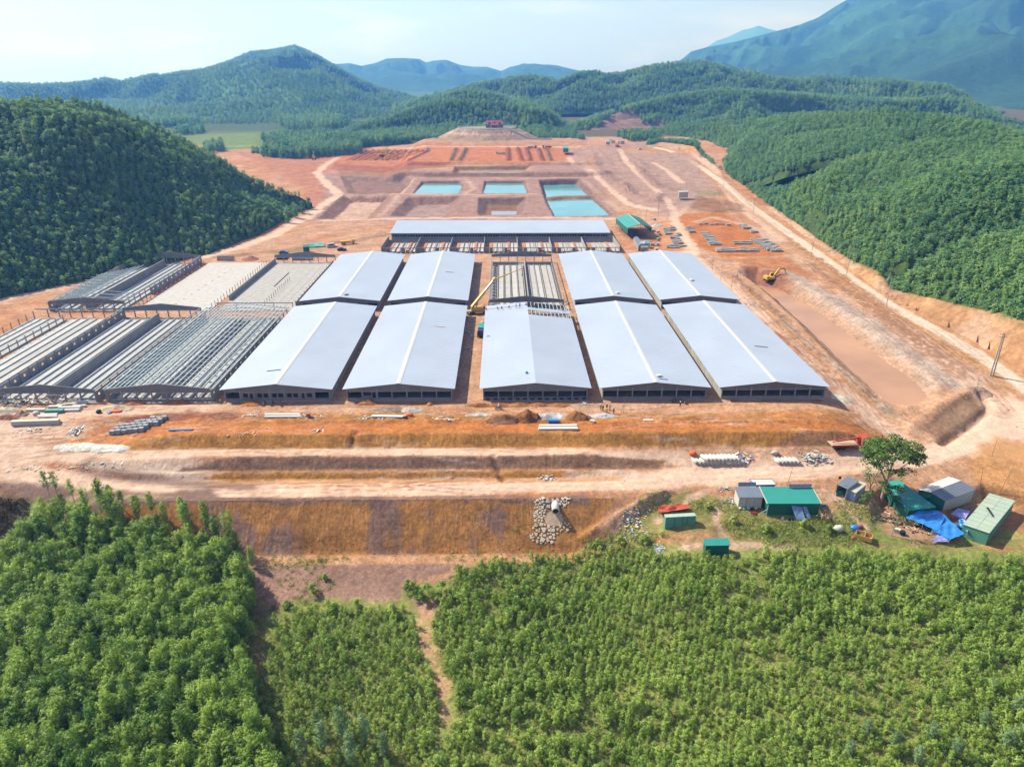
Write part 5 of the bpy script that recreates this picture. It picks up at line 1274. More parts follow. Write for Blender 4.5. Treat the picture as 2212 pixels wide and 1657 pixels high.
def front(t, y=0.0, rz=0.0, infill=None, sill=True):
    """gable end: wall above the lintel, columns between seven bays, low wall"""
    f = 1 if rz == 0 else -1
    part('gable_wall', SH['gable'], t, (0, y, 0), (0, 0, rz)); part('lintel', SH['lintel'], t, (0, y, 0), (0, 0, rz))
    if sill: part('base_wall', SH['sill'], t, (0, y, 0), (0, 0, rz))
    for k in range(8):
        x = -WALLX + k * 26 / 7
        part('column', SH['col'], t, (x, y + .05 * f, .02 if k % 2 else 0), (0, 0, 0)).scale = (1, 1.15, min(1, 0.96 + .02 * k) if k < 4 else 1)
    for k, spec in (infill or {}).items():
        x0 = -WALLX + k * 26 / 7 + .14; x1 = x0 + 26 / 7 - .28
        m = MB(); xs_ = [x0]
        for (a, b, z0, z1) in spec: xs_ += [x0 + a, x0 + b]
        xs_.append(x1)
        for q in range(0, len(xs_), 2): m.box(xs_[q], xs_[q + 1], y + .06, y + .18, .72, 2.42)
        for (a, b, z0, z1) in spec:
            if z0 > .73: m.box(x0 + a, x0 + b, y + .06, y + .18, .72, z0)
            if z1 < 2.41: m.box(x0 + a, x0 + b, y + .06, y + .18, z1, 2.42)
        part('infill_wall', m.mesh('infill_wall', M_block), t)
        for (a, b, z0, z1) in spec:
            part('window' if z0 > .8 else 'doorway', bx('opening', M_black, x0 + a + .03, x0 + b - .03, y + .2, y + .23, z0 + .02, z1 - .02), t)
def sides(t, leftp='panelD', rightp='panelD', n=17, skip=()):
    for sg, nm in ((-1, leftp), (1, rightp)):
        part('eave_beam', SH['beam'], t, (sg * WALLX, 0, 0))
        for k in range(n):
            y = 2.35 + k * 3.95
            if (sg, k) not in skip and nm: part('wall_panel', SH[nm], t, (sg * WALLX, y, 0))
            if k % 1 == 0: part('column', SH['sidecol'], t, (sg * (WALLX - .12), y + 1.975, 0))
def barn(x, y, label, infill=None, leftp='panelD', rightp='panelD'):
    t = empty('livestock_barn', (x, y, 0), 0, label, 'barn', GRP)
    part('roof', SH['slopeL'], t); part('roof', SH['slopeR'], t); part('ridge_cap', SH['ridge'], t)
    front(t, .7, infill=infill); front(t, 67.3, math.pi)
    sides(t, leftp, rightp); part('floor_slab', SH['floor'], t)
    return t
W2 = [(.35, 1.55, .95, 2.1), (1.9, 3.1, .95, 2.1)]
B1 = barn(-56.8, 157.6, 'roofed barn with framed windows and doors in its front wall', {1: [(.5, 1.8, .95, 2.1), (2.2, 3.0, .1, 2.1)], 2: W2, 3: W2, 4: W2, 5: [(.3, 1.0, .1, 2.1), (1.6, 2.9, .95, 2.1)]})
B2 = barn(-26.3, 157.6, 'roofed near barn just left of the road with the crane, one front bay partly bricked', {1: [(.1, 2.1, 1.3, 2.4), (2.3, 3.2, .1, 2.3)]})
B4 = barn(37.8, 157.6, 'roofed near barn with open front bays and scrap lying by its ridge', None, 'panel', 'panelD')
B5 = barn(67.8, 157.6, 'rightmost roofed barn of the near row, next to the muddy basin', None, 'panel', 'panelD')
B1b = barn(-56.8, 231.4, 'roofed far row barn beside the unroofed pale slabs')
B2b = barn(-26.3, 231.4, 'roofed far row barn left of the crane boom')
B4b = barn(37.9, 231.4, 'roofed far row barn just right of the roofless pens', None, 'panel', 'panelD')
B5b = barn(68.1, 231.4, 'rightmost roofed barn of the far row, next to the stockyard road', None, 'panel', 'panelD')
# ---- barn whose roof is still being laid
t = B3 = empty('livestock_barn', (7.8, 157.6, 0), 0, 'barn with roof sheets still missing at its far end and workers on top', 'barn', GRP)
part('roof', slope_mesh(-1, 68, [(0, 63.6), (64.0, 67.4)]), t); part('roof', slope_mesh(1, 68, [(0, 54.0), (58.6, 61.6)]), t)
front(t, .7); front(t, 67.3, math.pi); sides(t); part('floor_slab', SH['floor'], t)
# solid black blocks painting in the dark of pit mouths below the front wall
for k in range(14):
    part('pit_shade_block', bx('pit_shade_block', M_black, -12.4 + k * 1.86, -11.4 + k * 1.86, .50, .69, -.1, .5), t)
SH['purlin'] = bx('purlin', M_steel, -.07, .07, 0, 14.2, -.1, .1)
SH['purlinL'] = bx('purlin', M_steel, -.09, .09, 0, 66.6, -.1, .1)
SH['rafter'] = (lambda m: (m.bar((0, 0, RIDGE - .24), (13.9, 0, EAVE - .24), .12, .22), m.bar((0, 0, RIDGE - .24), (-13.9, 0, EAVE - .24), .12, .22), m.bar((-13, 0, 3.2), (13, 0, 3.2), .08, .12), m.mesh('rafter', M_steel))[-1])(MB())
for k in range(11):
    for x in (1.2 + k * 1.25,): part('purlin', SH['purlin'], t, (x, 53.5, roof_z(x) - .17))
for k in range(8): part('rafter', SH['rafter'], t, (0, 4 + k * 9.0 if k < 6 else 54 + (k - 6) * 6.5, 0))
# ---- barns without roofs: strips of pen floor between dark channels, walls, posts
def pens(t, y0, y1, xs_, zt=.55, w=1.55, mat_=None, name='floor_strip'):
    me = bx(name, mat_ or M_slat, -w / 2, w / 2, 0, y1 - y0, -.1, zt)
    for x in xs_: part(name, me, t, (x, y0, 0))
def kerbs(t, y0, y1, xs_, h=1.0, w=.16, m=None):
    me = bx('pen_wall', m or M_concL, -w / 2, w / 2, 0, y1 - y0, -.1, h)
    for x in xs_: part('pen_wall', me, t, (x, y0, 0))
def posts(t, xs_, ys_, h=3.3, m=None, w=.2, nm='post'):
    me = bx(nm, m or M_conc, -w / 2, w / 2, -w / 2, w / 2, -.1, h)
    for x in xs_:
        for y in ys_: part(nm, me, t, (x, y, 0))
DARKFLOOR = bx('floor_slab', M_concD, -12.9, 12.9, .3, 67.3, -.15, .02)
# far row, middle: roofless pens below the crane boom
t = B3b = empty('livestock_barn', (7.8, 231.4, 0), 0, 'roofless barn of long pale pens below the crane boom', 'barn', GRP)
part('floor_slab', DARKFLOOR, t)
front(t, .7, sill=False); front(t, 67.3, math.pi, sill=False)
pens(t, 2, 60, [-8.9, -6.3, -3.6, -1.5 + .3, 4.9 - 1.1, 6.1, 8.9, 11.0], .5, 1.95); kerbs(t, 2, 60, [-10.1, -7.6, -5.0, -2.4, .2, 2.6, 4.95, 7.5, 9.95], .95)
kerbs(t, 2, 62, [1.1], 1.9, .25, M_conc)
posts(t, [-WALLX], [2 + 3.9 * k for k in range(17)], 2.9); posts(t, [WALLX], [2 + 3.9 * k for k in range(17)], 2.9)
part('eave_beam', bx('eave_beam', M_conc, -.1, .1, 1, 66, 2.7, 2.9), t, (-WALLX, 0, 0)); part('eave_beam', bx('eave_beam', M_conc, -.1, .1, 1, 66, 2.7, 2.9), t, (WALLX, 0, 0))
part('end_wall', bx('end_wall', M_conc, -12.5, -1.5, 61, 61.3, 0, 1.7), t); part('end_wall', bx('end_wall', M_conc, 1.5, 12.5, 61, 61.3, 0, 1.7), t)
for k in range(15): part('stub_wall', bx('stub_wall', M_concL, -.5, .5, -.3, .3, 0, .8), t, (-11.5, 5 + 3.9 * k, 0))
# near row: barn with open purlin grid
t = U1 = empty('livestock_barn', (-86.2, 157.6, 0), 0, 'unroofed near barn under a bluish grid of steel purlins', 'barn', GRP)
part('floor_slab', DARKFLOOR, t)
front(t, .7); sides(t, 'panelW', 'panelW', 17, [(1, 14), (1, 15), (1, 16), (-1, 16)])
for k in range(18): part('rafter', SH['rafter'], t, (0, 1.2 + k * 3.87, 0))
for k in range(11):
    for sg in (-1, 1): part('purlin', SH['purlinL'], t, (sg * (.6 + k * 1.3), .7, roof_z(.6 + k * 1.3) - .04))
pens(t, 2, 62, [-10.6, -8.2, -5.8, -3.5, 3.4, 6.0, 8.6, 11.1], .55, 1.7); kerbs(t, 2, 62, [-9.4, -7.0, -4.6, -2.3, 2.2, 4.7, 7.3, 9.9], 1.0)
pens(t, 20, 62, [1.0], .3, 1.2, M_rust, 'earth_strip'); kerbs(t, 2, 62, [0], 2.0, .22, M_conc)
# near row: barn without roof, tall middle wall
t = U2 = empty('livestock_barn', (-115.0, 157.6, 0), 0, 'unroofed near barn with a tall middle wall and windowed side panels', 'barn', GRP)
part('floor_slab', DARKFLOOR, t)
front(t, .7, sill=False); front(t, 67.3, math.pi, sill=False); sides(t, 'panelW', 'panelW', 17, [(1, 13), (1, 14), (1, 15), (1, 16)])
pens(t, 2, 63, [-9.6, -7.0, -4.4, -1.9, 4.6, 7.0, 9.4, 11.6], .55, 1.6); kerbs(t, 2, 63, [-10.9, -8.3, -5.7, -3.1, 3.5, 5.8, 8.2, 10.6], 1.0, .18, M_steel)
kerbs(t, 2, 64, [.3], 2.6, .25, M_conc); pens(t, 30, 60, [-3.2], .75, .5, M_rust, 'earth_strip')
# near row: partly outside the photo on the left
t = U3 = empty('livestock_barn', (-144.0, 157.6, 0), 0, 'unroofed barn cut by the left edge of the photo, posts standing in bright strips', 'barn', GRP)
part('floor_slab', DARKFLOOR, t)
pens(t, 2, 64, [-11.0, -8.4, -5.6, -2.6, 1.5, 4.3, 7.2, 10.2], .55, 2.0); kerbs(t, 2, 64, [-12.2, -9.7, -7.0, -4.1, 2.9, 5.8, 8.7, 11.7], .9, .18, M_steel)
posts(t, [-1.0], [3 + 3.9 * k for k in range(16)], 2.9, M_conc, .24); posts(t, [-12.9], [3 + 3.9 * k for k in range(17)], 2.9, M_conc, .24)
posts(t, [-9.3, -5.6, -1.9, 1.9, 5.6, 9.3, 12.9], [67.2], 3.0, M_conc, .26); part('lintel', bx('lintel', M_concD, -13.2, 13.2, 67.0, 67.3, 2.9, 3.2), t)
# far row: pale slabs with stub posts
t = U1b = empty('livestock_barn', (-86.2, 231.4, 0), 0, 'bare pale floor slab with a row of stub posts, between low dark walls', 'barn', GRP)
part('floor_slab', SH['slab'], t); front(t, 67.3, math.pi, sill=False)
for k in range(15): part('wall_panel', SH['panelD'], t, (WALLX, 6 + k * 3.95, -.9))
posts(t, [WALLX], [4 + 3.95 * k for k in range(16)], 2.4); posts(t, [1.5], [6 + 2.6 * k for k in range(13)], 1.9, M_rust, .14)
part('lintel', bx('lintel', M_concD, -13.2, 13.2, .3, .6, 2.6, 2.85), t); posts(t, [-13, -6.5, 6.5, 13], [.45], 2.6)
me = bx('side_wall', M_conc, -.12, .12, 12, 67, -.1, 1.9); part('side_wall', me, t, (-13.2, 0, 0))
kerbs(t, 30, 50, [-2.5], .35, .3, M_concD); kerbs(t, 4, 60, [5.5, 8.5], .15, .12, M_concL)
t = U2b = empty('livestock_barn', (-115.0, 231.4, 0), 0, 'widest bare white floor slab edged by rusty stub posts', 'barn', GRP)
part('floor_slab', SH['slab'], t)
posts(t, [13.2], [2 + 2.9 * k for k in range(22)], 2.2, M_rust, .16); posts(t, [-13.4], [2 + 2.9 * k for k in range(22)], 2.0, M_rust, .16)
for k in range(9): part('rubble', bx('rubble', M_rust, -.5, .5, -.12, .12, .08, .18), t, (-2 + .3 * k, 8 + 6 * k, 0), (0, 0, .6 + k))
# far row, far left: half framed barn
t = U3b = empty('livestock_barn', (-144.2, 231.4, 0), 0, 'far left barn, half of it under a steel grid, with gable walls at both ends', 'barn', GRP)
part('floor_slab', DARKFLOOR, t); front(t, .7, sill=False); front(t, 67.3, math.pi, sill=False)
sides(t, 'panelW', 'panelW', 17, [(1, k) for k in range(5)])
pens(t, 2, 63, [-10.6, -8.2, -5.6, 4.0, 6.4, 8.8, 11.2], .55, 1.6); kerbs(t, 2, 63, [-9.4, -7.0, 2.8, 5.2, 7.6, 10.0], 1.0, .18, M_steel); kerbs(t, 2, 64, [-1.2], 2.6, .25, M_conc)
for k in range(9): part('rafter', SH['rafter'], t, (0, 2.4 + k * 3.9, 0)) if k < 3 else part('rafter', bx('rafter', M_steel, -13.8, -.2, -.06, .06, -.1, .1), t, (0, 2.4 + k * 3.9, 4.0), (0, 0, 0))
for k in range(11): part('purlin', bx('purlin', M_steel, -.06, .06, 0, 44 - k * .8, -.08, .08), t, (-(.6 + k * 1.25), 1, roof_z(.6 + k * 1.25)))
# ---- the long cross building and its walled yards
t = empty('long_shed', (0, 0, 0), 0, 'long white roofed shed with a band of windows, across the end of the barns', 'building')
X0, X1, Y0, Y1 = -54.6, 51.4, 339.0, 366.0
m = MB(); m.hexa([(X0 - .8, Y0 - .6, 4.3), (X1 + .8, Y0 - .6, 4.3), (X1 + .8, Y1, 5.3), (X0 - .8, Y1, 5.3), (X0 - .8, Y0 - .6, 4.4), (X1 + .8, Y0 - .6, 4.4), (X1 + .8, Y1, 5.4), (X0 - .8, Y1, 5.4)])
for k in range(107):
    x = X0 + k; m.hexa([(x - .08, Y0 - .6, 4.39), (x + .08, Y0 - .6, 4.39), (x + .08, Y1, 5.39), (x - .08, Y1, 5.39), (x - .04, Y0 - .6, 4.46), (x + .04, Y0 - .6, 4.46), (x + .04, Y1, 5.46), (x - .04, Y1, 5.46)])
m.build('roof', M_roof, t)
MB().box(X0, X1, Y1 - .5, Y1 - .3, -.3, 5.2).box(X0, X0 + .2, Y0, Y1 - .5, -.3, 4.2).box(X1 - .2, X1, Y0, Y1 - .5, -.3, 4.2).box(X0 + .2, X1 - .2, Y0, Y0 + .2, -.3, 2.3).build('wall', M_conc, t)
MB().box(X0 + .2, X1 - .2, Y0 + .02, Y0 + .2, 3.55, 4.2).build('lintel', M_concD, t)
pm = bx('pier', M_conc, -.14, .14, -.08, .22, 2.3, 3.55); wf = bx('window', M_black, -.5, .5, .12, .16, 2.34, 3.5); mm = bx('mullion', M_conc, -.05, .05, .02, .18, 2.3, 3.55)
for k in range(29):
    x = X0 + .3 + k * (X1 - X0 - .6) / 28
    part('pier', pm, t, (x, Y0, 0))
    if k < 28:
        for q in range(3):
            part('window', wf, t, (x + .65 + q * 1.22, Y0, 0))
            if q: part('mullion', mm, t, (x + .04 + q * 1.22, Y0, 0))
t = empty('pen_yard', (0, 0, 0), 0, 'row of seven roofless walled yards with pale floors in front of the long shed', 'building')
XA, XB, YA, YB = -56.0, 53.4, 315.4, 337.5
MB().box(XA, XB, YA, YB, -.2, .03).build('floor_slab', M_concD, t)
div = [XA + k * (XB - XA) / 7 for k in range(8)]
MB().box(XA, XA + .2, YA, YB, -.2, 3.1).build('side_wall', M_conc, t); MB().box(XB - .2, XB, YA, YB, -.2, 3.1).build('side_wall', M_concL, t)
for x in div[1:-1]: MB().box(x - .1, x + .1, YA + .4, YB, -.2, 2.7).build('divider_wall', M_conc, t)
MB().box(XA + .2, XB - .2, YB - .2, YB, -.2, 1.5).build('back_wall', M_conc, t)
MB().box(XA + .2, XB - .2, YA + .02, YA + .18, 2.3, 2.6).build('lintel', M_conc, t)
pe = bx('pier', M_conc, -.12, .12, -.1, .2, -.2, 2.7); pw = bx('front_panel', M_concD, -.75, .75, .03, .17, -.2, 2.3); pl_ = bx('front_panel', M_concD, -.75, .75, .03, .17, -.2, .7)
stm = bx('floor_strip', M_slat, -.85, .85, 0, 17, -.1, .4); str_ = bx('earth_strip', M_rust, -.55, .55, 0, 17, -.1, .5); kb = bx('pen_wall', M_concL, -.08, .08, 0, 17, -.1, .9)
bt = bx('back_post', M_conc, -.09, .09, -.09, .09, 0, 2.6)
MB().box(XA, XB, YB - .12, YB - .02, 2.6, 2.75).build('eave_beam', M_conc, t)
for b in range(7):
    a = div[b]; w = (XB - XA) / 7
    for k in range(7):
        part('pier', pe, t, (a + .2 + k * w / 7, YA, 0))
        part('front_panel', pl_ if k in (2, 3, 5, 6) else pw, t, (a + (k + .56) * w / 7, YA, 0))
        part('back_post', bt, t, (a + .3 + k * w / 7, YB - .1, 0))
    for k in range(6): part('floor_strip', stm, t, (a + 4.9 + k * 1.95, YA + 1.8, 0))
    part('earth_strip', str_, t, (a + 3.3, YA + 1.8, .01)); part('earth_strip', str_, t, (a + 11.6, YA + 1.8, .42))
    for k in range(4): part('pen_wall', kb, t, (a + 5.85 + k * 2.6, YA + 1.8, 0))
print('barns', len(bpy.data.objects), round(time.time() - T0, 1))
# ================================================================== THINGS ON THE SITE
kH = crop(2140, 1390, 7.3733); kT = crop(2570, 1380, 5.1442); kF = crop(0, 1150, 5.267); kP = crop(2000, 1290, 5.267); kG = crop(1720, 1160, 6.703)
RND = random.Random(42)
M_yellow = mat('machine_yellow', (.62, .36, .03), .45, 0, .08, .8, 0, .4, grime=.25)
M_red = mat('red_paint', (.42, .06, .04), .5, 0, .1, 1, 0, .4, grime=.2)
M_orange = mat('orange_cloth', (.70, .13, .03), .7, 0, .12, 2)
M_blue = mat('blue_tarp', (.025, .21, .66), .35, 0, .22, .8, .5, .5)
M_lav = mat('lavender_tarp', (.22, .25, .58), .5, 0, .15, .8, .4)
M_tire = mat('tyre_rubber', (.025, .024, .024), .85, 0, .15, 3)
M_glass = mat('dark_glass', (.03, .04, .05), .1, 0, .05, 1, 0, .6)
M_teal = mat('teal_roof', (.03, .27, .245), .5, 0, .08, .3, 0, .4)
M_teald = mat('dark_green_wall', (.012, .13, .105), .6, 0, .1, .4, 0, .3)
M_greenp = mat('green_container', (.10, .30, .235), .6, 0, .16, .6, .1, .3, grime=.3)
M_palegreen = mat('pale_green_sheet', (.33, .43, .37), .55, 0, .12, .5, .1, .3, grime=.25)
M_greyroof = mat('slate_sheet', (.165, .205, .275), .5, 0, .1, .5, 0, .4)
M_wallw = mat('off_white_panel', (.50, .50, .47), .7, 0, .1, .6, 0, .2, grime=.15)
M_wallb = mat('pale_blue_panel', (.34, .46, .60), .6, 0, .1, .6)
M_wood = mat('weathered_wood', (.38, .29, .20), .85, 0, .25, 2, .2)
M_purple = mat('purple_board', (.36, .22, .42), .6, 0, .06, 1)
M_pale = mat('pale_print', (.72, .68, .78), .6, 0, .05, 1)
M_solar = mat('solar_glass', (.14, .24, .40), .2, .1, .1, 1, 0, .6)
M_soilO = attr_ground('heap_soil', 1.0, False)
M_stone = mat('cut_stone', (.58, .52, .42), .85, 0, .18, 1.5, .3)
M_slab = mat('grey_slab', (.42, .40, .375), .85, 0, .15, 1.5, .3)
M_pipe = mat('cast_concrete', (.62, .605, .57), .85, 0, .14, .8, .15, grime=.12)
M_blk = mat('blue_grey_block', (.27, .295, .33), .9, 0, .2, 1.2, .3)
M_skin = mat('skin', (.32, .19, .13), .6, 0, .1, 4)
CLOTH = {k: mat('cloth_' + k, c, .85, 0, .1, 4) for k, c in dict(white=(.65, .65, .65), black=(.025, .025, .03), navy=(.03, .05, .14), grey=(.2, .2, .2), blue=(.06, .14, .35), red=(.45, .05, .04), khaki=(.3, .25, .15), orange=(.75, .16, .02), yellow=(.75, .6, .05)).items()}

def ground_root(name, u, v, rz, label, cat, group=None, dz=0.0):
    x, y, z = GT(u, v)
    return empty(name, (x, y, z + dz), rz, label, cat, group)
# ---------------------------------------------------------------- people (one continuous skinned body each)
def body_mesh(name, J, E_, R_, shirt, trousers):
    me = bpy.data.meshes.new(name); keys = list(J)
    me.from_pydata([J[k] for k in keys], [(keys.index(a), keys.index(b)) for a, b in E_], [])
    o = bpy.data.objects.new(name, me); COL.objects.link(o)
    sk = o.modifiers.new('skin', 'SKIN'); sk.use_smooth_shade = True
    for i, k in enumerate(keys):
        r = R_.get(k, .05); me.skin_vertices[0].data[i].radius = (r, r * .85) if k in ('chest', 'belly', 'pelvis') else (r, r)
        me.skin_vertices[0].data[i].use_root = (k == 'pelvis')
    sb = o.modifiers.new('sub', 'SUBSURF'); sb.levels = 1; sb.render_levels = 1
    out = bpy.data.meshes.new_from_object(o.evaluated_get(bpy.context.evaluated_depsgraph_get()))
    bpy.data.objects.remove(o); bpy.data.meshes.remove(me); out.name = name
    out.materials.clear()
    for m in (M_skin, shirt, trousers): out.materials.append(m)
    head = Vector(J['head']); pel = J['pelvis'][2]; hands = [Vector(J[k]) for k in J if k.startswith('hand')]; knees = [Vector(J[k]) for k in J if k.startswith(('knee', 'ankle', 'toe'))]
    mi = []
    for p in out.polygons:
        c = p.center
        if (c - head).length < .2 or any((c - h).length < .14 for h in hands): mi.append(0)
        elif c.z < pel + .03 or any((c - k).length < .12 for k in knees): mi.append(2)
        else: mi.append(1)
    out.polygons.foreach_set('material_index', mi); out.polygons.foreach_set('use_smooth', [True] * len(mi))
    return out
EDG = [('pelvis', 'belly'), ('belly', 'chest'), ('chest', 'neck'), ('neck', 'head'), ('head', 'crown'), ('chest', 'shl'), ('shl', 'ell'), ('ell', 'handl'), ('chest', 'shr'), ('shr', 'elr'), ('elr', 'handr'), ('pelvis', 'hipl'), ('hipl', 'kneel'), ('kneel', 'anklel'), ('anklel', 'toel'), ('pelvis', 'hipr'), ('hipr', 'kneer'), ('kneer', 'ankler'), ('ankler', 'toer')]
RAD_ = dict(pelvis=.15, belly=.14, chest=.17, neck=.055, head=.10, crown=.075, shl=.07, shr=.07, ell=.05, elr=.05, handl=.045, handr=.045, hipl=.09, hipr=.09, kneel=.065, kneer=.065, anklel=.045, ankler=.045, toel=.045, toer=.045)
STAND = dict(pelvis=(0, 0, .92), belly=(0, 0, 1.1), chest=(0, 0, 1.32), neck=(0, .01, 1.48), head=(0, .03, 1.58), crown=(0, .03, 1.68), shl=(-.19, 0, 1.38), ell=(-.25, .02, 1.12), handl=(-.24, .12, .88), shr=(.19, 0, 1.38), elr=(.25, .02, 1.12), handr=(.24, .12, .88), hipl=(-.1, 0, .86), kneel=(-.11, .02, .48), anklel=(-.11, 0, .07), toel=(-.12, .16, .04), hipr=(.1, 0, .86), kneer=(.12, .02, .48), ankler=(.13, 0, .07), toer=(.15, .16, .04))
WALK = dict(STAND, kneel=(-.1, .18, .5), anklel=(-.1, .32, .09), toel=(-.1, .48, .06), kneer=(.1, -.08, .48), ankler=(.1, -.36, .1), toer=(.1, -.22, .04), handl=(-.22, -.16, .95), handr=(.22, .28, .98), elr=(.24, .04, 1.12))
BEND = dict(STAND, pelvis=(0, -.12, .82), belly=(0, .05, .95), chest=(0, .28, 1.02), neck=(0, .43, 1.06), head=(0, .53, 1.06), crown=(0, .62, 1.03), shl=(-.19, .3, 1.02), ell=(-.24, .38, .76), handl=(-.16, .52, .5), shr=(.19, .3, 1.02), elr=(.24, .38, .76), handr=(.16, .52, .5), hipl=(-.1, -.1, .78), kneel=(-.13, .1, .44), hipr=(.1, -.1, .78), kneer=(.13, .1, .44))
SIT = dict(STAND, pelvis=(0, 0, .78), belly=(0, .02, .95), chest=(0, .06, 1.17), neck=(0, .1, 1.33), head=(0, .13, 1.43), crown=(0, .13, 1.53), shl=(-.19, .06, 1.23), ell=(-.27, .22, 1.02), handl=(-.26, .46, 1.0), shr=(.19, .06, 1.23), elr=(.27, .22, 1.02), handr=(.26, .46, 1.0), hipl=(-.12, .05, .74), kneel=(-.19, .4, .66), anklel=(-.2, .28, .25), toel=(-.2, .42, .22), hipr=(.12, .05, .74), kneer=(.19, .4, .66), ankler=(.2, .28, .25), toer=(.2, .42, .22))
SQUAT = dict(BEND, pelvis=(0, -.15, .36), belly=(0, -.05, .52), chest=(0, .1, .7), neck=(0, .2, .82), head=(0, .27, .9), crown=(0, .3, .99), shl=(-.19, .12, .74), ell=(-.25, .3, .55), handl=(-.14, .45, .38), shr=(.19, .12, .74), elr=(.25, .3, .55), handr=(.14, .45, .38), hipl=(-.11, -.12, .34), kneel=(-.18, .22, .5), anklel=(-.15, .02, .08), toel=(-.16, .18, .04), hipr=(.11, -.12, .34), kneer=(.18, .22, .5), ankler=(.15, .02, .08), toer=(.16, .18, .04))
_body = {}
helm = {}
def person(x, y, z, rz, pose, pname, shirt, trousers, label, hat=None, group=None):
    key = (pname, shirt, trousers)
    if key not in _body: _body[key] = body_mesh('person', pose, EDG, RAD_, CLOTH[shirt], CLOTH[trousers])
    o = link('person', _body[key], None, (x, y, z), (0, 0, rz)); tag(o, label, 'person', group)
    if hat:
        if hat not in helm: helm[hat] = MB().ball((0, 0, 0), .15, .17, .12, 10, 6).tube((0, .03, -.03), (0, .03, -.01), .19, .19, 10).mesh('helmet', CLOTH[hat], True)
        h = pose['crown']; link('helmet', helm[hat], o, (h[0], h[1], h[2] + .0))
    return o
def person_px(u, v, rz, pose, pname, shirt, trousers, label, hat=None, group=None):
    x, y, z = GT(u, v); return person(x, y, z, rz, pose, pname, shirt, trousers, label, hat, group)
gg = 'people gathered by the gravel heap'
person_px(*kG(265, 280), 2.6, STAND, 'stand', 'grey', 'navy', 'person in grey, leftmost of the people by the gravel heap', 'white', gg)
person_px(*kG(308, 305), .4, STAND, 'stand', 'black', 'black', 'person dressed in black standing before the one in grey', None, gg)
person_px(*kG(385, 280), 3.4, STAND, 'stand', 'black', 'grey', 'person in a black top facing the working man in yellow', None, gg)
person_px(*kG(445, 285), 2.2, STAND, 'stand', 'khaki', 'grey', 'person in khaki on the far side of the group', None, gg)
person_px(*kG(390, 325), 1.5, BEND, 'bend', 'yellow', 'grey', 'person in a yellow vest bending over the gravel', 'yellow', gg)
person_px(*kG(520, 352), -1.2, STAND, 'stand', 'navy', 'black', 'person in navy standing alone right of the gravel heap', None, gg)
person_px(*kG(1825, 238), .5, WALK, 'walk', 'black', 'black', 'person in white helmet striding towards the motorbikes', 'white')
person_px(*k2(203, 836), 2.0, WALK, 'walk', 'black', 'black', 'person walking in the alley left of the half roofed barn')
person_px(*k2(181, 820), 1.0, STAND, 'stand', 'navy', 'grey', 'person standing in the shaded edge of the alley')
person_px(*k3(434, 345), 1.0, WALK, 'walk', 'navy', 'black', 'person walking on the haul road beside the muddy basin')
person_px(*k3(352, 252), 2.0, STAND, 'stand', 'grey', 'black', 'person standing on the road near the excavator pit')
# roofers on the half covered barn
for k, (cx_, cy_, ps, pn, sh, ht) in enumerate([(505, 1000, SQUAT, 'squat', 'orange', 'orange'), (730, 985, SQUAT, 'squat', 'navy', 'orange'), (806, 976, SQUAT, 'squat', 'navy', 'orange'), (940, 960, SQUAT, 'squat', 'grey', 'orange'), (1085, 958, STAND, 'stand', 'blue', None), (1158, 952, STAND, 'stand', 'blue', 'white'), (1285, 905, SQUAT, 'squat', 'orange', 'orange'), (1455, 945, BEND, 'bend', 'orange', 'orange'), (2005, 1012, SQUAT, 'squat', 'orange', 'orange')]):
    u, v = kC(cx_, cy_); x, y = G(u, v, 4.3); z = roof_z(x - 7.8) + .05; x, y = G(u, v, z)
    z = roof_z(x - 7.8) + .03
    person(x, y, z, 1.0 + k, ps, pn, sh, 'navy', ['roofer at the left eave of the half covered barn', 'crouching roofer, second from the left eave', 'crouching roofer, third from the left eave', 'crouching roofer in grey half way up the left slope', 'standing roofer in blue left of the white helmeted one', 'standing roofer in white helmet on the left slope', 'roofer at the ridge of the half covered barn', 'bending roofer in orange just right of the ridge', 'roofer alone near the right eave'][k], ht, 'roofers on the half covered barn')
# ---------------------------------------------------------------- motorbikes
def wheel_me(r, w):
    m = MB(); m.pipe((0, -w / 2, 0), (0, w / 2, 0), r, r * .62, 14); return m.mesh('wheel', M_tire)
_mbw = wheel_me(.3, .1)
_mb = None
def motorbike(u, v, rz, label, group=None):
    global _mb
    t = ground_root('motorbike', u, v, rz, label, 'motorbike', group)
    if _mb is None:
        f = MB(); f.bar((-.55, 0, .35), (-.1, 0, .45), .1, .16).bar((-.1, 0, .4), (.3, 0, .75), .12, .22).bar((.3, 0, .85), (.62, 0, .32), .07).box(-.25, .15, -.12, .12, .25, .5, .02)
        s_ = MB(); s_.box(-.65, .12, -.13, .13, .70, .80, .03)
        b = MB(); b.bar((.3, -.33, 1.02), (.3, .33, 1.02), .04).bar((.3, 0, .8), (.3, 0, 1.02), .05)
        fd = MB(); fd.box(.36, .46, -.12, .12, .72, .98, .03).box(-.85, -.5, -.09, .09, .58, .68, .02)
        _mb = (f.mesh('frame', M_metal), s_.mesh('seat', M_black), b.mesh('handlebar', M_black), fd.mesh('fairing', M_red))
    for nm, me in zip(('frame', 'seat', 'handlebar', 'fairing'), _mb): link(nm, me, t)
    link('wheel', _mbw, t, (-.62, 0, .3)); link('wheel', _mbw, t, (.62, 0, .3))
    return t
for k, (px_, lb) in enumerate([((425, 1196), 'parked red motorbike, leftmost before the windowed barn'), ((485, 1195), 'parked red motorbike in the middle before the windowed barn'), ((548, 1198), 'parked red motorbike, rightmost before the windowed barn')]):
    motorbike(*k1(*px_), 1.2 + .3 * k, lb, 'motorbikes parked before the windowed barn')
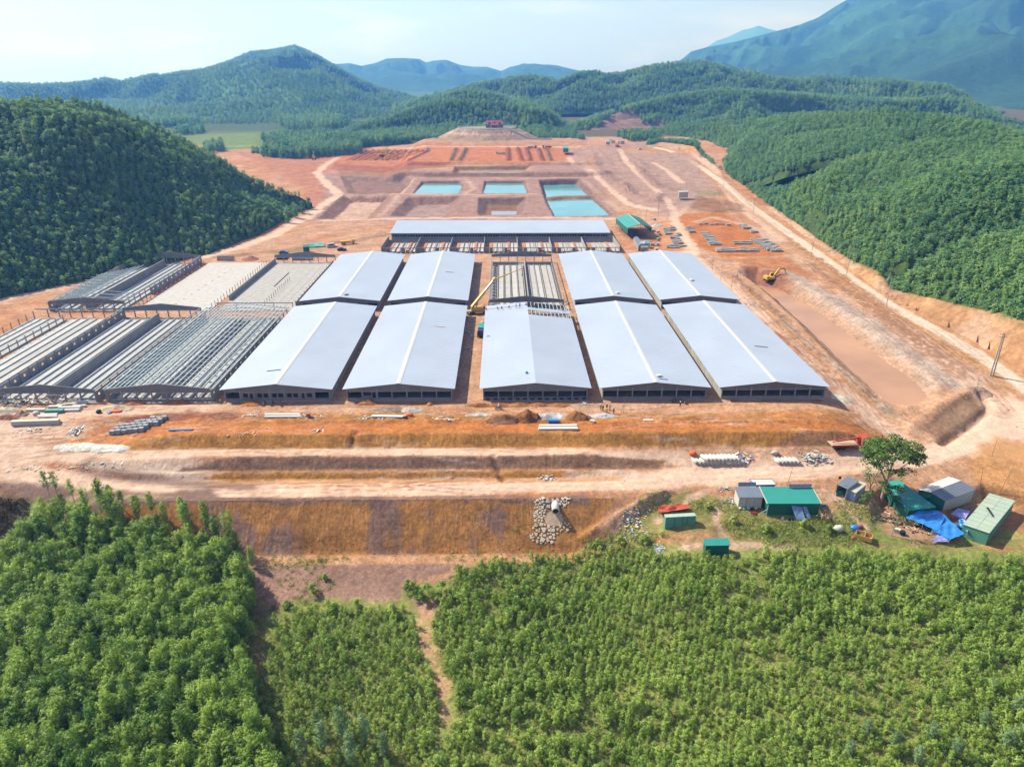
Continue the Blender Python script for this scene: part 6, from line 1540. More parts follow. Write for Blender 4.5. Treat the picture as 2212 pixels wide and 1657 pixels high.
for k, (px_, lb) in enumerate([((1660, 1172), 'dark motorbike parked at the shaded wall, left of two others'), ((1700, 1174), 'dark motorbike parked between two others at the barn front'), ((1735, 1184), 'motorbike with white tank parked furthest out from the barn')]):
    motorbike(*k2(*px_), .8 + .4 * k, lb, 'motorbikes parked by the rightmost barns')
mbk = motorbike(*k2(396, 1228), .3, 'motorbike with a rider on the earth track before the barns')
o = person(mbk.location.x - .1, mbk.location.y, mbk.location.z, .3 - math.pi / 2, SIT, 'sit', 'white', 'navy', 'person in white riding a motorbike along the track', 'white')
# ---------------------------------------------------------------- crane
piv = Vector((*G(1019, 664, 2.6), 2.6)); kne = Vector((*G(1067.4, 604.4, 10.5), 10.5)); tip = Vector((*G(1127.4, 580.2, 14.6), 14.6))
cx0, cy0, cz0 = GT(1034, 678)
t = empty('mobile_crane', (cx0, cy0, cz0), .12, 'yellow mobile crane with its jib bent out over the roofless pens', 'crane')
L_ = lambda p: Matrix.Rotation(-.12, 3, 'Z') @ (Vector(p) - Vector((cx0, cy0, cz0)))
MB().box(-4.2, 4.2, -1.15, 1.15, .75, 1.25).box(-4.3, -3.6, -1.2, 1.2, .6, 1.0).build('carrier', M_metal, t)
MB().box(-2.2, 1.4, -1.2, 1.2, 1.4, 2.5, .12).box(-2.6, -1.9, -1.15, 1.15, 1.3, 2.6, .1).build('turntable', M_yellow, t)
MB().box(1.45, 3.0, -1.1, .1, 1.25, 2.9, .15).build('cab', M_yellow, t); MB().box(1.6, 3.03, -1.13, .12, 2.0, 2.65, .1).build('windscreen', M_glass, t)
wc = wheel_me(.55, .38)
for x in (-3.2, -1.9, 1.9, 3.2):
    for y in (-1.1, 1.1): link('wheel', wc, t, (x, y, .55))
for x in (-3.4, 3.4):
    for y in (-2.3, 2.3): MB().box(x - .12, x + .12, min(0, y), max(0, y), .75, .95).box(x - .3, x + .3, y - .3, y + .3, 0, .1).bar((x, y, .1), (x, y, .9), .16).build('outrigger', M_yellow, t)
p0, p1, p2 = L_(piv), L_(kne), L_(tip)
mid_ = p0.lerp(p1, .58)
MB().bar(p0, mid_, .75, .85).build('boom', M_yellow, t); MB().bar(mid_, p1, .52, .6).build('boom_section', M_metal, t, )
MB().bar(p1 + Vector((-.5, -.1, -.4)), p1 + Vector((.5, .2, .5)), .9, .9).build('boom_head', M_yellow, t)
MB().bar(p1, p1.lerp(p2, .5), .34, .36).bar(p1.lerp(p2, .5), p2, .2, .22).build('jib', M_yellow, t); MB().tube(p2, p2 + Vector((0, 0, -2.2)), .03).box(p2.x - .12, p2.x + .12, p2.y - .1, p2.y + .1, p2.z - 2.6, p2.z - 2.2).build('hook', M_black, t)
MB().bar(p0 + Vector((1.3, 0, -.6)), p0.lerp(p1, .35), .22).build('lift_cylinder', M_metal, t)
# ---------------------------------------------------------------- excavators
_ex = None
def excavator(u, v, rz, label, sc=1.0, group=None):
    global _ex
    t = ground_root('excavator', u, v, rz, label, 'excavator', group, -.05)
    t.scale = (sc, sc, sc)
    if _ex is None:
        tr = MB(); 
        pr = [(-1.9, .35), (-1.6, .02), (1.6, .02), (1.9, .35), (1.7, .8), (-1.7, .8)]
        tr.add([(x, -.3, z) for x, z in pr] + [(x, .3, z) for x, z in pr], [(0, 1, 2, 3, 4, 5), (11, 10, 9, 8, 7, 6)] + [(i, i + 6, (i + 1) % 6 + 6, (i + 1) % 6) for i in range(6)])
        bd = MB().box(-2.1, 1.2, -1.2, 1.2, .95, 1.75, .1).box(-2.2, -.9, -1.15, 1.15, 1.7, 2.1, .15).tube((0, 0, .6), (0, 0, 1), .7, .7, 10)
        cb = MB().box(.1, 1.4, .25, 1.15, 1.7, 2.9, .1); gl = MB().box(.16, 1.44, .2, 1.2, 2.05, 2.7, .06)
        bo = MB().bar((1.0, -.1, 1.5), (3.1, -.1, 4.3), .38, .55).bar((3.1, -.1, 4.3), (5.2, -.1, 4.2), .34, .45)
        st = MB().bar((5.0, -.1, 4.5), (6.3, -.1, 1.6), .28, .36); cy = MB().bar((1.6, -.1, 1.6), (3.0, -.1, 3.6), .14).bar((3.2, -.1, 4.7), (5.0, -.1, 4.6), .14)
        bk = MB(); pb = [(6.1, 1.7), (6.7, 1.3), (6.6, .5), (5.9, .2), (5.5, .5), (5.9, .9)]
        bk.add([(x, -.6, z) for x, z in pb] + [(x, .4, z) for x, z in pb], [(0, 1, 2, 3, 4, 5), (11, 10, 9, 8, 7, 6)] + [(i, i + 6, (i + 1) % 6 + 6, (i + 1) % 6) for i in range(6)])
        _ex = [('track', tr.mesh('track', M_tire)), ('body', bd.mesh('body', M_yellow)), ('cab', cb.mesh('cab', M_yellow)), ('windscreen', gl.mesh('windscreen', M_glass)), ('boom', bo.mesh('boom', M_yellow)), ('stick', st.mesh('stick', M_yellow)), ('cylinder', cy.mesh('cylinder', M_metal)), ('bucket', bk.mesh('bucket', M_metal))]
    for nm, me in _ex:
        if nm == 'track': link('track', me, t, (0, -1.05, 0)); link('track', me, t, (0, 1.05, 0))
        else: link(nm, me, t)
    return t
excavator(*k3(565, 275), .25, 'yellow excavator digging at the upper end of the muddy basin', 1.15)
excavator(*c2(437, 922), .4, 'excavator among the dug rows on the orange plateau, leftmost', 1.2)
excavator(*c2(490, 908), 2.4, 'excavator on the orange plateau, right of the other one', 1.1)
excavator(*c1(1905, 968), 1.8, 'dark excavator on the slope above the curving haul road', 1.3)
# ---------------------------------------------------------------- trucks, vans, cars
def flatbed(u, v, rz, label, bedmat, cabmat, crane=False, dump=False, sc=1.0):
    t = ground_root('flatbed_truck' if not dump else 'dump_truck', u, v, rz, label, 'truck'); t.scale = (sc,) * 3
    MB().box(-4.2, 3.9, -.45, .45, .75, 1.05).build('chassis', M_red, t)
    if dump: MB().hexa([(-4.2, -1.2, 1.1), (1.6, -1.2, 1.1), (1.6, 1.2, 1.1), (-4.2, 1.2, 1.1), (-4.4, -1.3, 2.3), (1.7, -1.3, 2.3), (1.7, 1.3, 2.3), (-4.4, 1.3, 2.3)]).build('dump_body', bedmat, t)
    else:
        MB().box(-4.6, 1.6, -1.25, 1.25, 1.08, 1.25).build('bed', bedmat, t)
        MB().box(-4.6, 1.6, -1.28, -1.2, 1.0, 1.38).box(-4.6, 1.6, 1.2, 1.28, 1.0, 1.38).build('side_rail', M_red, t)
    MB().box(2.3, 4.3, -1.2, 1.2, .8, 2.8, .14).build('cab', cabmat, t); MB().box(3.0, 4.33, -1.1, 1.1, 1.8, 2.5, .08).build('windscreen', M_glass, t)
    w = wheel_me(.52, .34)
    for x in (-3.2, -1.9, 3.2):
        for y in (-1.08, 1.08): link('wheel', w, t, (x, y, .52))
    if crane:
        MB().box(1.7, 2.2, -.4, .4, 1.1, 2.0).bar((1.9, 0, 1.9), (1.9, 0, 2.5), .4).build('crane_base', M_red, t)
        MB().bar((2.2, 0, 2.6), (-3.0, -.1, 1.75), .26, .32).bar((-2.6, 0, 1.85), (-4.0, -.1, 1.6), .16, .2).build('crane_arm', M_red, t)
    return t
flatbed(*k7(585, 352), .05, 'long flatbed truck with red crane arm parked by the shade tree', M_wood, M_red, True)
flatbed(*c2(1325, 878), 0, 'blue truck parked under the retaining bank of the plateau', M_metal, CLOTH['navy'], False, True)
flatbed(*c2(1412, 876), 3.1, 'dark red truck parked right of the blue one', M_red, M_red, False, True)
flatbed(*c2(1826, 866), 1.3, 'orange dump truck at the top of the stony field', M_orange, M_orange, False, True)
flatbed(*c2(240, 1440), .3, 'yellow loader truck at the left end of the long shed', M_yellow, M_yellow, False, True, .8)
def van(u, v, rz, label, m, car=False):
    t = ground_root('parked_car' if car else 'parked_van', u, v, rz, label, 'car' if car else 'van')
    b = MB(); L2_ = 2.1 if car else 2.4
    b.box(-L2_, L2_, -.88, .88, .35, .95, .06); h = 1.45 if car else 1.95
    b.hexa([(-L2_ + (.5 if car else .05), -.82, .94), (L2_ - (1.2 if car else .9), -.82, .94), (L2_ - (1.2 if car else .9), .82, .94), (-L2_ + (.5 if car else .05), .82, .94), (-L2_ + (.9 if car else .2), -.7, h), (L2_ - (1.9 if car else 1.5), -.7, h), (L2_ - (1.9 if car else 1.5), .7, h), (-L2_ + (.9 if car else .2), .7, h)])
    b.build('body', m, t)
    MB().box(-L2_ + 1.0, L2_ - 1.6, -.86, .86, 1.05, h - .12, .05).build('window', M_glass, t)
    w = wheel_me(.33, .2)
    for x in (-1.35, 1.35):
        for y in (-.8, .8): link('wheel', w, t, (x, y, .33))
    return t
van(*c1(2015, 1502), .3, 'white van parked on the earth left of the long shed', M_white)
van(*c1(1722, 1540), .1, 'blue car parked behind the pale slab', CLOTH['blue'], True)
van(*c2(205, 1478), .1, 'dark car among machines left of the long shed', M_black, True)
van(*c2(1960, 884), .2, 'small white car near the top of the white road', M_white, True)
van(*c2(712, 880), .2, 'small white car on the track along the plateau', M_white, True)
# ---------------------------------------------------------------- huts: four roof corners surveyed at their heights
def rib_sheet(c, m, ribs, name, root, th=.06, rh=.05):
    """sheet through corners near-left, near-right, far-right, far-left with ribs running near to far"""
    c = [Vector(p) for p in c]; mb = MB(); d = Vector((0, 0, th))
    mb.hexa([c[0], c[1], c[2], c[3], c[0] + d, c[1] + d, c[2] + d, c[3] + d])
    for k in range(ribs):
        f = (k + .5) / ribs; a = c[0].lerp(c[1], f) + d; b = c[3].lerp(c[2], f) + d
        mb.bar(a, b, .09, rh * 2)
    return mb.build(name, m, root)
def quad_hut(name, label, cs, zr, wall, roof, ribs=14, zg=None, inset=.25, walls=None, cat='hut', base=.4):
    """cs: roof corners in the photo (near-left, near-right, far-right, far-left); zr: roof heights above ground"""
    if isinstance(zg, tuple): print(name, 'ground', round(min(zat1(*G(*c, z - 7)) for c, z in zip(cs, zr)), 2), round(GT(*zg)[2], 2)); zg = GT(*zg)[2]
    if zg is None:
        zg = min(zat1(*G(*c, z - 7)) for c, z in zip(cs, zr))
    W = [Vector((*G(*c, zg + z), zg + z)) for c, z in zip(cs, zr)]
    ctr = sum(W, Vector()) / 4
    t = empty(name, (ctr.x, ctr.y, zg), 0, label, cat)
    W = [w - Vector((ctr.x, ctr.y, zg)) for w in W]
    rib_sheet(W, roof, ribs, 'roof', t)
    I = [w + (Vector((0, 0, w.z)) - w).normalized() * inset for w in W]
    names = ['front_wall', 'side_wall', 'back_wall', 'side_wall']
    for k in range(4):
        a, b = I[k], I[(k + 1) % 4]; n = Vector((b.y - a.y, a.x - b.x, 0)).normalized() * .06
        if walls and walls[k] is None: continue
        m = walls[k] if walls else wall
        e = Vector((0, 0, -.02))
        MB().hexa([(a.x, a.y, -base), (b.x, b.y, -base), (b.x - n.x, b.y - n.y, -base), (a.x - n.x, a.y - n.y, -base), a + e, b + e, b - n + e, a - n + e]).build(names[k], m, t)
    return t, W, I, zg
tG, Wg, Ig, zg = quad_hut('site_hut', 'grey roofed hut with off white walls, joined to the green hut', [kH(175, 505), kH(725, 500), kH(625, 275), kH(85, 270)], [2.6, 2.6, 3.5, 3.5], M_wallw, M_greyroof, 10, kH(450, 740))
for f in (.33, .66): a = Ig[0].lerp(Ig[1], f); MB().box(a.x - .05, a.x + .05, a.y - .07, a.y, -.3, 2.5).build('wall_joint', M_metal, tG)
tH, Wh, Ih, zh = quad_hut('site_hut', 'large hut with bright teal ribbed roof and dark green walls', [kH(805, 635), kH(1960, 635), kH(1760, 275), kH(630, 265)], [2.7, 2.7, 4.0, 4.0], M_teald, M_teal, 16, kH(1400, 885))
MB().bar(Wh[0] + Vector((-.1, 0, .08)), Wh[3] + Vector((-.1, 0, .08)), .16, .12).build('trim', M_white, tH)
MB().bar(Wh[1] + Vector((.05, 0, .05)), Wh[2] + Vector((.05, 0, .05)), .14, .12).build('trim', M_white, tH)
MB().box(Ih[0].x - .1, Ih[0].x, Ih[0].y - .12, Ih[0].y - .02, -.4, 2.6).bar((Ih[0].x - 1.3, Ih[0].y + .4, .1), (Ih[0].x, Ih[0].y - .1, 1.4), .1).build('brace', M_white, tH)
sx, sy = G(*kH(1500, 282), zh + 4.0)
t = empty('sign_board', (sx, sy, zh + 4.05), 0, 'long purple sign board with pale faded lettering on the teal roof', 'sign')
MB().box(-2.35, 2.35, -.05, .05, .05, .85).build('board', M_purple, t)
lm = MB(); xx = -1.9
for wlen in (5, 6, 5, 2, 6):                 # lettering is a blur in the photo: short pale strokes
    for q in range(wlen):
        lm.box(xx, xx + .09, -.062, -.052, .50 + RND.uniform(-.02, .02), .70); xx += .135
    xx += .14
lm.build('lettering', M_pale, t); MB().box(-2.35, 2.35, -.06, -.052, .10, .24).build('stripe', M_pale, t)
for q in (-1.2, 1.2): MB().bar((q, .05, .5), (q, .9, -.1), .05).build('strut', M_metal, t)
sx, sy = G(*kH(360, 268), zg + 3.5)
t = empty('solar_panel', (sx, sy, zg + 3.62), 0, 'blue glass panel standing along the ridge of the grey hut', 'panel')
for k in range(4): MB().hexa([(-1.85 + k * .93, -.02, 0), (-.95 + k * .93, -.02, 0), (-.95 + k * .93, .05, 0), (-1.85 + k * .93, .05, 0), (-1.85 + k * .93, .3, .8), (-.95 + k * .93, .3, .8), (-.95 + k * .93, .37, .8), (-1.85 + k * .93, .37, .8)]).build('pane', M_solar, t)
MB().bar((-1.9, .2, .4), (1.9, .2, .4), .05).build('frame', M_metal, t)
t, W, I, z = quad_hut('cabin', 'white topped site cabin standing behind the grey hut', [kH(540, 235), kH(990, 225), kH(890, 105), kH(400, 110)], [2.6, 2.6, 2.6, 2.6], M_wallb, M_white, 3)
for k in range(4): MB().bar(W[k] + Vector((0, 0, .06)), W[(k + 1) % 4] + Vector((0, 0, .06)), .12).build('roof_edge', M_greyroof, t)
# tent-like cloth before the green hut
t = ground_root('awning', *kH(1480, 880), 0, 'grey cloth awning hung on the dark green wall', 'awning')
def cloth(name, P4, n, m, root, amp=.12, seed=0, th=.02):
    P4 = [Vector(p) for p in P4]; mb = MB(); vs = []
    for j in range(n + 1):
        for i in range(n + 1):
            a, b = i / n, j / n
            p = P4[0].lerp(P4[1], a).lerp(P4[3].lerp(P4[2], a), b)
            w = math.sin(math.pi * a) * math.sin(math.pi * b)
            nz_ = float(fbm(np.array([a * 4 + seed]), np.array([b * 4 + seed * 1.7]), 3, seed)[0]) + .5 * math.sin(a * 13 + seed) * math.cos(b * 9)
            vs.append(p + Vector((0, 0, amp * (nz_ * (.35 + w) - .5 * w))))
    top = len(vs); vs2 = vs + [v - Vector((0, 0, th)) for v in vs]
    f = []
    for j in range(n):
        for i in range(n):
            q = j * (n + 1) + i; f.append((q, q + 1, q + n + 2, q + n + 1)); f.append((q + top, q + n + 1 + top, q + n + 2 + top, q + 1 + top))
    mb.add(vs2, f); return mb.build(name, m, root, smooth=True)
cloth('cloth', [(-1.2, -1.6, .1), (.6, -1.9, .1), (.3, .1, 1.9), (-1.9, .2, 2.2)], 8, M_solar, t, .2, 3)
cloth('cloth', [(1.2, -1.5, .1), (1.9, -1.3, .1), (1.3, .2, 2.1), (.4, .1, 1.9)], 6, M_solar, t, .2, 4)
MB().bar((.6, -1.0, 0), (.7, -.2, 1.9), .06).build('pole', M_wood, t)
# huts by the shade tree
quad_hut('site_hut', 'long green roofed hut with washing lines, half hidden by the shade tree', [kT(480, 600), kT(890, 545), kT(320, 130), kT(30, 190)], [2.4, 3.4, 3.4, 2.4], M_teald, M_teal, 14, kT(350, 600))
zs = GT(*kT(965, 600))[2]
t, W, I, z = quad_hut('shed', 'shed with ribbed silver and slate grey roof slopes beside the haul road', [kT(1020, 455), kT(1490, 280), kT(1260, 145), kT(800, 320)], [2.5, 2.5, 3.5, 3.5], M_concL, M_greyroof, 10, zs, .3, [M_wallw, M_teald, M_teald, M_teald])
W2_ = [Vector((*G(*kT(*c), zs + h_), zs + h_)) - Vector(t.location) for c, h_ in (((800, 320), 3.5), ((1260, 145), 3.5), ((1075, 90), 2.6), ((600, 275), 2.6))]
rib_sheet(W2_, M_white, 14, 'roof', t)
for a, b in ((W2_[0], W2_[3]), (W2_[3], W2_[2]), (W2_[2], W2_[1])):
    a = a * 1; b = b * 1; n = Vector((b.y - a.y, a.x - b.x, 0)).normalized() * .06; s_ = .93
    MB().hexa([(a.x * s_, a.y * s_, -.4), (b.x * s_, b.y * s_, -.4), (b.x * s_ - n.x, b.y * s_ - n.y, -.4), (a.x * s_ - n.x, a.y * s_ - n.y, -.4), (a.x * s_, a.y * s_, a.z - .15), (b.x * s_, b.y * s_, b.z - .15), (b.x * s_ - n.x, b.y * s_ - n.y, b.z - .15), (a.x * s_ - n.x, a.y * s_ - n.y, a.z - .15)]).build('wall', M_teald, t)
t, W, I, z = quad_hut('prefab', 'pale green ribbed prefab with a strip of dark cloth on its roof', [kT(1290, 805), kT(1690, 940), kT(2080, 450), kT(1690, 335)], [2.9, 2.9, 2.9, 2.9], M_greenp, M_palegreen, 1, kT(1600, 1080), .12)
for k in range(9):
    f = (k + .5) / 9; MB().bar(W[0].lerp(W[3], f) + Vector((0, 0, .07)), W[1].lerp(W[2], f) + Vector((0, 0, .07)), .08).build('roof_rib', M_palegreen, t)
for f in (.15, .5, .8): a = W[1].lerp(W[2], f); MB().bar((a.x * .97, a.y * .97, .1), (a.x * .97, a.y * .97, 2.7), .1).build('wall_rib', M_greenp, t)
cloth('cloth_strip', [W[1].lerp(W[3], .42) + Vector((.2, -.6, .2)), W[1].lerp(W[3], .42) + Vector((.7, -.4, .2)), W[1].lerp(W[3], .55) + Vector((.3, .9, .2)), W[1].lerp(W[3], .55) + Vector((-.2, .8, .2))], 5, M_black, t, .12, 9)
t, W, I, z = quad_hut('lean_to', 'small slate roofed open shelter on the left of the blue walled hut', [k7(475, 692), k7(577, 737), k7(690, 660), k7(580, 615)], [2.3, 2.5, 2.9, 2.7], M_greyroof, M_greyroof, 6, k7(560, 800), .2, [None, M_wallb, M_wallb, M_wood])
t, W, I, z = quad_hut('site_hut', 'little hut with pale blue walls and whitish roof', [k7(577, 738), k7(655, 775), k7(760, 690), k7(690, 662)], [2.3, 2.3, 2.5, 2.5], M_wallb, M_wallw, 5, k7(640, 855))
cloth('washing', [(0, 0, 0), (1.6, .3, 0), (1.6, .3, 1.2), (0, 0, 1.2)], 5, M_teal, None, .1, 12); o = bpy.context.scene.objects['washing']; o.location = GT(*k7(470, 800)); tag(o, 'green cloth hanging beside the open shelter', 'cloth')
t, W, I, z = quad_hut('container', 'green cargo container with faded roof, in front of the red tarp', [k6(790, 1000), k6(1075, 985), k6(1055, 955), k6(775, 972)], [2.3, 2.3, 2.3, 2.3], M_greenp, M_palegreen, 6, k6(930, 1085), .06, None, 'container')
for f in (.3, .58, .72): a = I[0].lerp(I[1], f); MB().box(a.x - .04, a.x + .04, a.y - .09, a.y - .005, -.1, 2.2).build('door_bar', M_teald, t)
x, y, z = GT(*k6(870, 985)); t = empty('red_tarp', (x, y + 1.0, z), 0, 'sagging rust red tarpaulin behind the green container', 'tarp')
cloth('cloth', [(-3.2, -.8, .7), (3.4, -.3, 1.3), (3.0, 1.2, 1.5), (-3.2, 1.2, 1.1)], 10, mat('red_tarp', (.46, .09, .05), .7, 0, .15, 1), t, .55, 2)
for q in ((-3.1, -.7, .7), (3.3, -.3, 1.2), (2.9, 1.1, 1.4), (-3.1, 1.1, 1.0)): MB().bar((q[0], q[1], -.3), q, .08).build('pole', M_wood, t)
quad_hut('shack', 'small all green shack at the edge of the young trees', [k6(1155, 1262), k6(1392, 1258), k6(1368, 1188), k6(1135, 1195)], [2.1, 2.1, 2.5, 2.5], M_teald, M_teal, 8, k6(1265, 1312))
# blue tarpaulins
zt = GT(*kT(700, 880))[2]
def tarp(label, pts, m, seed, amp=.35, poles=True, n=12):
    P4 = [Vector((*G(*kT(x, y), zt + h_), zt + h_)) for x, y, h_ in pts]; c = sum(P4, Vector()) / 4
    t = empty('tarpaulin', (c.x, c.y, zt), 0, label, 'tarp', 'blue tarpaulins by the huts')
    P4 = [p - Vector((c.x, c.y, zt)) for p in P4]
    cloth('sheet', P4, n, m, t, amp, seed)
    if poles:
        for p in P4: MB().bar((p.x, p.y, -.3), p, .07).build('pole', M_wood, t)
tarp('blue tarpaulin nearest the long green hut, sagging', [(415, 700, 1.7), (690, 800, 1.6), (1000, 640, 2.5), (770, 540, 2.6)], M_blue, 21)
tarp('blue tarpaulin that drops towards the young trees', [(830, 890, 1.4), (1090, 1035, 1.1), (1310, 940, 1.7), (1000, 645, 2.6)], M_blue, 22, .45)
tarp('middle blue tarpaulin joining the sagging one and the dropping one', [(700, 800, 1.6), (900, 905, 1.5), (1020, 700, 2.55), (960, 640, 2.6)], M_blue, 27, .3, False, 8)
tarp('small lavender tarpaulin at ground level below the blue ones', [(815, 1060, .5), (1080, 1065, .6), (1050, 1010, 1.1), (905, 955, 1.0)], M_lav, 23, .2)
tarp('blue tarpaulin tied against the pale green prefab roof', [(1105, 650, 1.9), (1330, 720, 2.4), (1400, 600, 2.4), (1215, 555, 2.1)], M_lav, 24, .25)
tarp('crumpled blue tarpaulin with an orange edge beside the prefab', [(1180, 780, 1.6), (1360, 915, 1.2), (1440, 820, 2.1), (1250, 700, 2.3)], M_blue, 25, .4)
tarp('orange cloth hanging from the corner of the prefab', [(1370, 910, .9), (1395, 915, .9), (1440, 810, 2.4), (1410, 800, 2.4)], M_orange, 26, .15, False, 5)
# tipper body left on the grass
M_skip = mat('ochre_steel', (.50, .29, .10), .6, 0, .2, 1.2, .2, .3, grime=.4)
t = ground_root('tipper_body', *k7(725, 1190), -.55, 'ochre yellow open tipper body lying by the footpath', 'skip')
for b in ((-1.5, 1.5, -.95, -.85), (-1.5, 1.5, .85, .95), (-1.5, -1.4, -.85, .85), (1.4, 1.5, -.85, .85), (.1, .2, -.85, .85)): MB().box(b[0], b[1], b[2], b[3], 0, 1.0).build('side_panel', M_skip, t)
MB().box(-1.39, 1.39, -.84, .84, .02, .12).build('bed', M_skip, t)
# ---------------------------------------------------------------- small clutter round the huts
def sack(u, v, sx_, sy_, sz_, m, label, cat, name, rz=0):
    x, y, z = GT(u, v); mb = MB(); mb.ball((0, 0, sz_ * .42), sx_, sy_, sz_ * .6, 9, 6)
    g = random.Random(int(u * 7 + v)); mb.v = [(a + g.uniform(-.12, .12) * sx_, b + g.uniform(-.12, .12) * sy_, max(0, c) + g.uniform(-.05, .05)) for a, b, c in mb.v]
    o = mb.build(name, m, None, (x, y, z), (0, 0, rz), True); return tag(o, label, cat)
sack(*k7(490, 1125), 1.0, .8, 1.4, M_wallw, 'pale grey cover over a heap beside the tipper body', 'cover', 'covered_heap')
cl = lambda *a: cloth(*a)
for nm, px_, m, d, lb in (('awning_cloth', k7(645, 1110), M_blue, (1.0, .7, 1.0), 'blue and red cloth bundle behind the tipper body'), ('bundle', k7(690, 1095), M_red, (.7, .5, .7), 'red cloth bundle right of the blue one'), ('bundle', k7(630, 1190), M_red, (.5, .4, .4), 'red plastic heap at the corner of the tipper body')):
    sack(*px_, *d, m, lb, 'bundle', nm)
def crate(px_, d, m, lb, name='crate', cat='crate', rz=0):
    t = ground_root(name, *px_, rz, lb, cat)
    MB().box(-d[0] / 2, d[0] / 2, -d[1] / 2, d[1] / 2, 0, d[2], .02).build('body', m, t); MB().box(-d[0] / 2 - .03, d[0] / 2 + .03, -d[1] / 2 - .03, d[1] / 2 + .03, d[2], d[2] + .06).build('lid', m, t)
crate(kT(290, 930), (1.1, .7, .9), M_wallw, 'pale box among clutter left of the blue tarpaulins', rz=-.5)
crate(kT(375, 960), (.8, .8, .8), M_black, 'black box right of the pale box by the tarpaulins')
crate(kT(865, 960), (1.2, .5, .8), M_wallw, 'white board box under the edge of the blue tarpaulin', rz=-.4)
crate(kT(330, 800), (1.0, .4, .5), M_metal, 'grey metal trough on the trodden earth before the huts', 'trough', 'trough', .6)
for px_, m, lb in ((kH(460, 840), M_red, 'red plastic basin, left one by the grey hut'), (kH(515, 845), M_red, 'red plastic basin right next to the left one'), (kH(590, 800), M_red, 'red plastic basin nearest the wall of the grey hut'), (kH(2030, 700), M_blue, 'blue plastic drum right of the green hut')):
    t = ground_root('basin', *px_, 0, lb, 'basin'); MB().pipe((0, 0, 0), (0, 0, .35), .38, .30, 12).build('rim', m, t); MB().tube((0, 0, 0), (0, 0, .05), .31, .31, 12).build('bottom', m, t)
for k in range(5): sack(*kH(210 + 85 * k, 750 + (k % 2) * 15), .4, .3, .5, [M_white, M_metal, M_wallb, M_black, M_white][k], ['white sack at the left foot of the grey hut wall', 'grey sack second along the grey hut wall', 'bluish sack in the middle of the grey hut wall', 'black sack fourth along the grey hut wall', 'white sack at the right end of the grey hut wall'][k], 'sack', 'sack')
for k, (px_, lb, cm) in enumerate([(kH(1110, 1030), 'white towel on a stick in the grass before the green hut', 'white'), (kH(1265, 1050), 'dark shirt on a stick in the grass', 'black'), (kH(1340, 1040), 'purple cloth on a stick in the grass', 'navy')]):
    t = ground_root('washing_stick', *px_, 0, lb, 'washing'); MB().bar((0, 0, 0), (0, 0, 1.3), .05).build('stick', M_wood, t); cloth('cloth', [(-.25, -.05, .5), (.25, -.05, .5), (.25, 0, 1.25), (-.25, 0, 1.25)], 4, CLOTH[cm], t, .06, k)
# litter heaps: many scraps nobody could count
def scraps(name, px_, n, spread, cols, label, size=.3, h=.3):
    g = random.Random(len(label)); x, y, z = GT(*px_); mb = MB()
    for k in range(n):
        a, b = g.gauss(0, spread[0]), g.gauss(0, spread[1]); s_ = size * g.uniform(.4, 1.3); zz = zat1(x + a, y + b) - z + h * max(0, 1 - math.hypot(a / spread[0], b / spread[1]) / 2) * g.random()
        mb.mi = g.randrange(len(cols)); r_ = g.uniform(0, 3.1); e = Vector((math.cos(r_), math.sin(r_), g.uniform(-.3, .3))) * s_
        mb.bar(Vector((a, b, zz + .03)) - e, Vector((a, b, zz + .08)) + e, s_ * g.uniform(.3, 1.0), s_ * g.uniform(.08, .35))
    return tag(mb.build(name, cols, None, (x, y, z)), label, None, None, 'stuff')
scraps('rubbish', k6(490, 1075), 150, (1.2, 1.4), [M_white, M_wallb, M_solar, M_teal, M_yellow, M_pale], 'heap of white and blue household rubbish on the slope', .25, .6)
scraps('rubbish', k6(710, 1290), 60, (.6, .7), [M_white, M_wallb, M_teal], 'smaller spill of rubbish above the young trees', .22, .2)
scraps('rubbish', kT(340, 690), 60, (1.6, 1.2), [M_white, M_wallw, M_wood, M_black], 'scattered household clutter between the huts', .3, .3)
scraps('rubbish', kT(550, 870), 60, (1.8, 1.2), [M_red, M_wood, M_white, M_black], 'clutter under the blue tarpaulins', .3, .3)
scraps('rubble', kP(2020, 285), 150, (1.6, .8), [M_pipe, M_white, M_concL], 'heap of broken white concrete right of the short pipe row', .45, 1.0)
scraps('rubble', kP(940, 290), 40, (.9, .8), [M_pipe, M_white, M_blue, M_wood], 'sacks and scraps at the end of the long pipe row', .4, .5)
# ---------------------------------------------------------------- concrete pipes
_pm = (lambda m: (m.pipe((0, 0, 0), (0, 2.5, 0), .42, .33, 16), m.mesh('concrete_pipe', M_pipe, True))[-1])(MB())
def pipe_row(px_, n, z0, step, ang, label, group, off=0.0):
    x, y, z = GT(*px_)
    for k in range(n):
        o = link('concrete_pipe', _pm, None, (x + off + k * step, y + RND.uniform(-.12, .12), z + z0), (0, 0, ang + RND.uniform(-.015, .015))); tag(o, label, 'pipe', group)
pipe_row(kP(225, 385), 3, .42, .87, .42, 'concrete pipe lying on the ground at the left end of the long row', 'ground pipes at the left of the long pipe row')
pipe_row(kP(225, 385), 10, .42, .87, .42, 'concrete pipe in the bottom layer of the long row, with another on top', 'bottom pipes of the long pipe row', 3 * .87)
pipe_row(kP(225, 385), 9, 1.16, .87, .42, 'concrete pipe in the top layer of the long row', 'top pipes of the long pipe row', 3.5 * .87 - .6)
pipe_row(kP(1500, 380), 6, .42, .87, .42, 'concrete pipe in the short single row beside the broken concrete', 'pipes of the short row')
sack(*kP(155, 225), .9, .7, .9, M_orange, 'bright orange sheeted heap at the left end of the pipes', 'cover', 'covered_heap')
sack(*kP(1420, 215), 1.0, .5, .8, M_wallw, 'white sheeted motorcycle shape behind the short pipe row', 'cover', 'covered_heap')
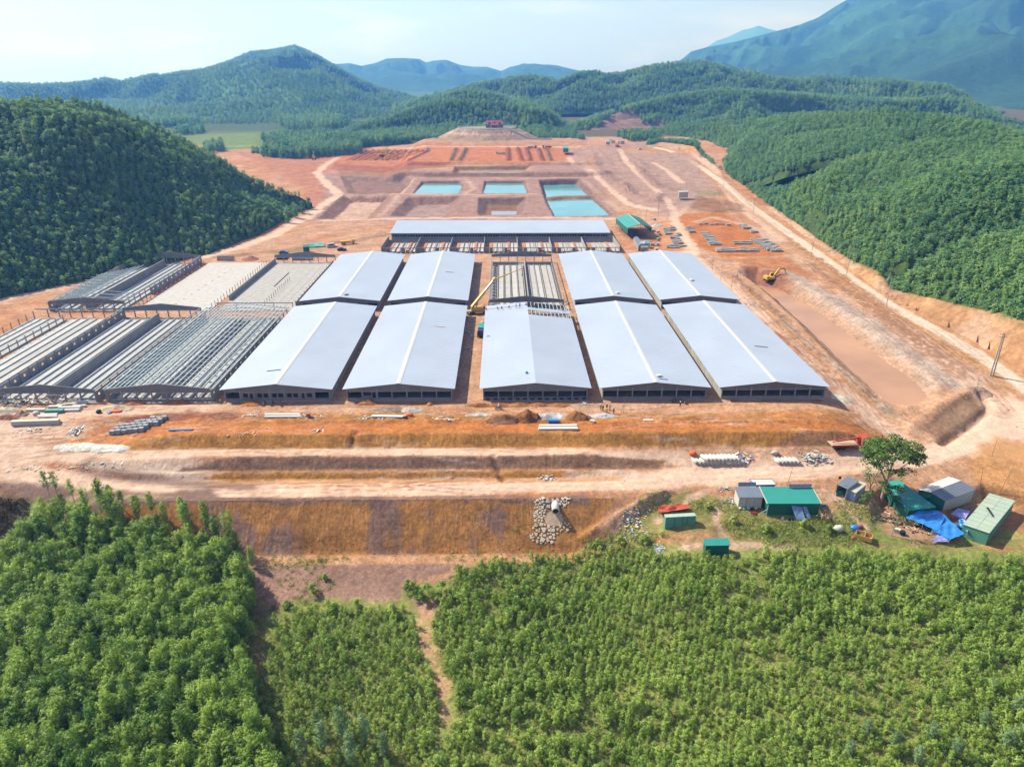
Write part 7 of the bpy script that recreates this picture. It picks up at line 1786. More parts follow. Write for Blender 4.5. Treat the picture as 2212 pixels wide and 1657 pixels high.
sack(*kP(710, 365), .8, .5, .7, M_white, 'white handcart load before the long pipe row', 'cover', 'covered_heap')
# ---------------------------------------------------------------- culvert mouth with stone apron
cu, cv = kR(1310, 500); x, y, z = GT(cu, cv)
tC = empty('culvert_outlet', (x, y, z), 0, 'concrete culvert mouth set in an apron of pale cut stones on the bank', 'culvert')
C0 = Vector((x, y, z))
MB().pipe((0, -1.5, .1), (0, 2.4, .5), .80, .62, 20).build('pipe', M_pipe, tC, smooth=True); MB().tube((0, -1.38, .1), (0, -1.3, .1), .63, .63, 20).build('bore_shade_disc', M_black, tC)  # black disc just inside the mouth paints in the pipe's dark interior
def stone_mesh(seed, n=7):
    g = random.Random(seed); vs = []; 
    for zz, s_ in ((-.35, .95), (.10, 1.0), (.2, .80)):
        for k in range(n):
            a = 2 * math.pi * (k + .35 * math.sin(seed + k * 3)) / n; r = (.5 + .10 * math.sin(seed * 1.7 + k * 2.3)) * s_; vs.append((r * math.cos(a), r * math.sin(a), zz))
    f = [tuple(range(2 * n, 3 * n))]
    for j in range(2):
        for k in range(n): f.append((j * n + k, j * n + (k + 1) % n, (j + 1) * n + (k + 1) % n, (j + 1) * n + k))
    return f, vs
STONES = []
for k in range(7):
    f, vs = stone_mesh(k * 5 + 2, 6 + k % 3); STONES.append((MB().add(vs, f).mesh('stone', M_stone), MB().add(vs, f).mesh('stone', M_slab)))
def slope_rot(x, y):
    e = .5; dx = (zat1(x + e, y) - zat1(x - e, y)) / (2 * e); dy = (zat1(x, y + e) - zat1(x, y - e)) / (2 * e)
    return Vector((-dx, -dy, 1)).normalized().to_track_quat('Z', 'Y').to_euler()
def put_stone(px_, wd, slab=False, asp=1.0, k=0):
    x, y, z = GT(*px_); g = random.Random(int(px_[0] * 31 + px_[1] * 17))
    wd *= .82
    o = link('stone', STONES[(k + g.randrange(7)) % 7][1 if slab else 0], tC, Vector((x, y, z)) - C0 + Vector((0, 0, .02)), slope_rot(x, y), (wd * asp * 1.02, wd, wd * .8 + .1))
    if slab: o['label'] = 'broad grey slab'
for (a, b, r, asp) in ((1085, 300, 175, 1), (1110, 465, 150, .9), (1385, 262, 150, 1.1), (1240, 280, 110, 1), (965, 1160, 210, 1.0), (930, 1470, 190, 1), (770, 1535, 120, .8), (1440, 380, 130, 1.1), (770, 275, 110, 1), (735, 1025, 140, 1.1), (890, 1010, 140, 1.1), (710, 900, 120, .9), (1165, 1400, 130, .9), (1265, 1320, 110, 1), (730, 1310, 150, 1), (1250, 1200, 130, 1.1), (1140, 1190, 110, 1), (1085, 1500, 120, 1.1)):
    put_stone(kR(a, b), r * .0712 / 9.6 * 1.0, r > 140 and b < 500, asp)
placed = [(1085, 300, 90), (1110, 465, 80), (1385, 262, 80), (1240, 280, 60), (965, 1160, 110), (930, 1470, 100), (770, 1535, 65), (1440, 380, 70), (770, 275, 60), (735, 1025, 75), (890, 1010, 75), (710, 900, 65), (1165, 1400, 70), (1265, 1320, 60), (730, 1310, 80), (1250, 1200, 70), (1140, 1190, 60), (1085, 1500, 65)]
g = random.Random(3); regions = [[(690, 230), (1010, 200), (1010, 640), (940, 960), (660, 990), (680, 500)], [(650, 960), (1000, 960), (1180, 1080), (1420, 1010), (1640, 900), (1780, 1020), (1760, 1180), (1500, 1200), (1400, 1300), (1200, 1560), (700, 1600), (540, 1340), (640, 1300)], [(1470, 190), (1780, 190), (1740, 360), (1620, 470), (1480, 330)]]
for k in range(3000):
    rg = regions[k % 3]; a = g.uniform(min(p[0] for p in rg), max(p[0] for p in rg)); b = g.uniform(min(p[1] for p in rg), max(p[1] for p in rg)); r = g.choice([32, 38, 44, 50, 58])
    if polydist(np.array([a]), np.array([b]), rg)[0] < 0: continue
    if all(math.hypot(a - q[0], (b - q[1])) > (r + q[2]) * .86 for q in placed):
        placed.append((a, b, r)); put_stone(kR(a, b), 2.1 * r * .0712 / 9.6, False, g.uniform(.9, 1.25), k)
    if len(placed) > 175: break
wash = [GT(*kR(1270 + 285 * math.cos(q * .3307) * (1 + .09 * math.sin(q * 2.7)), 850 + 225 * math.sin(q * .3307) * (1 + .1 * math.cos(q * 1.9)))) for q in range(19)][::-1]
cw = sum((Vector(p) for p in wash), Vector()) / len(wash)
mb = MB(); ring = [Vector(p) - C0 + Vector((0, 0, .10)) for p in wash]; mb.add([cw - C0 + Vector((0, 0, .16))] + ring, [(0, 1 + i, 1 + (i + 1) % len(ring)) for i in range(len(ring))])
mb.build('wash_apron', mat('washed_sand', (.50, .385, .28), .9, 0, .3, 1.2, .4), tC)
# ---------------------------------------------------------------- stacked grey blocks at the edge of the bank
_bk = MB().box(-.62, .62, -.5, .5, 0, .85, .06).mesh('block_stack', M_blk)
bxy = []
for r_ in range(5):
    for c_ in range(7):
        if (r_ < 2 and c_ > 5) or (r_ > 2 and c_ < 2) or (r_ == 4 and c_ < 4): continue
        bxy.append((c_ * 1.32 + r_ * .55, r_ * 1.05))
x0, y0, z0 = GT(*kF(1730, 655))
for k, (a, b) in enumerate(bxy):
    x, y = x0 + a, y0 + .45 + b + .05 * a
    o = link('block_stack', _bk, None, (x, y, zat1(x, y)), (0, 0, RND.uniform(-.12, .12)), (1, 1, RND.uniform(.9, 1.1)))
    tag(o, 'grey concrete block stack in the cluster above the ochre bank' if b > .1 else 'grey concrete block stack in the front line of the cluster above the bank', 'blocks', 'grey block stacks above the bank' if b > .1 else 'front line of grey block stacks')
# ---------------------------------------------------------------- sheet and beam stacks
def sheets(px_, L2, W2_, n, rz, m, label, name='sheet_stack', th=.09, group=None, cat='sheets'):
    t = ground_root(name, *px_, rz, label, cat, group, .05)
    for k in range(n): MB().box(-L2 / 2 + RND.uniform(-.1, .1), L2 / 2 + RND.uniform(-.1, .1), -W2_ / 2, W2_ / 2, k * (th + .012), k * (th + .012) + th).build('sheet', m, t)
    return t
A = M_white
sheets(k1(560, 1268), 8.6, .8, 3, .0, A, 'white roofing sheets laid before the windowed barn, far strip'); sheets(k1(562, 1284), 8.6, .8, 3, .0, A, 'white roofing sheets laid before the windowed barn, near strip')
sheets(k1(1325, 1282), 8.2, 1.0, 3, -.06, A, 'white roofing sheets beside the red and blue bundle')
sheets(k2(824, 1353), 8.8, .9, 4, 0, A, 'far one of two white sheet stacks on the orange terrace'); sheets(k2(824, 1372), 9.0, 1.0, 4, 0, A, 'near one of two white sheet stacks on the orange terrace')
sheets(k2(788, 1316), 2.4, .9, 5, 0, M_blue, 'short stack of blue sheets behind the white pair'); sheets(k2(1472, 1308), 2.3, .7, 2, 0, A, 'thin white board lying on the right terrace'); sheets(k2(1072, 1318), 1.1, .8, 4, -.5, A, 'small white box like stack at the foot of the earth heap')
sheets(k0(1303, 1376), 5.4, .7, 2, .05, M_solar, 'bluish sheets lying at the brink of the bank')
sheets(kF(560, 490), 10.8, 1.0, 6, .06, M_wallw, 'long pale beam stack lying alone at the left', 'beam_stack', .16)
for k, (px_, l, w, n, lb) in enumerate([((560, 285), 4.4, .8, 4, 'short white panel stack left of the white sack'), ((960, 215), 2.6, .8, 4, 'white panel stack at the back of the left cluster'), ((1110, 205), 2.6, .9, 5, 'white panel stack second at the back of the left cluster'), ((1260, 175), 3.0, .8, 5, 'white panel stack furthest back by the barn corner'), ((860, 245), 3.0, .8, 5, 'white panel stack at the left end of the middle row'), ((1080, 258), 5.2, .8, 5, 'longest white panel stack in the middle row'), ((1230, 225), 3.2, .7, 4, 'white panel stack at the right end of the middle row'), ((850, 310), 4.4, 1.0, 6, 'grey green panel stack in front of the middle row'), ((1090, 290), 4.4, .8, 4, 'pale panel stack right of the grey green one'), ((740, 345), 4.6, .5, 2, 'far one of three thin white beams'), ((735, 362), 4.6, .5, 2, 'middle one of three thin white beams'), ((735, 382), 4.6, .5, 2, 'near one of three thin white beams')]):
    sheets(kF(*px_), l, w, n, .05, M_greenp if k == 7 else A, lb, 'panel_stack', .12, 'panel stacks before the unroofed barns')
sack(*kF(565, 345), .9, .7, .9, M_wallw, 'big white sack among the panel stacks', 'sack', 'sack')
sack(*kF(1530, 315), .7, .6, .9, M_black, 'dark covered heap right of the panel stacks', 'cover', 'covered_heap')
sack(*kF(1790, 300), 1.5, .6, .5, M_orange, 'crumpled orange cover on the sandy heap', 'cover', 'covered_heap'); sack(*kF(1690, 325), .6, .4, .4, M_blue, 'blue cloth at the end of the orange cover', 'cover', 'covered_heap')
sack(*k1(1465, 1278), 1.3, .7, .8, M_orange, 'red and orange bundle beside the white sheets', 'cover', 'bundle'); sack(*k1(1440, 1290), .6, .5, .5, CLOTH['navy'], 'navy bundle at the foot of the orange bundle', 'cover', 'bundle')
t = ground_root('drum', *k1(747, 1285), 0, 'rusty brown drum behind the white sheets', 'drum'); MB().tube((0, 0, 0), (0, 0, 1.1), .55, .55, 14).build('barrel', M_rust, t); MB().pipe((0, 0, .5), (0, 0, .6), .58, .54, 14).pipe((0, 0, 1.05), (0, 0, 1.13), .57, .5, 14).build('hoop', M_rust, t)
# scrap wood and scaffold before the second unroofed barn
t = empty('scaffold', (-115, 156.6, 0), 0, 'rickety pole scaffold along the front of the unroofed barn', 'scaffold')
for k in range(9): MB().bar((-9 + k * 2.2, 0, 0), (-9 + k * 2.2 + RND.uniform(-.15, .15), 0, 3.0), .09).build('pole', M_wood, t)
for zz in (1.4, 2.7): MB().bar((-9.2, -.1, zz), (8.9, -.1, zz + .1), .1).build('rail', M_wood, t)
scraps('scrap_wood', k0(350, 1165), 130, (5.5, .8), [M_wood, M_concL, M_wallw, M_metal], 'scrap timber and rubble along the foot of the unroofed barn', .55, .5)
scraps('scrap_wood', k0(120, 1190), 60, (3, 1), [M_wood, M_concL, M_metal, M_soilO], 'scrap heap left of the panel stacks', .5, .4)
scraps('scrap_metal', kF(1180, 600), 50, (.9, .9), [M_metal, M_black, M_white], 'scrap metal and white bags left of the block stacks', .4, .5)
scraps('scrap_metal', k0(420, 450 + 985), 1, (.1, .1), [M_black], 'single scrap bar', .2, .1) if False else None
for px_, n, sp, lb in ((k1(700, 1280), 60, (2.6, .6), 'scrap and offcuts beside the white sheets of the windowed barn'), (k1(1230, 1290), 70, (2.6, .7), 'pale offcuts round the sheets by the orange bundle'), (k1(1710, 1300), 40, (2, .5), 'scrap pile in the middle of the terrace'), (k0(1800, 1275), 30, (1.2, .5), 'litter on the ochre ruts'), (k1(1900, 620), 60, (1.0, 5), 'roofing offcuts in the shade of the alley'), (k1(1950, 330), 40, (.9, 5), 'roofing offcuts in the far part of the alley'), (k1(1860, 850), 40, (.9, 7), 'offcuts along the shaded side of the near alley'), (k2(1010, 1190), 30, (1, .6), 'rubble at the corner between two barns'), (k2(900, 470), 60, (1.6, 1.6), 'dark scrap at the right end of the half roofed barn'), (k3(440, 430), 50, (2, 2), 'scrap beside the rightmost barns'), (k3(1295, 1035), 50, (.9, .6), 'white stones at the near end of the muddy basin'), (k1(300, 1405), 14, (2, .4), 'paper scraps on the terrace edge, left'), (k1(810, 1383), 16, (.9, .3), 'paper scraps on the terrace edge'), (k0(210, 1385), 22, (1.8, .5), 'debris beside the long pale beam stack'), (kF(1290, 1130), 40, (3.5, .5), 'pale rubble at the edge of the lower road'), (kF(480, 1165), 22, (1.6, .3), 'pale stones on the bend of the lower road'), (k5(1975, 745), 30, (1.0, .5), 'white plaster lumps above the culvert'), (k6(1340, 735), 22, (.8, .3), 'white furniture scraps beside the road'), (k6(1380, 850), 26, (.6, .4), 'white bags at the grey hut corner'), (c1(2030, 1500), 30, (3, 1.2), 'debris round the white van'), (c2(435, 1370), 40, (2.5, 3), 'rubble at the left end of the long shed')):
    scraps('debris', px_, n, sp, [M_white, M_wallw, M_concL, M_metal], lb, .34, .3)
# ---------------------------------------------------------------- earth, sand and gravel heaps
def heap(px_, rx, ry, h, col, label, name='soil_heap', cat='heap', seed=0, sharp=1.0, group=None):
    x, y, z = GT(*px_); n = 26; g = np.linspace(-1.15, 1.15, n); A_, B_ = np.meshgrid(g, g)
    px2, py2 = x + A_ * rx, y + B_ * ry
    rr_ = np.sqrt(A_ ** 2 + B_ ** 2) + .22 * fbm(px2 * .9 / max(.6, rx * .4), py2 * .9 / max(.6, ry * .4), 3, seed)
    hh = h * np.clip(1 - rr_, 0, 1) ** sharp * (1 + .35 * fbm(px2 * 1.6, py2 * 1.6, 3, seed + 3)) + .05 * fbm(px2 * 4, py2 * 4, 2, seed + 7)
    zz = zat(px2.ravel(), py2.ravel()) + hh.ravel() - np.where(rr_.ravel() > 1.0, .25, 0)
    co = np.stack([px2.ravel() - x, py2.ravel() - y, zz - z], 1)
    i_, j_ = np.meshgrid(np.arange(n - 1), np.arange(n - 1), indexing='ij'); b = (i_ * n + j_).ravel()
    c = np.tile(lin(col), (n * n, 1)) * (1 + .3 * fbm(px2.ravel() * .9, py2.ravel() * .9, 3, seed + 11))[:, None]
    o = link(name, grid_mesh(name, co, np.stack([b, b + 1, b + n + 1, b + n], 1), np.clip(c * .85, .01, .9), M_soilO), None, (x, y, z))
    return tag(o, label, cat, group)
GRV = (.36, .36, .37)
heap(k2(430, 1290), 4.6, 2.3, 1.3, tuple(BROWN * .85), 'broad brown earth heap left of the pointed one', seed=1); heap(k2(605, 1290), 3.0, 2.6, 2.3, (.20, .095, .042), 'tall brown earth heap right before the half roofed barn', seed=2, sharp=.9)
heap(k2(965, 1295), 2.9, 2.4, 2.2, (.205, .10, .044), 'pointed brown earth heap between two gravel heaps', seed=3, sharp=.9); heap(k2(1020, 1290), 1.6, 1.4, .9, (.2, .12, .11), 'purple brown spoil at the right of the pointed heap', seed=4)
heap(k2(755, 1278), 4.0, 2.0, .8, GRV, 'grey gravel heap between the two earth heaps', 'gravel_heap', seed=5); heap(k2(1150, 1275), 3.8, 1.3, .6, GRV, 'grey gravel heap beside the group of people', 'gravel_heap', seed=6); heap(k2(250, 1270), 3.3, 1.3, .6, (.33, .36, .38), 'bluish gravel heap left of the earth heaps', 'gravel_heap', seed=7)
for k, cx_ in enumerate((260, 400, 540, 680, 820)): heap(k2(cx_, 1200), 3.6, 1.1, .75, (.27, .125, .05), ['dug earth ridge at the left corner of the half roofed barn', 'dug earth ridge second along the half roofed barn front', 'dug earth ridge in the middle of the half roofed barn front', 'dug earth ridge fourth along the half roofed barn front', 'dug earth ridge at the right of the half roofed barn front'][k], seed=20 + k, group='dug earth along the half roofed barn')
heap(k1(330, 1190), 3.2, 1.5, 1.0, (.36, .16, .045), 'orange earth heap at the windowed barn', seed=30); heap(k1(1170, 1185), 2.8, 1.4, 1.1, (.33, .15, .05), 'orange earth heap at the front of the second barn', seed=31); heap(k1(1620, 1193), 1.0, .8, .7, (.36, .16, .05), 'small orange cone of earth at the barn front', seed=32)
heap(k1(1480, 1235), 3.2, 1.6, .9, (.36, .35, .31), 'grey sand heap before the second barn', 'sand_heap', seed=33); heap(k1(1340, 1228), 4.5, 1.5, .5, (.26, .20, .16), 'flat grey spoil left of the grey sand heap', seed=34)
heap(k0(830, 1225), 4.4, 2.0, 1.1, (.40, .34, .26), 'pale sandy heap before the purlin covered barn', 'sand_heap', seed=35); heap(k0(970, 1185), 3.2, 1.3, .9, (.28, .12, .07), 'red earth heap at the purlin covered barn, left', seed=36); heap(k0(1270, 1185), 4.5, 1.2, .8, (.27, .12, .07), 'red earth heap at the purlin covered barn, right', seed=37)
heap(k0(40, 1240), 3.4, 2.2, 1.0, (.36, .32, .27), 'pale rubble heap at the left edge of the photo', seed=38); heap(k0(60, 1285), 3.4, 1.2, .7, (.22, .10, .07), 'dark red earth heap at the left edge of the photo', seed=39); heap(k0(160, 1265), 1.8, 1.3, 1.1, (.26, .19, .14), 'brown scrap topped heap left of the panels', seed=40)
heap(k0(1100, 1295), 7.5, 2.0, .7, (.19, .085, .06), 'long dark red spoil mound behind the grey blocks', seed=41)
heap(c1(1520, 1575), 4.2, 3.0, 1.6, (.26, .12, .09), 'dark red earth heap behind the white slab', seed=42); heap(k2(1740, 1290), 4.0, 1.0, .5, (.34, .165, .05), 'low ochre ridge on the right terrace', seed=43)
heap(k3(1920, 1000), 3.2, 3.0, .9, (.25, .17, .13), 'brown spoil beside the embankment corner', seed=44); heap(k3(1030, 1035), 3.0, 2.4, .4, (.42, .40, .35), 'grey sand patch at the corner of the rightmost barn', 'sand_heap', seed=45)
heap(c2(1110, 1085), 1, 1, .1, (.3, .2, .15), 'tiny spoil between ponds', seed=46) if False else None
heap(kS(590, 175), 3.4, 2.6, 1.2, (.32, .34, .37), 'grey aggregate heap beside the open green shed', 'gravel_heap', seed=47); heap(kS(750, 185), 2.0, 2.2, 1.0, (.35, .23, .14), 'brown heap at the stockyard road', seed=48)
# pale stripped rock below the bank at the left
heap(kF(1250, 850), 6.2, 1.4, .35, (.50, .48, .44), 'flat pale rock spread below the ochre bank, left part', 'rock_spread', 'rock', 50, .5); heap(kF(1640, 870), 5.4, 1.3, .4, (.52, .51, .48), 'flat pale rock spread below the ochre bank, right part', 'rock_spread', 'rock', 51, .5)
# ---------------------------------------------------------------- scrap on the barn roofs
def on_roof(px_, bx_, l, w, rz, label, m=None, name='loose_sheet', h=.08):
    x, y = G(*px_, 4.3); z = roof_z(x - bx_); x, y = G(*px_, z); z = roof_z(x - bx_) + .07
    s = (RIDGE - EAVE) / HALF * (1 if x < bx_ else -1)
    o = MB().box(-l / 2, l / 2, -w / 2, w / 2, 0, h).build(name, m or M_metal, None, (x, y, z), (0, -math.atan(s) * 1, rz)); return tag(o, label, 'scrap')
on_roof(k1(497, 949), -56.8, 3.6, .35, .0, 'dark strip lying on the roof of the windowed barn', M_greyroof); on_roof(k1(1692, 632), -26.3, 3.4, .4, 0, 'pale strip lying on the roof left of the crane', M_white)
on_roof(k1(1762, 240), -26.3, 3.2, .5, 0, 'white strip on the far roof left of the crane boom', M_white, h=.15); on_roof(k1(1020, 404), -56.8, 1.6, .5, .9, 'grey sheet tilted on the far left roof', M_greyroof, h=.3)
on_roof(k2(1548, 990), 37.8, 1.4, 1.0, .4, 'white crumpled sheet by the ridge of the fourth near barn', M_white, h=.35); on_roof(k2(1582, 1012), 37.8, 2.2, .3, 0, 'grey bar right of the crumpled sheet', M_greyroof)
on_roof(k2(1250, 392), 37.9, 1.1, 1.6, .3, 'white bundle on the far roof right of the roofless pens', M_white, h=.4); on_roof(k2(1783, 300), 68.1, 1.2, 1.8, .3, 'white bundle on the rightmost far roof', M_white, h=.4)
on_roof(k3(508, 700), 67.8, 3.8, .4, -.03, 'dark strip lying on the rightmost near roof', M_greyroof); on_roof(k2(320, 702), 7.8, .9, .4, 0, 'small dark offcut on the half laid roof', M_greyroof); on_roof(k2(598, 968), 7.8, .6, .5, 0, 'blue bag left on the half laid roof', M_blue, 'bag', .4)
# ---------------------------------------------------------------- poles
def pole(base, top_h, label, name='utility_pole', double=False, arm=2.0, lean=(0, 0), r=.14, cat='pole', group=None, m=None):
    x, y, z = GT(*base); t = empty(name, (x, y, z), 0, label, cat, group)
    top = Vector((lean[0], lean[1], top_h)); m = m or M_concL
    if double:
        MB().tube((-.35, 0, -.3), top + Vector((-.2, 0, 0)), r * 1.2, r * .8, 8).build('post', m, t); MB().tube((.45, 0, -.3), top + Vector((.25, 0, -.4)), r * 1.2, r * .8, 8).build('post', m, t)
        MB().bar(Vector((-.3, 0, 0)) + top * .3, Vector((.4, 0, 0)) + top * .3, .12).bar(Vector((-.3, 0, 0)) + top * .6, Vector((.3, 0, 0)) + top * .6, .12).build('brace', M_metal, t)
    else: MB().tube((0, 0, -.3), top, r, r * .65, 8).build('post', m, t)
    if arm:
        MB().bar(top + Vector((-arm / 2, 0, -.3)), top + Vector((arm / 2, 0, -.3)), .12).bar(top + Vector((-arm / 2, 0, -1.1)), top + Vector((arm / 2, 0, -1.1)), .1).build('crossarm', M_metal, t)
        for q in (-.45, 0, .45): MB().tube(top + Vector((q * arm, 0, -.25)), top + Vector((q * arm, 0, .1)), .06, .04, 6).build('insulator', M_wallw, t)
    return t, Vector((x, y, z)) + top
PL = [((*k3(2000, 888),), 12.5, 'double utility pole at the near end of the white road', True, (0, 0)), ((*k3(1320, 438),), 11, 'utility pole with cross arms where two forested spurs meet', False, (-.4, 0)), ((*k3(1061, 236),), 11, 'utility pole at the notch between the wooded hills', False, (0, 0)), ((*k3(838, 78),), 10, 'utility pole on the white road above the stockyard', False, (.2, 0)), ((*c3(615, 1262),), 9, 'utility pole beside the white road, middle of the bend', False, (0, 0)), ((*c3(437, 1130),), 9, 'utility pole beside the white road near the white hut', False, (0, 0)), ((*c3(292, 1030),), 9, 'utility pole beside the upper white road', False, (0, 0)), ((*c3(176, 935),), 9, 'utility pole at the head of the white road', False, (0, 0))]
tops = []
for b, h_, lb, dbl, ln in PL: tops.append(pole(b, h_, lb, 'utility_pole', dbl, 2.4, ln, .17 if dbl else .13, 'pole', 'utility poles along the white road')[1])
for k in range(len(tops) - 1):
    mb = MB()
    for q in (-1.0, 0, 1.0):
        a, b = tops[k] + Vector((q, 0, 0)), tops[k + 1] + Vector((q, 0, 0)); prev = a
        for s_ in range(1, 9):
            f = s_ / 8; p = a.lerp(b, f) - Vector((0, 0, 4 * 1.4 * f * (1 - f))); mb.tube(prev, p, .018, .018, 3, False); prev = p
    tag(mb.build('power_line', M_black), 'power lines between the utility poles, span %s' % ['nearest the camera', 'over the near spur', 'over the notch', 'above the stockyard', 'along the bend', 'past the white hut', 'at the top of the road'][k], 'cables', 'power line spans')
for b, h_, lb in ((k3(848, 232), 7, 'thin pole between the haul road and the white road'), (c3(55, 1262), 7, 'thin pole at the stockyard crossroads'), (kS(462, 90), 8, 'thin pole behind the open green shed'), (kS(605, 48), 6, 'thin pole right of the open green shed'), (c3(287, 1165), 6, 'thin pole right of the white hut'), (k3(190, 215), 6, 'thin pole at the right side of the rightmost far barn'), (k3(245, 270), 6, 'second thin pole right of the rightmost far barn'), (k3(313, 330), 6, 'third thin pole right of the rightmost far barn'), (k3(1893, 1015), 4.5, 'thin pole on the spoil at the embankment corner')):
    pole(b, h_, lb, 'thin_pole', False, .8, (0, 0), .08)
M_bam = mat('bamboo', (.24, .17, .10), .8, 0, .2, 2)
for b, h_, ln, lb in ((kP(850, 360), 5.2, (-.1, 0), 'tall thin bamboo pole standing in the long pipe row'), (k7(22, 700), 4.6, (.4, 0), 'bent bamboo pole behind the purple sign'), (k7(1805, 722), 5.0, (-.7, 0), 'bamboo pole behind the silver roofed shed'), (k7(1978, 785), 6.8, (1.1, 0), 'leaning bamboo pole at the right edge'), (k7(1915, 430), 4.4, (0, 0), 'bamboo pole in the ochre hollow on the right'), (kG(650, 358), 5.6, (1.5, 0), 'leaning bamboo pole right of the gravel heap'), (kG(715, 355), 4.6, (0, 0), 'upright thin stick beside the leaning bamboo'), (k7(455, 782), 4.4, (.2, 0), 'flagpole with a small red flag by the open shelter')):
    t = pole(b, h_, lb, 'bamboo_pole' if 'flag' not in lb else 'flagpole', False, 0, ln, .05, 'pole', None, M_bam)[0]
    if 'flag' in lb: cloth('flag', [(.2, 0, 3.7), (.75, 0, 3.7), (.75, 0, 4.3), (.2, 0, 4.3)], 4, M_red, t, .05, 3)
# small white electrical hut
t, W, I, z = quad_hut('electric_hut', 'white electrical hut on the brown ground by the upper tracks', [c3(180, 1133), c3(236, 1131), c3(233, 1126), c3(178, 1127)], [3.2, 3.2, 3.2, 3.2], M_white, M_wallw, 2, None, .1)
for k, q in enumerate((-2, 0, 2)): MB().bar((q, 2, 0), (q, 2, 9), .15).build('mast', M_metal, t)
# ---------------------------------------------------------------- open green shed, low hut, and the stockyard
u, v = kS(232, 328); x0, y0, z0 = GT(u, v); x1, y1, _ = GT(*kS(515, 320))
t = empty('open_shed', (x0, y0, z0), math.atan2(y1 - y0, x1 - x0) * .5, 'open sided work shed with dark green gabled roof', 'shed')
wd = math.hypot(x1 - x0, y1 - y0); dp = 27.0; eh, rh = 5.4, 7.2
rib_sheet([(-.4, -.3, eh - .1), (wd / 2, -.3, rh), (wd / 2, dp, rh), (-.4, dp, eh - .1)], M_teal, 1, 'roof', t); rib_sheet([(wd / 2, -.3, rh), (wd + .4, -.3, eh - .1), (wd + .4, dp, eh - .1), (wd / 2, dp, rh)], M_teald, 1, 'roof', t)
MB().bar((wd / 2, -.35, rh + .12), (wd / 2, dp, rh + .12), .35, .08).build('ridge_cap', M_white, t)
MB().box(-.05, .05, 0, dp, eh - 3.0, eh - .15).build('side_cladding', M_teald, t); MB().box(wd - .05, wd + .05, 0, dp, eh - 2.2, eh - .15).build('side_cladding', M_teald, t)
MB().hexa([(0, dp - .1, 2), (wd, dp - .1, 2), (wd, dp, 2), (0, dp, 2), (0, dp - .1, eh - .2), (wd, dp - .1, eh - .2), (wd, dp, eh - .2), (0, dp, eh - .2)]).build('end_cladding', M_teald, t)
pm_ = bx('post', M_metal, -.12, .12, -.12, .12, -.2, eh - .2)
for k in range(7):
    for q in (0, wd): link('post', pm_, t, (q, .1 + k * (dp - .3) / 6, 0))
MB().bar((0, 0, eh - .3), (wd / 2, 0, rh - .2), .15).bar((wd, 0, eh - .3), (wd / 2, 0, rh - .2), .15).bar((0, 0, eh - .3), (wd, 0, eh - .3), .15).build('truss', M_metal, t)
quad_hut('low_hut', 'low dull grey hut in front of the open green shed', [kS(372, 415), kS(425, 372), kS(350, 298), kS(310, 315)], [2.3, 2.3, 2.3, 2.3], M_conc, M_greyroof, 4)
quad_hut('kiosk', 'tiny pale blue roofed kiosk beside the low grey hut', [kS(385, 395), kS(450, 385), kS(450, 355), kS(390, 368)], [2.2, 2.2, 2.5, 2.5], M_wallw, M_wallb, 3); quad_hut('kiosk', 'tiny white kiosk right of the pale blue roofed one', [kS(455, 385), kS(515, 390), kS(505, 360), kS(450, 355)], [2.2, 2.2, 2.5, 2.5], M_wallw, M_teal, 3)
t = ground_root('yellow_frame', *kS(440, 478), 0, 'yellow steel frame rack before the low grey hut', 'rack')
for q in (-1.6, 1.6):
    for w in (-.9, .9): MB().bar((q, w, 0), (q, w, 2.2), .12).build('post', M_yellow, t)
for zz in (.6, 1.4, 2.1): MB().box(-1.7, 1.7, -.95, .95, zz, zz + .1).build('shelf', M_metal, t)
_ps = [(lambda m: (m.box(-1.15, 1.15, -.55, .55, 0, .34).box(-1.12, 1.15, -.54, .52, .37, .72), m.mesh('precast_stack', M_concL))[-1])(MB()), (lambda m: (m.box(-1.15, 1.15, -.55, .55, 0, .3).box(-1.15, 1.1, -.5, .55, .33, .6).box(-1.1, 1.15, -.55, .5, .63, .9), m.mesh('precast_stack', M_concL))[-1])(MB())]
def stack_grid(q4, nu, nv, label, group, skip=0.0, rz=0.0, kk=kS):
    c = [Vector(GT(*kk(*p))) for p in q4]
    for j in range(nv):
        for i in range(nu):
            if RND.random() < skip: continue
            a, b = (i + .5) / nu, (j + .5) / nv; p = c[0].lerp(c[1], a).lerp(c[3].lerp(c[2], a), b)
            o = link('precast_stack', _ps[RND.randrange(2)], None, (p.x, p.y, zat1(p.x, p.y)), (0, 0, rz + RND.uniform(-.05, .05)), (1, 1, RND.uniform(.85, 1.15))); tag(o, label, 'precast', group)
stack_grid([(1235, 412), (1370, 410), (1195, 262), (1125, 265)], 3, 11, 'grey precast stack in the slanting column at the left of the orange yard', 'slanting column of precast stacks')
stack_grid([(1640, 218), (1718, 212), (1640, 165), (1580, 170)], 3, 4, 'precast stack in the small block at the top right of the yard', 'top right block of precast stacks'); stack_grid([(1735, 262), (1798, 262), (1770, 228), (1708, 230)], 2, 3, 'precast stack in the cluster next to the haul road', 'precast stacks next to the haul road')
stack_grid([(1540, 402), (1720, 400), (1715, 365), (1510, 370)], 6, 2, 'precast stack in the short row joined to the big field', 'short row of precast stacks'); stack_grid([(1955, 492), (2095, 490), (1895, 332), (1715, 345)], 5, 11, 'precast stack in the big field at the right of the yard', 'big field of precast stacks', .06)
stack_grid([(1310, 492), (1815, 488), (1800, 448), (1295, 455)], 9, 3, 'precast stack in the long front rows of the yard', 'front rows of precast stacks', .12); stack_grid([(1000, 262), (1045, 262), (990, 190), (948, 190)], 2, 5, 'precast stack in the little column left of the yard', 'little column of precast stacks')
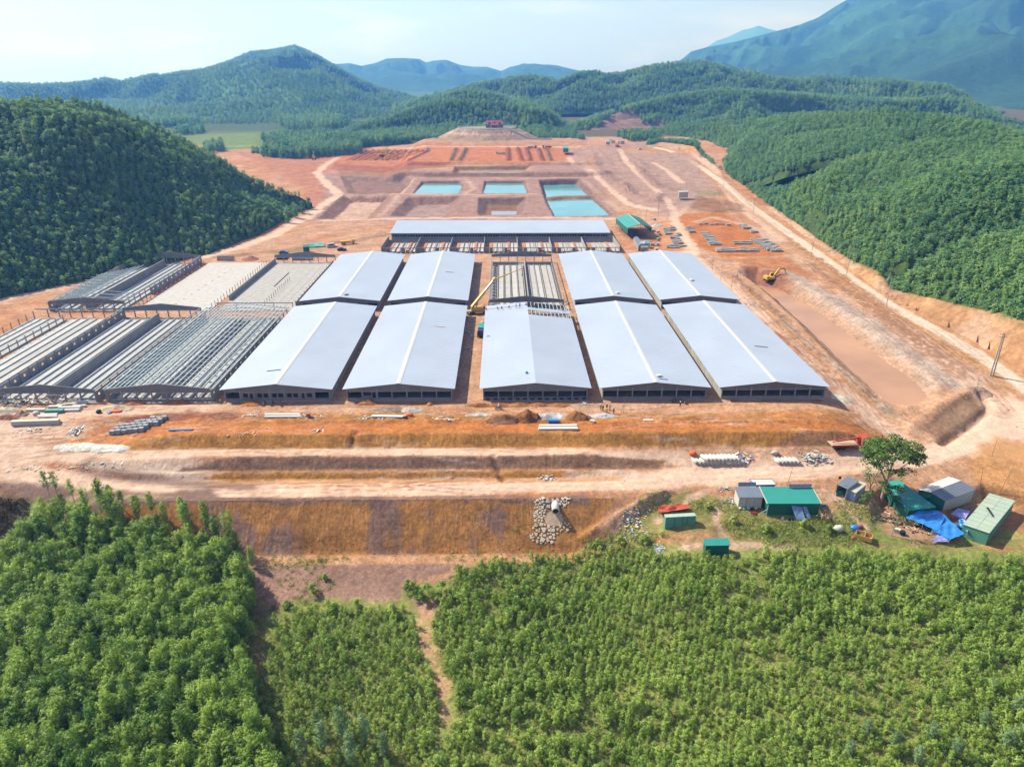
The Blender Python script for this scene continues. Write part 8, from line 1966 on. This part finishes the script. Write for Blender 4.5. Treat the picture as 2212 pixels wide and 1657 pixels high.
for k, (a, b) in enumerate([(1117, 158), (1182, 156), (1252, 162), (1310, 160), (1375, 160), (1450, 170)]):
    p = Vector(GT(*kS(a, b))); tag(link('precast_stack', _ps[k % 2], None, p, (0, 0, 0)), ['dark precast stack, leftmost of the line along the top of the yard', 'dark precast stack second in the top line of the yard', 'flat precast stack third in the top line of the yard', 'precast stack fourth in the top line of the yard', 'precast stack fifth in the top line of the yard', 'taller precast stack at the right end of the top line'][k], 'precast', 'line of precast stacks along the top of the yard')
stack_grid([(705, 285), (770, 282), (715, 212), (680, 215)], 2, 5, 'precast stack in the column right of the open shed', 'column of precast stacks by the open shed'); stack_grid([(800, 402), (905, 400), (830, 300), (755, 302)], 3, 6, 'precast stack in the cluster below the shed column', 'cluster of precast stacks by the road', .1)
stack_grid([(720, 450), (850, 452), (850, 405), (700, 405)], 3, 2, 'precast stack in the loose group behind the rightmost far barn', 'loose precast stacks', .15); stack_grid([(870, 438), (942, 438), (935, 410), (868, 415)], 2, 1, 'precast stack in the pair beside the road edge', 'pair of precast stacks')
stack_grid([(755, 240), (820, 240), (790, 195), (740, 198)], 2, 2, 'dark precast stack at the stockyard road', 'dark stacks at the stockyard road'); stack_grid([(845, 305), (890, 300), (865, 262), (830, 265)], 1, 2, 'dark precast stack on the road verge', 'dark stacks on the verge')
for k, (a, b) in enumerate([(550, 245), (605, 262), (620, 290), (600, 350), (540, 410), (600, 410), (580, 470), (555, 105)]):
    p = Vector(GT(*kS(a, b))); tag(link('machine_crate', _ps[1], None, p, (0, 0, .3 * k), (.8, 1.2, 1.3)), ['dark crate nearest the open shed mouth', 'dark crate right of the shed mouth', 'flat crate below the shed mouth', 'crate with pale lid below the flat one', 'crate beside the white kiosk', 'crate right of the white kiosk', 'low crate behind the far roof', 'crate behind the open shed'][k], 'crate', 'crates round the open shed')
# pipes and drums behind the slabs at the left
_rp = (lambda m: (m.pipe((0, 0, 0), (0, 0, 1.0), .6, .5, 12), m.mesh('concrete_ring', M_concL))[-1])(MB())
for k in range(14):
    p = Vector(GT(*c1(1325 + (k % 7) * 15, 1582 - (k // 7) * 14))); tag(link('concrete_ring', _rp, None, p), 'grey concrete ring in the group behind the white slab', 'ring', 'concrete rings behind the white slab')
for k in range(16):
    p = Vector(GT(*c1(1780 + (k % 8) * 16, 1580 - (k // 8) * 12))); tag(link('concrete_ring', _rp, None, p), 'grey concrete ring in the group behind the half built far slab', 'ring', 'concrete rings behind the far slab')
for k in range(8):
    p = Vector(GT(*c1(1680 + k * 8, 1578))); tag(link('black_pipe', _pm, None, p + Vector((0, 0, .42)), (0, 0, .1)), 'black pipe lying beside the concrete rings', 'pipe', 'black pipes beside the rings')
_bp = MB().pipe((0, 0, 0), (0, 4.5, 0), .36, .3, 12).mesh('black_pipe', M_black)
for o in COL.objects:
    if o.name.startswith('black_pipe'): o.data = _bp
t, W, I, z = quad_hut('container', 'dark green box hut left of the long shed', [c1(1838, 1502), c1(1876, 1500), c1(1874, 1485), c1(1836, 1488)], [3.2, 3.2, 3.2, 3.2], M_teald, M_teald, 2, None, .1, None, 'container')
x, y, z = GT(*c1(1910, 1500)); t = empty('green_net', (x, y, z), 0, 'green net sheet spread beside the dark green box hut', 'net'); cloth('net', [(-4.5, -1.5, .3), (4.5, -1.0, .5), (4, 2.5, 1.6), (-4, 2.5, 1.2)], 8, M_teal, t, .5, 5)
quad_hut('container', 'bright green container under the retaining bank', [c2(1508, 876), c2(1540, 875), c2(1538, 864), c2(1506, 865)], [3, 3, 3, 3], M_teal, M_teal, 2, None, .1, None, 'container')
t = ground_root('covered_truck', *k2(273, 690), 1.5, 'truck with green canvas parked beside the half roofed barn', 'truck'); MB().box(-1.0, 4.0, -1.2, 1.2, .9, 2.6, .2).build('canvas', M_teal, t); MB().box(-3.2, -1.3, -1.1, 1.1, .6, 2.4, .15).build('cab', CLOTH['navy'], t); MB().box(-3.22, -2.4, -1.0, 1.0, 1.5, 2.1, .05).build('windscreen', M_glass, t); MB().box(-3.0, 4.0, -.5, .5, .5, .85).build('chassis', M_black, t)
w = wheel_me(.48, .3)
for q in (-2.3, 1.6, 2.9):
    for s_ in (-1.0, 1.0): link('wheel', w, t, (q, s_, .48))
sack(*k2(280, 610), .8, .6, .8, M_wallw, 'pale sacks behind the green canvas truck', 'sack', 'sack')
# ---------------------------------------------------------------- mound: red roofed house, balustrade, ramp wall
hx, hy = MC[0] + 8, MC[1] + 2; hz0 = zat1(hx, hy)
t = empty('mound_house', (hx, hy, hz0), 0, 'house with wide dark red hipped roof on top of the earth mound', 'house')
MB().box(-9, 9, -4, 4, -.3, 3.8).build('wall', M_concL, t)
MB().hexa([(-10.2, -5.5, 3.6), (10.2, -5.5, 3.6), (10.2, 5.5, 3.6), (-10.2, 5.5, 3.6), (-8.4, -.6, 7.2), (8.4, -.6, 7.2), (8.4, .6, 7.2), (-8.4, .6, 7.2)]).build('roof', mat('maroon_tile', (.22, .05, .065), .7, 0, .15, .6), t)
for q in (-5.4, 0, 5.4): MB().box(q - .8, q + .8, -4.6, -2.6, 4.2, 5.7).build('dormer', M_black, t)
MB().hexa([(-4, -8.5, 3.2), (4, -8.5, 3.2), (4, -4, 3.4), (-4, -4, 3.4), (-3, -6, 4.6), (3, -6, 4.6), (3, -3.9, 4.6), (-3, -3.9, 4.6)]).build('porch_roof', MATS['maroon_tile'], t)
for k in range(9): MB().box(-8.6 + k * 2.0, -7.5 + k * 2.0, -4.06, -3.98, .8, 3.2).build('window', M_glass, t)
for q in (-3.6, 3.6): MB().tube((q, -8.2, -.2), (q, -8.2, 3.2), .25, .25, 8).build('porch_column', M_white, t)
t = empty('balustrade', (MC[0], MC[1], 0), 0, 'white balustrade ringing the top of the mound', 'fence')
pb = bx('baluster_post', M_white, -.3, .3, -.3, .3, 0, 1.7); prev = None
for k in range(46):
    a = 2 * math.pi * k / 46; x, y = 1.35 * 22.5 * math.cos(a), 22.5 * math.sin(a); z = zat1(MC[0] + x, MC[1] + y)
    link('baluster_post', pb, t, (x, y, z))
    if prev: MB().bar((*prev[:2], prev[2] + 1.2), (x, y, z + 1.2), .2, .25).bar((*prev[:2], prev[2] + .35), (x, y, z + .35), .2, .5).build('rail', M_white, t)
    prev = (x, y, z)
a, b = GT(*kM(1080, 175)), GT(*kM(1960, 378))
t = empty('ramp_wall', a, 0, 'white guard wall climbing the ramp to the mound', 'wall'); prev = None
for k in range(24):
    p = Vector(a).lerp(Vector(b), k / 23) - Vector(a); p.z = zat1(a[0] + p.x, a[1] + p.y) - a[2]
    link('baluster_post', pb, t, p)
    if prev is not None: MB().bar(prev + Vector((0, 0, .8)), p + Vector((0, 0, .8)), .25, 1.3).build('wall_panel', M_white, t)
    prev = p
for k, (a_, b_) in enumerate([(1790, 840), (1800, 845), (1770, 852), (1840, 848), (1855, 850)]):
    p = Vector(GT(*c2(a_, b_))); t = empty('site_cabin', p, 0, ['tiny blue roofed cabin at the far junction, leftmost', 'tiny white cabin at the far junction', 'tiny cabin before the far junction', 'tiny cabin right of the far junction', 'tiny blue cabin at the end of the far junction'][k], 'cabin', 'cabins at the far junction')
    MB().box(-2, 2, -1.3, 1.3, 0, 2.6).build('wall', M_wallw, t); MB().box(-2.2, 2.2, -1.5, 1.5, 2.6, 2.9, .2).build('roof', M_blue if k in (0, 4) else M_white, t)
a, b = GT(*c2(115, 886)), GT(*c2(272, 890)); t = empty('green_fence', a, 0, 'dark green sheet fence at the left end of the orange plateau', 'fence')
for k in range(12): p, q = Vector(a).lerp(Vector(b), k / 12) - Vector(a), Vector(a).lerp(Vector(b), (k + .94) / 12) - Vector(a); MB().bar((p.x, p.y, .9), (q.x, q.y, .9), .1, 1.9).build('panel', M_teald, t)
stack_grid([(1120, 912), (1170, 912), (1170, 896), (1110, 898)], 5, 2, 'pale block on the orange plateau left of the dug rows', 'pale blocks on the plateau', .2, 0, c2)
# ---------------------------------------------------------------- stones and clods strewn over the worked ground
g = np.random.default_rng(9); mb = MB(); cnt = 0
for (xa, xb, ya, yb, n, smax) in ((-120, 95, 141, 157, 900, .28), (-90, 80, 122, 141, 500, .22), (-60, 15, 108, 116, 350, .3), (20, 100, 108, 125, 160, .2), (85, 150, 150, 260, 350, .4), (-130, 90, 226, 232, 120, .3)):
    px2, py2 = g.uniform(xa, xb, n), g.uniform(ya, yb, n); zz = zat(px2, py2)
    for k in range(n):
        s_ = smax * .62 * g.uniform(.2, 1) ** 1.6; mb.mi = int(g.integers(0, 3)); r_ = g.uniform(.7, 1.4)
        mb.hexa([(px2[k] - s_ * r_, py2[k] - s_, zz[k] - .05), (px2[k] + s_, py2[k] - s_ * r_, zz[k] - .05), (px2[k] + s_ * r_, py2[k] + s_, zz[k] - .05), (px2[k] - s_, py2[k] + s_ * r_, zz[k] - .05), (px2[k] - s_ * .6, py2[k] - s_ * .5, zz[k] + s_ * .7), (px2[k] + s_ * .5, py2[k] - s_ * .6, zz[k] + s_ * .8), (px2[k] + s_ * .6, py2[k] + s_ * .5, zz[k] + s_ * .6), (px2[k] - s_ * .5, py2[k] + s_ * .6, zz[k] + s_ * .7)])
tag(mb.build('clods', [mat('clod_brown', (.33, .19, .11), .95, 0, .2, 2), M_concL, mat('clod_tan', (.46, .33, .24), .95, 0, .2, 2)]), 'clods and small stones strewn over the worked ground', None, None, 'stuff')
print('things', len(bpy.data.objects), round(time.time() - T0, 1))
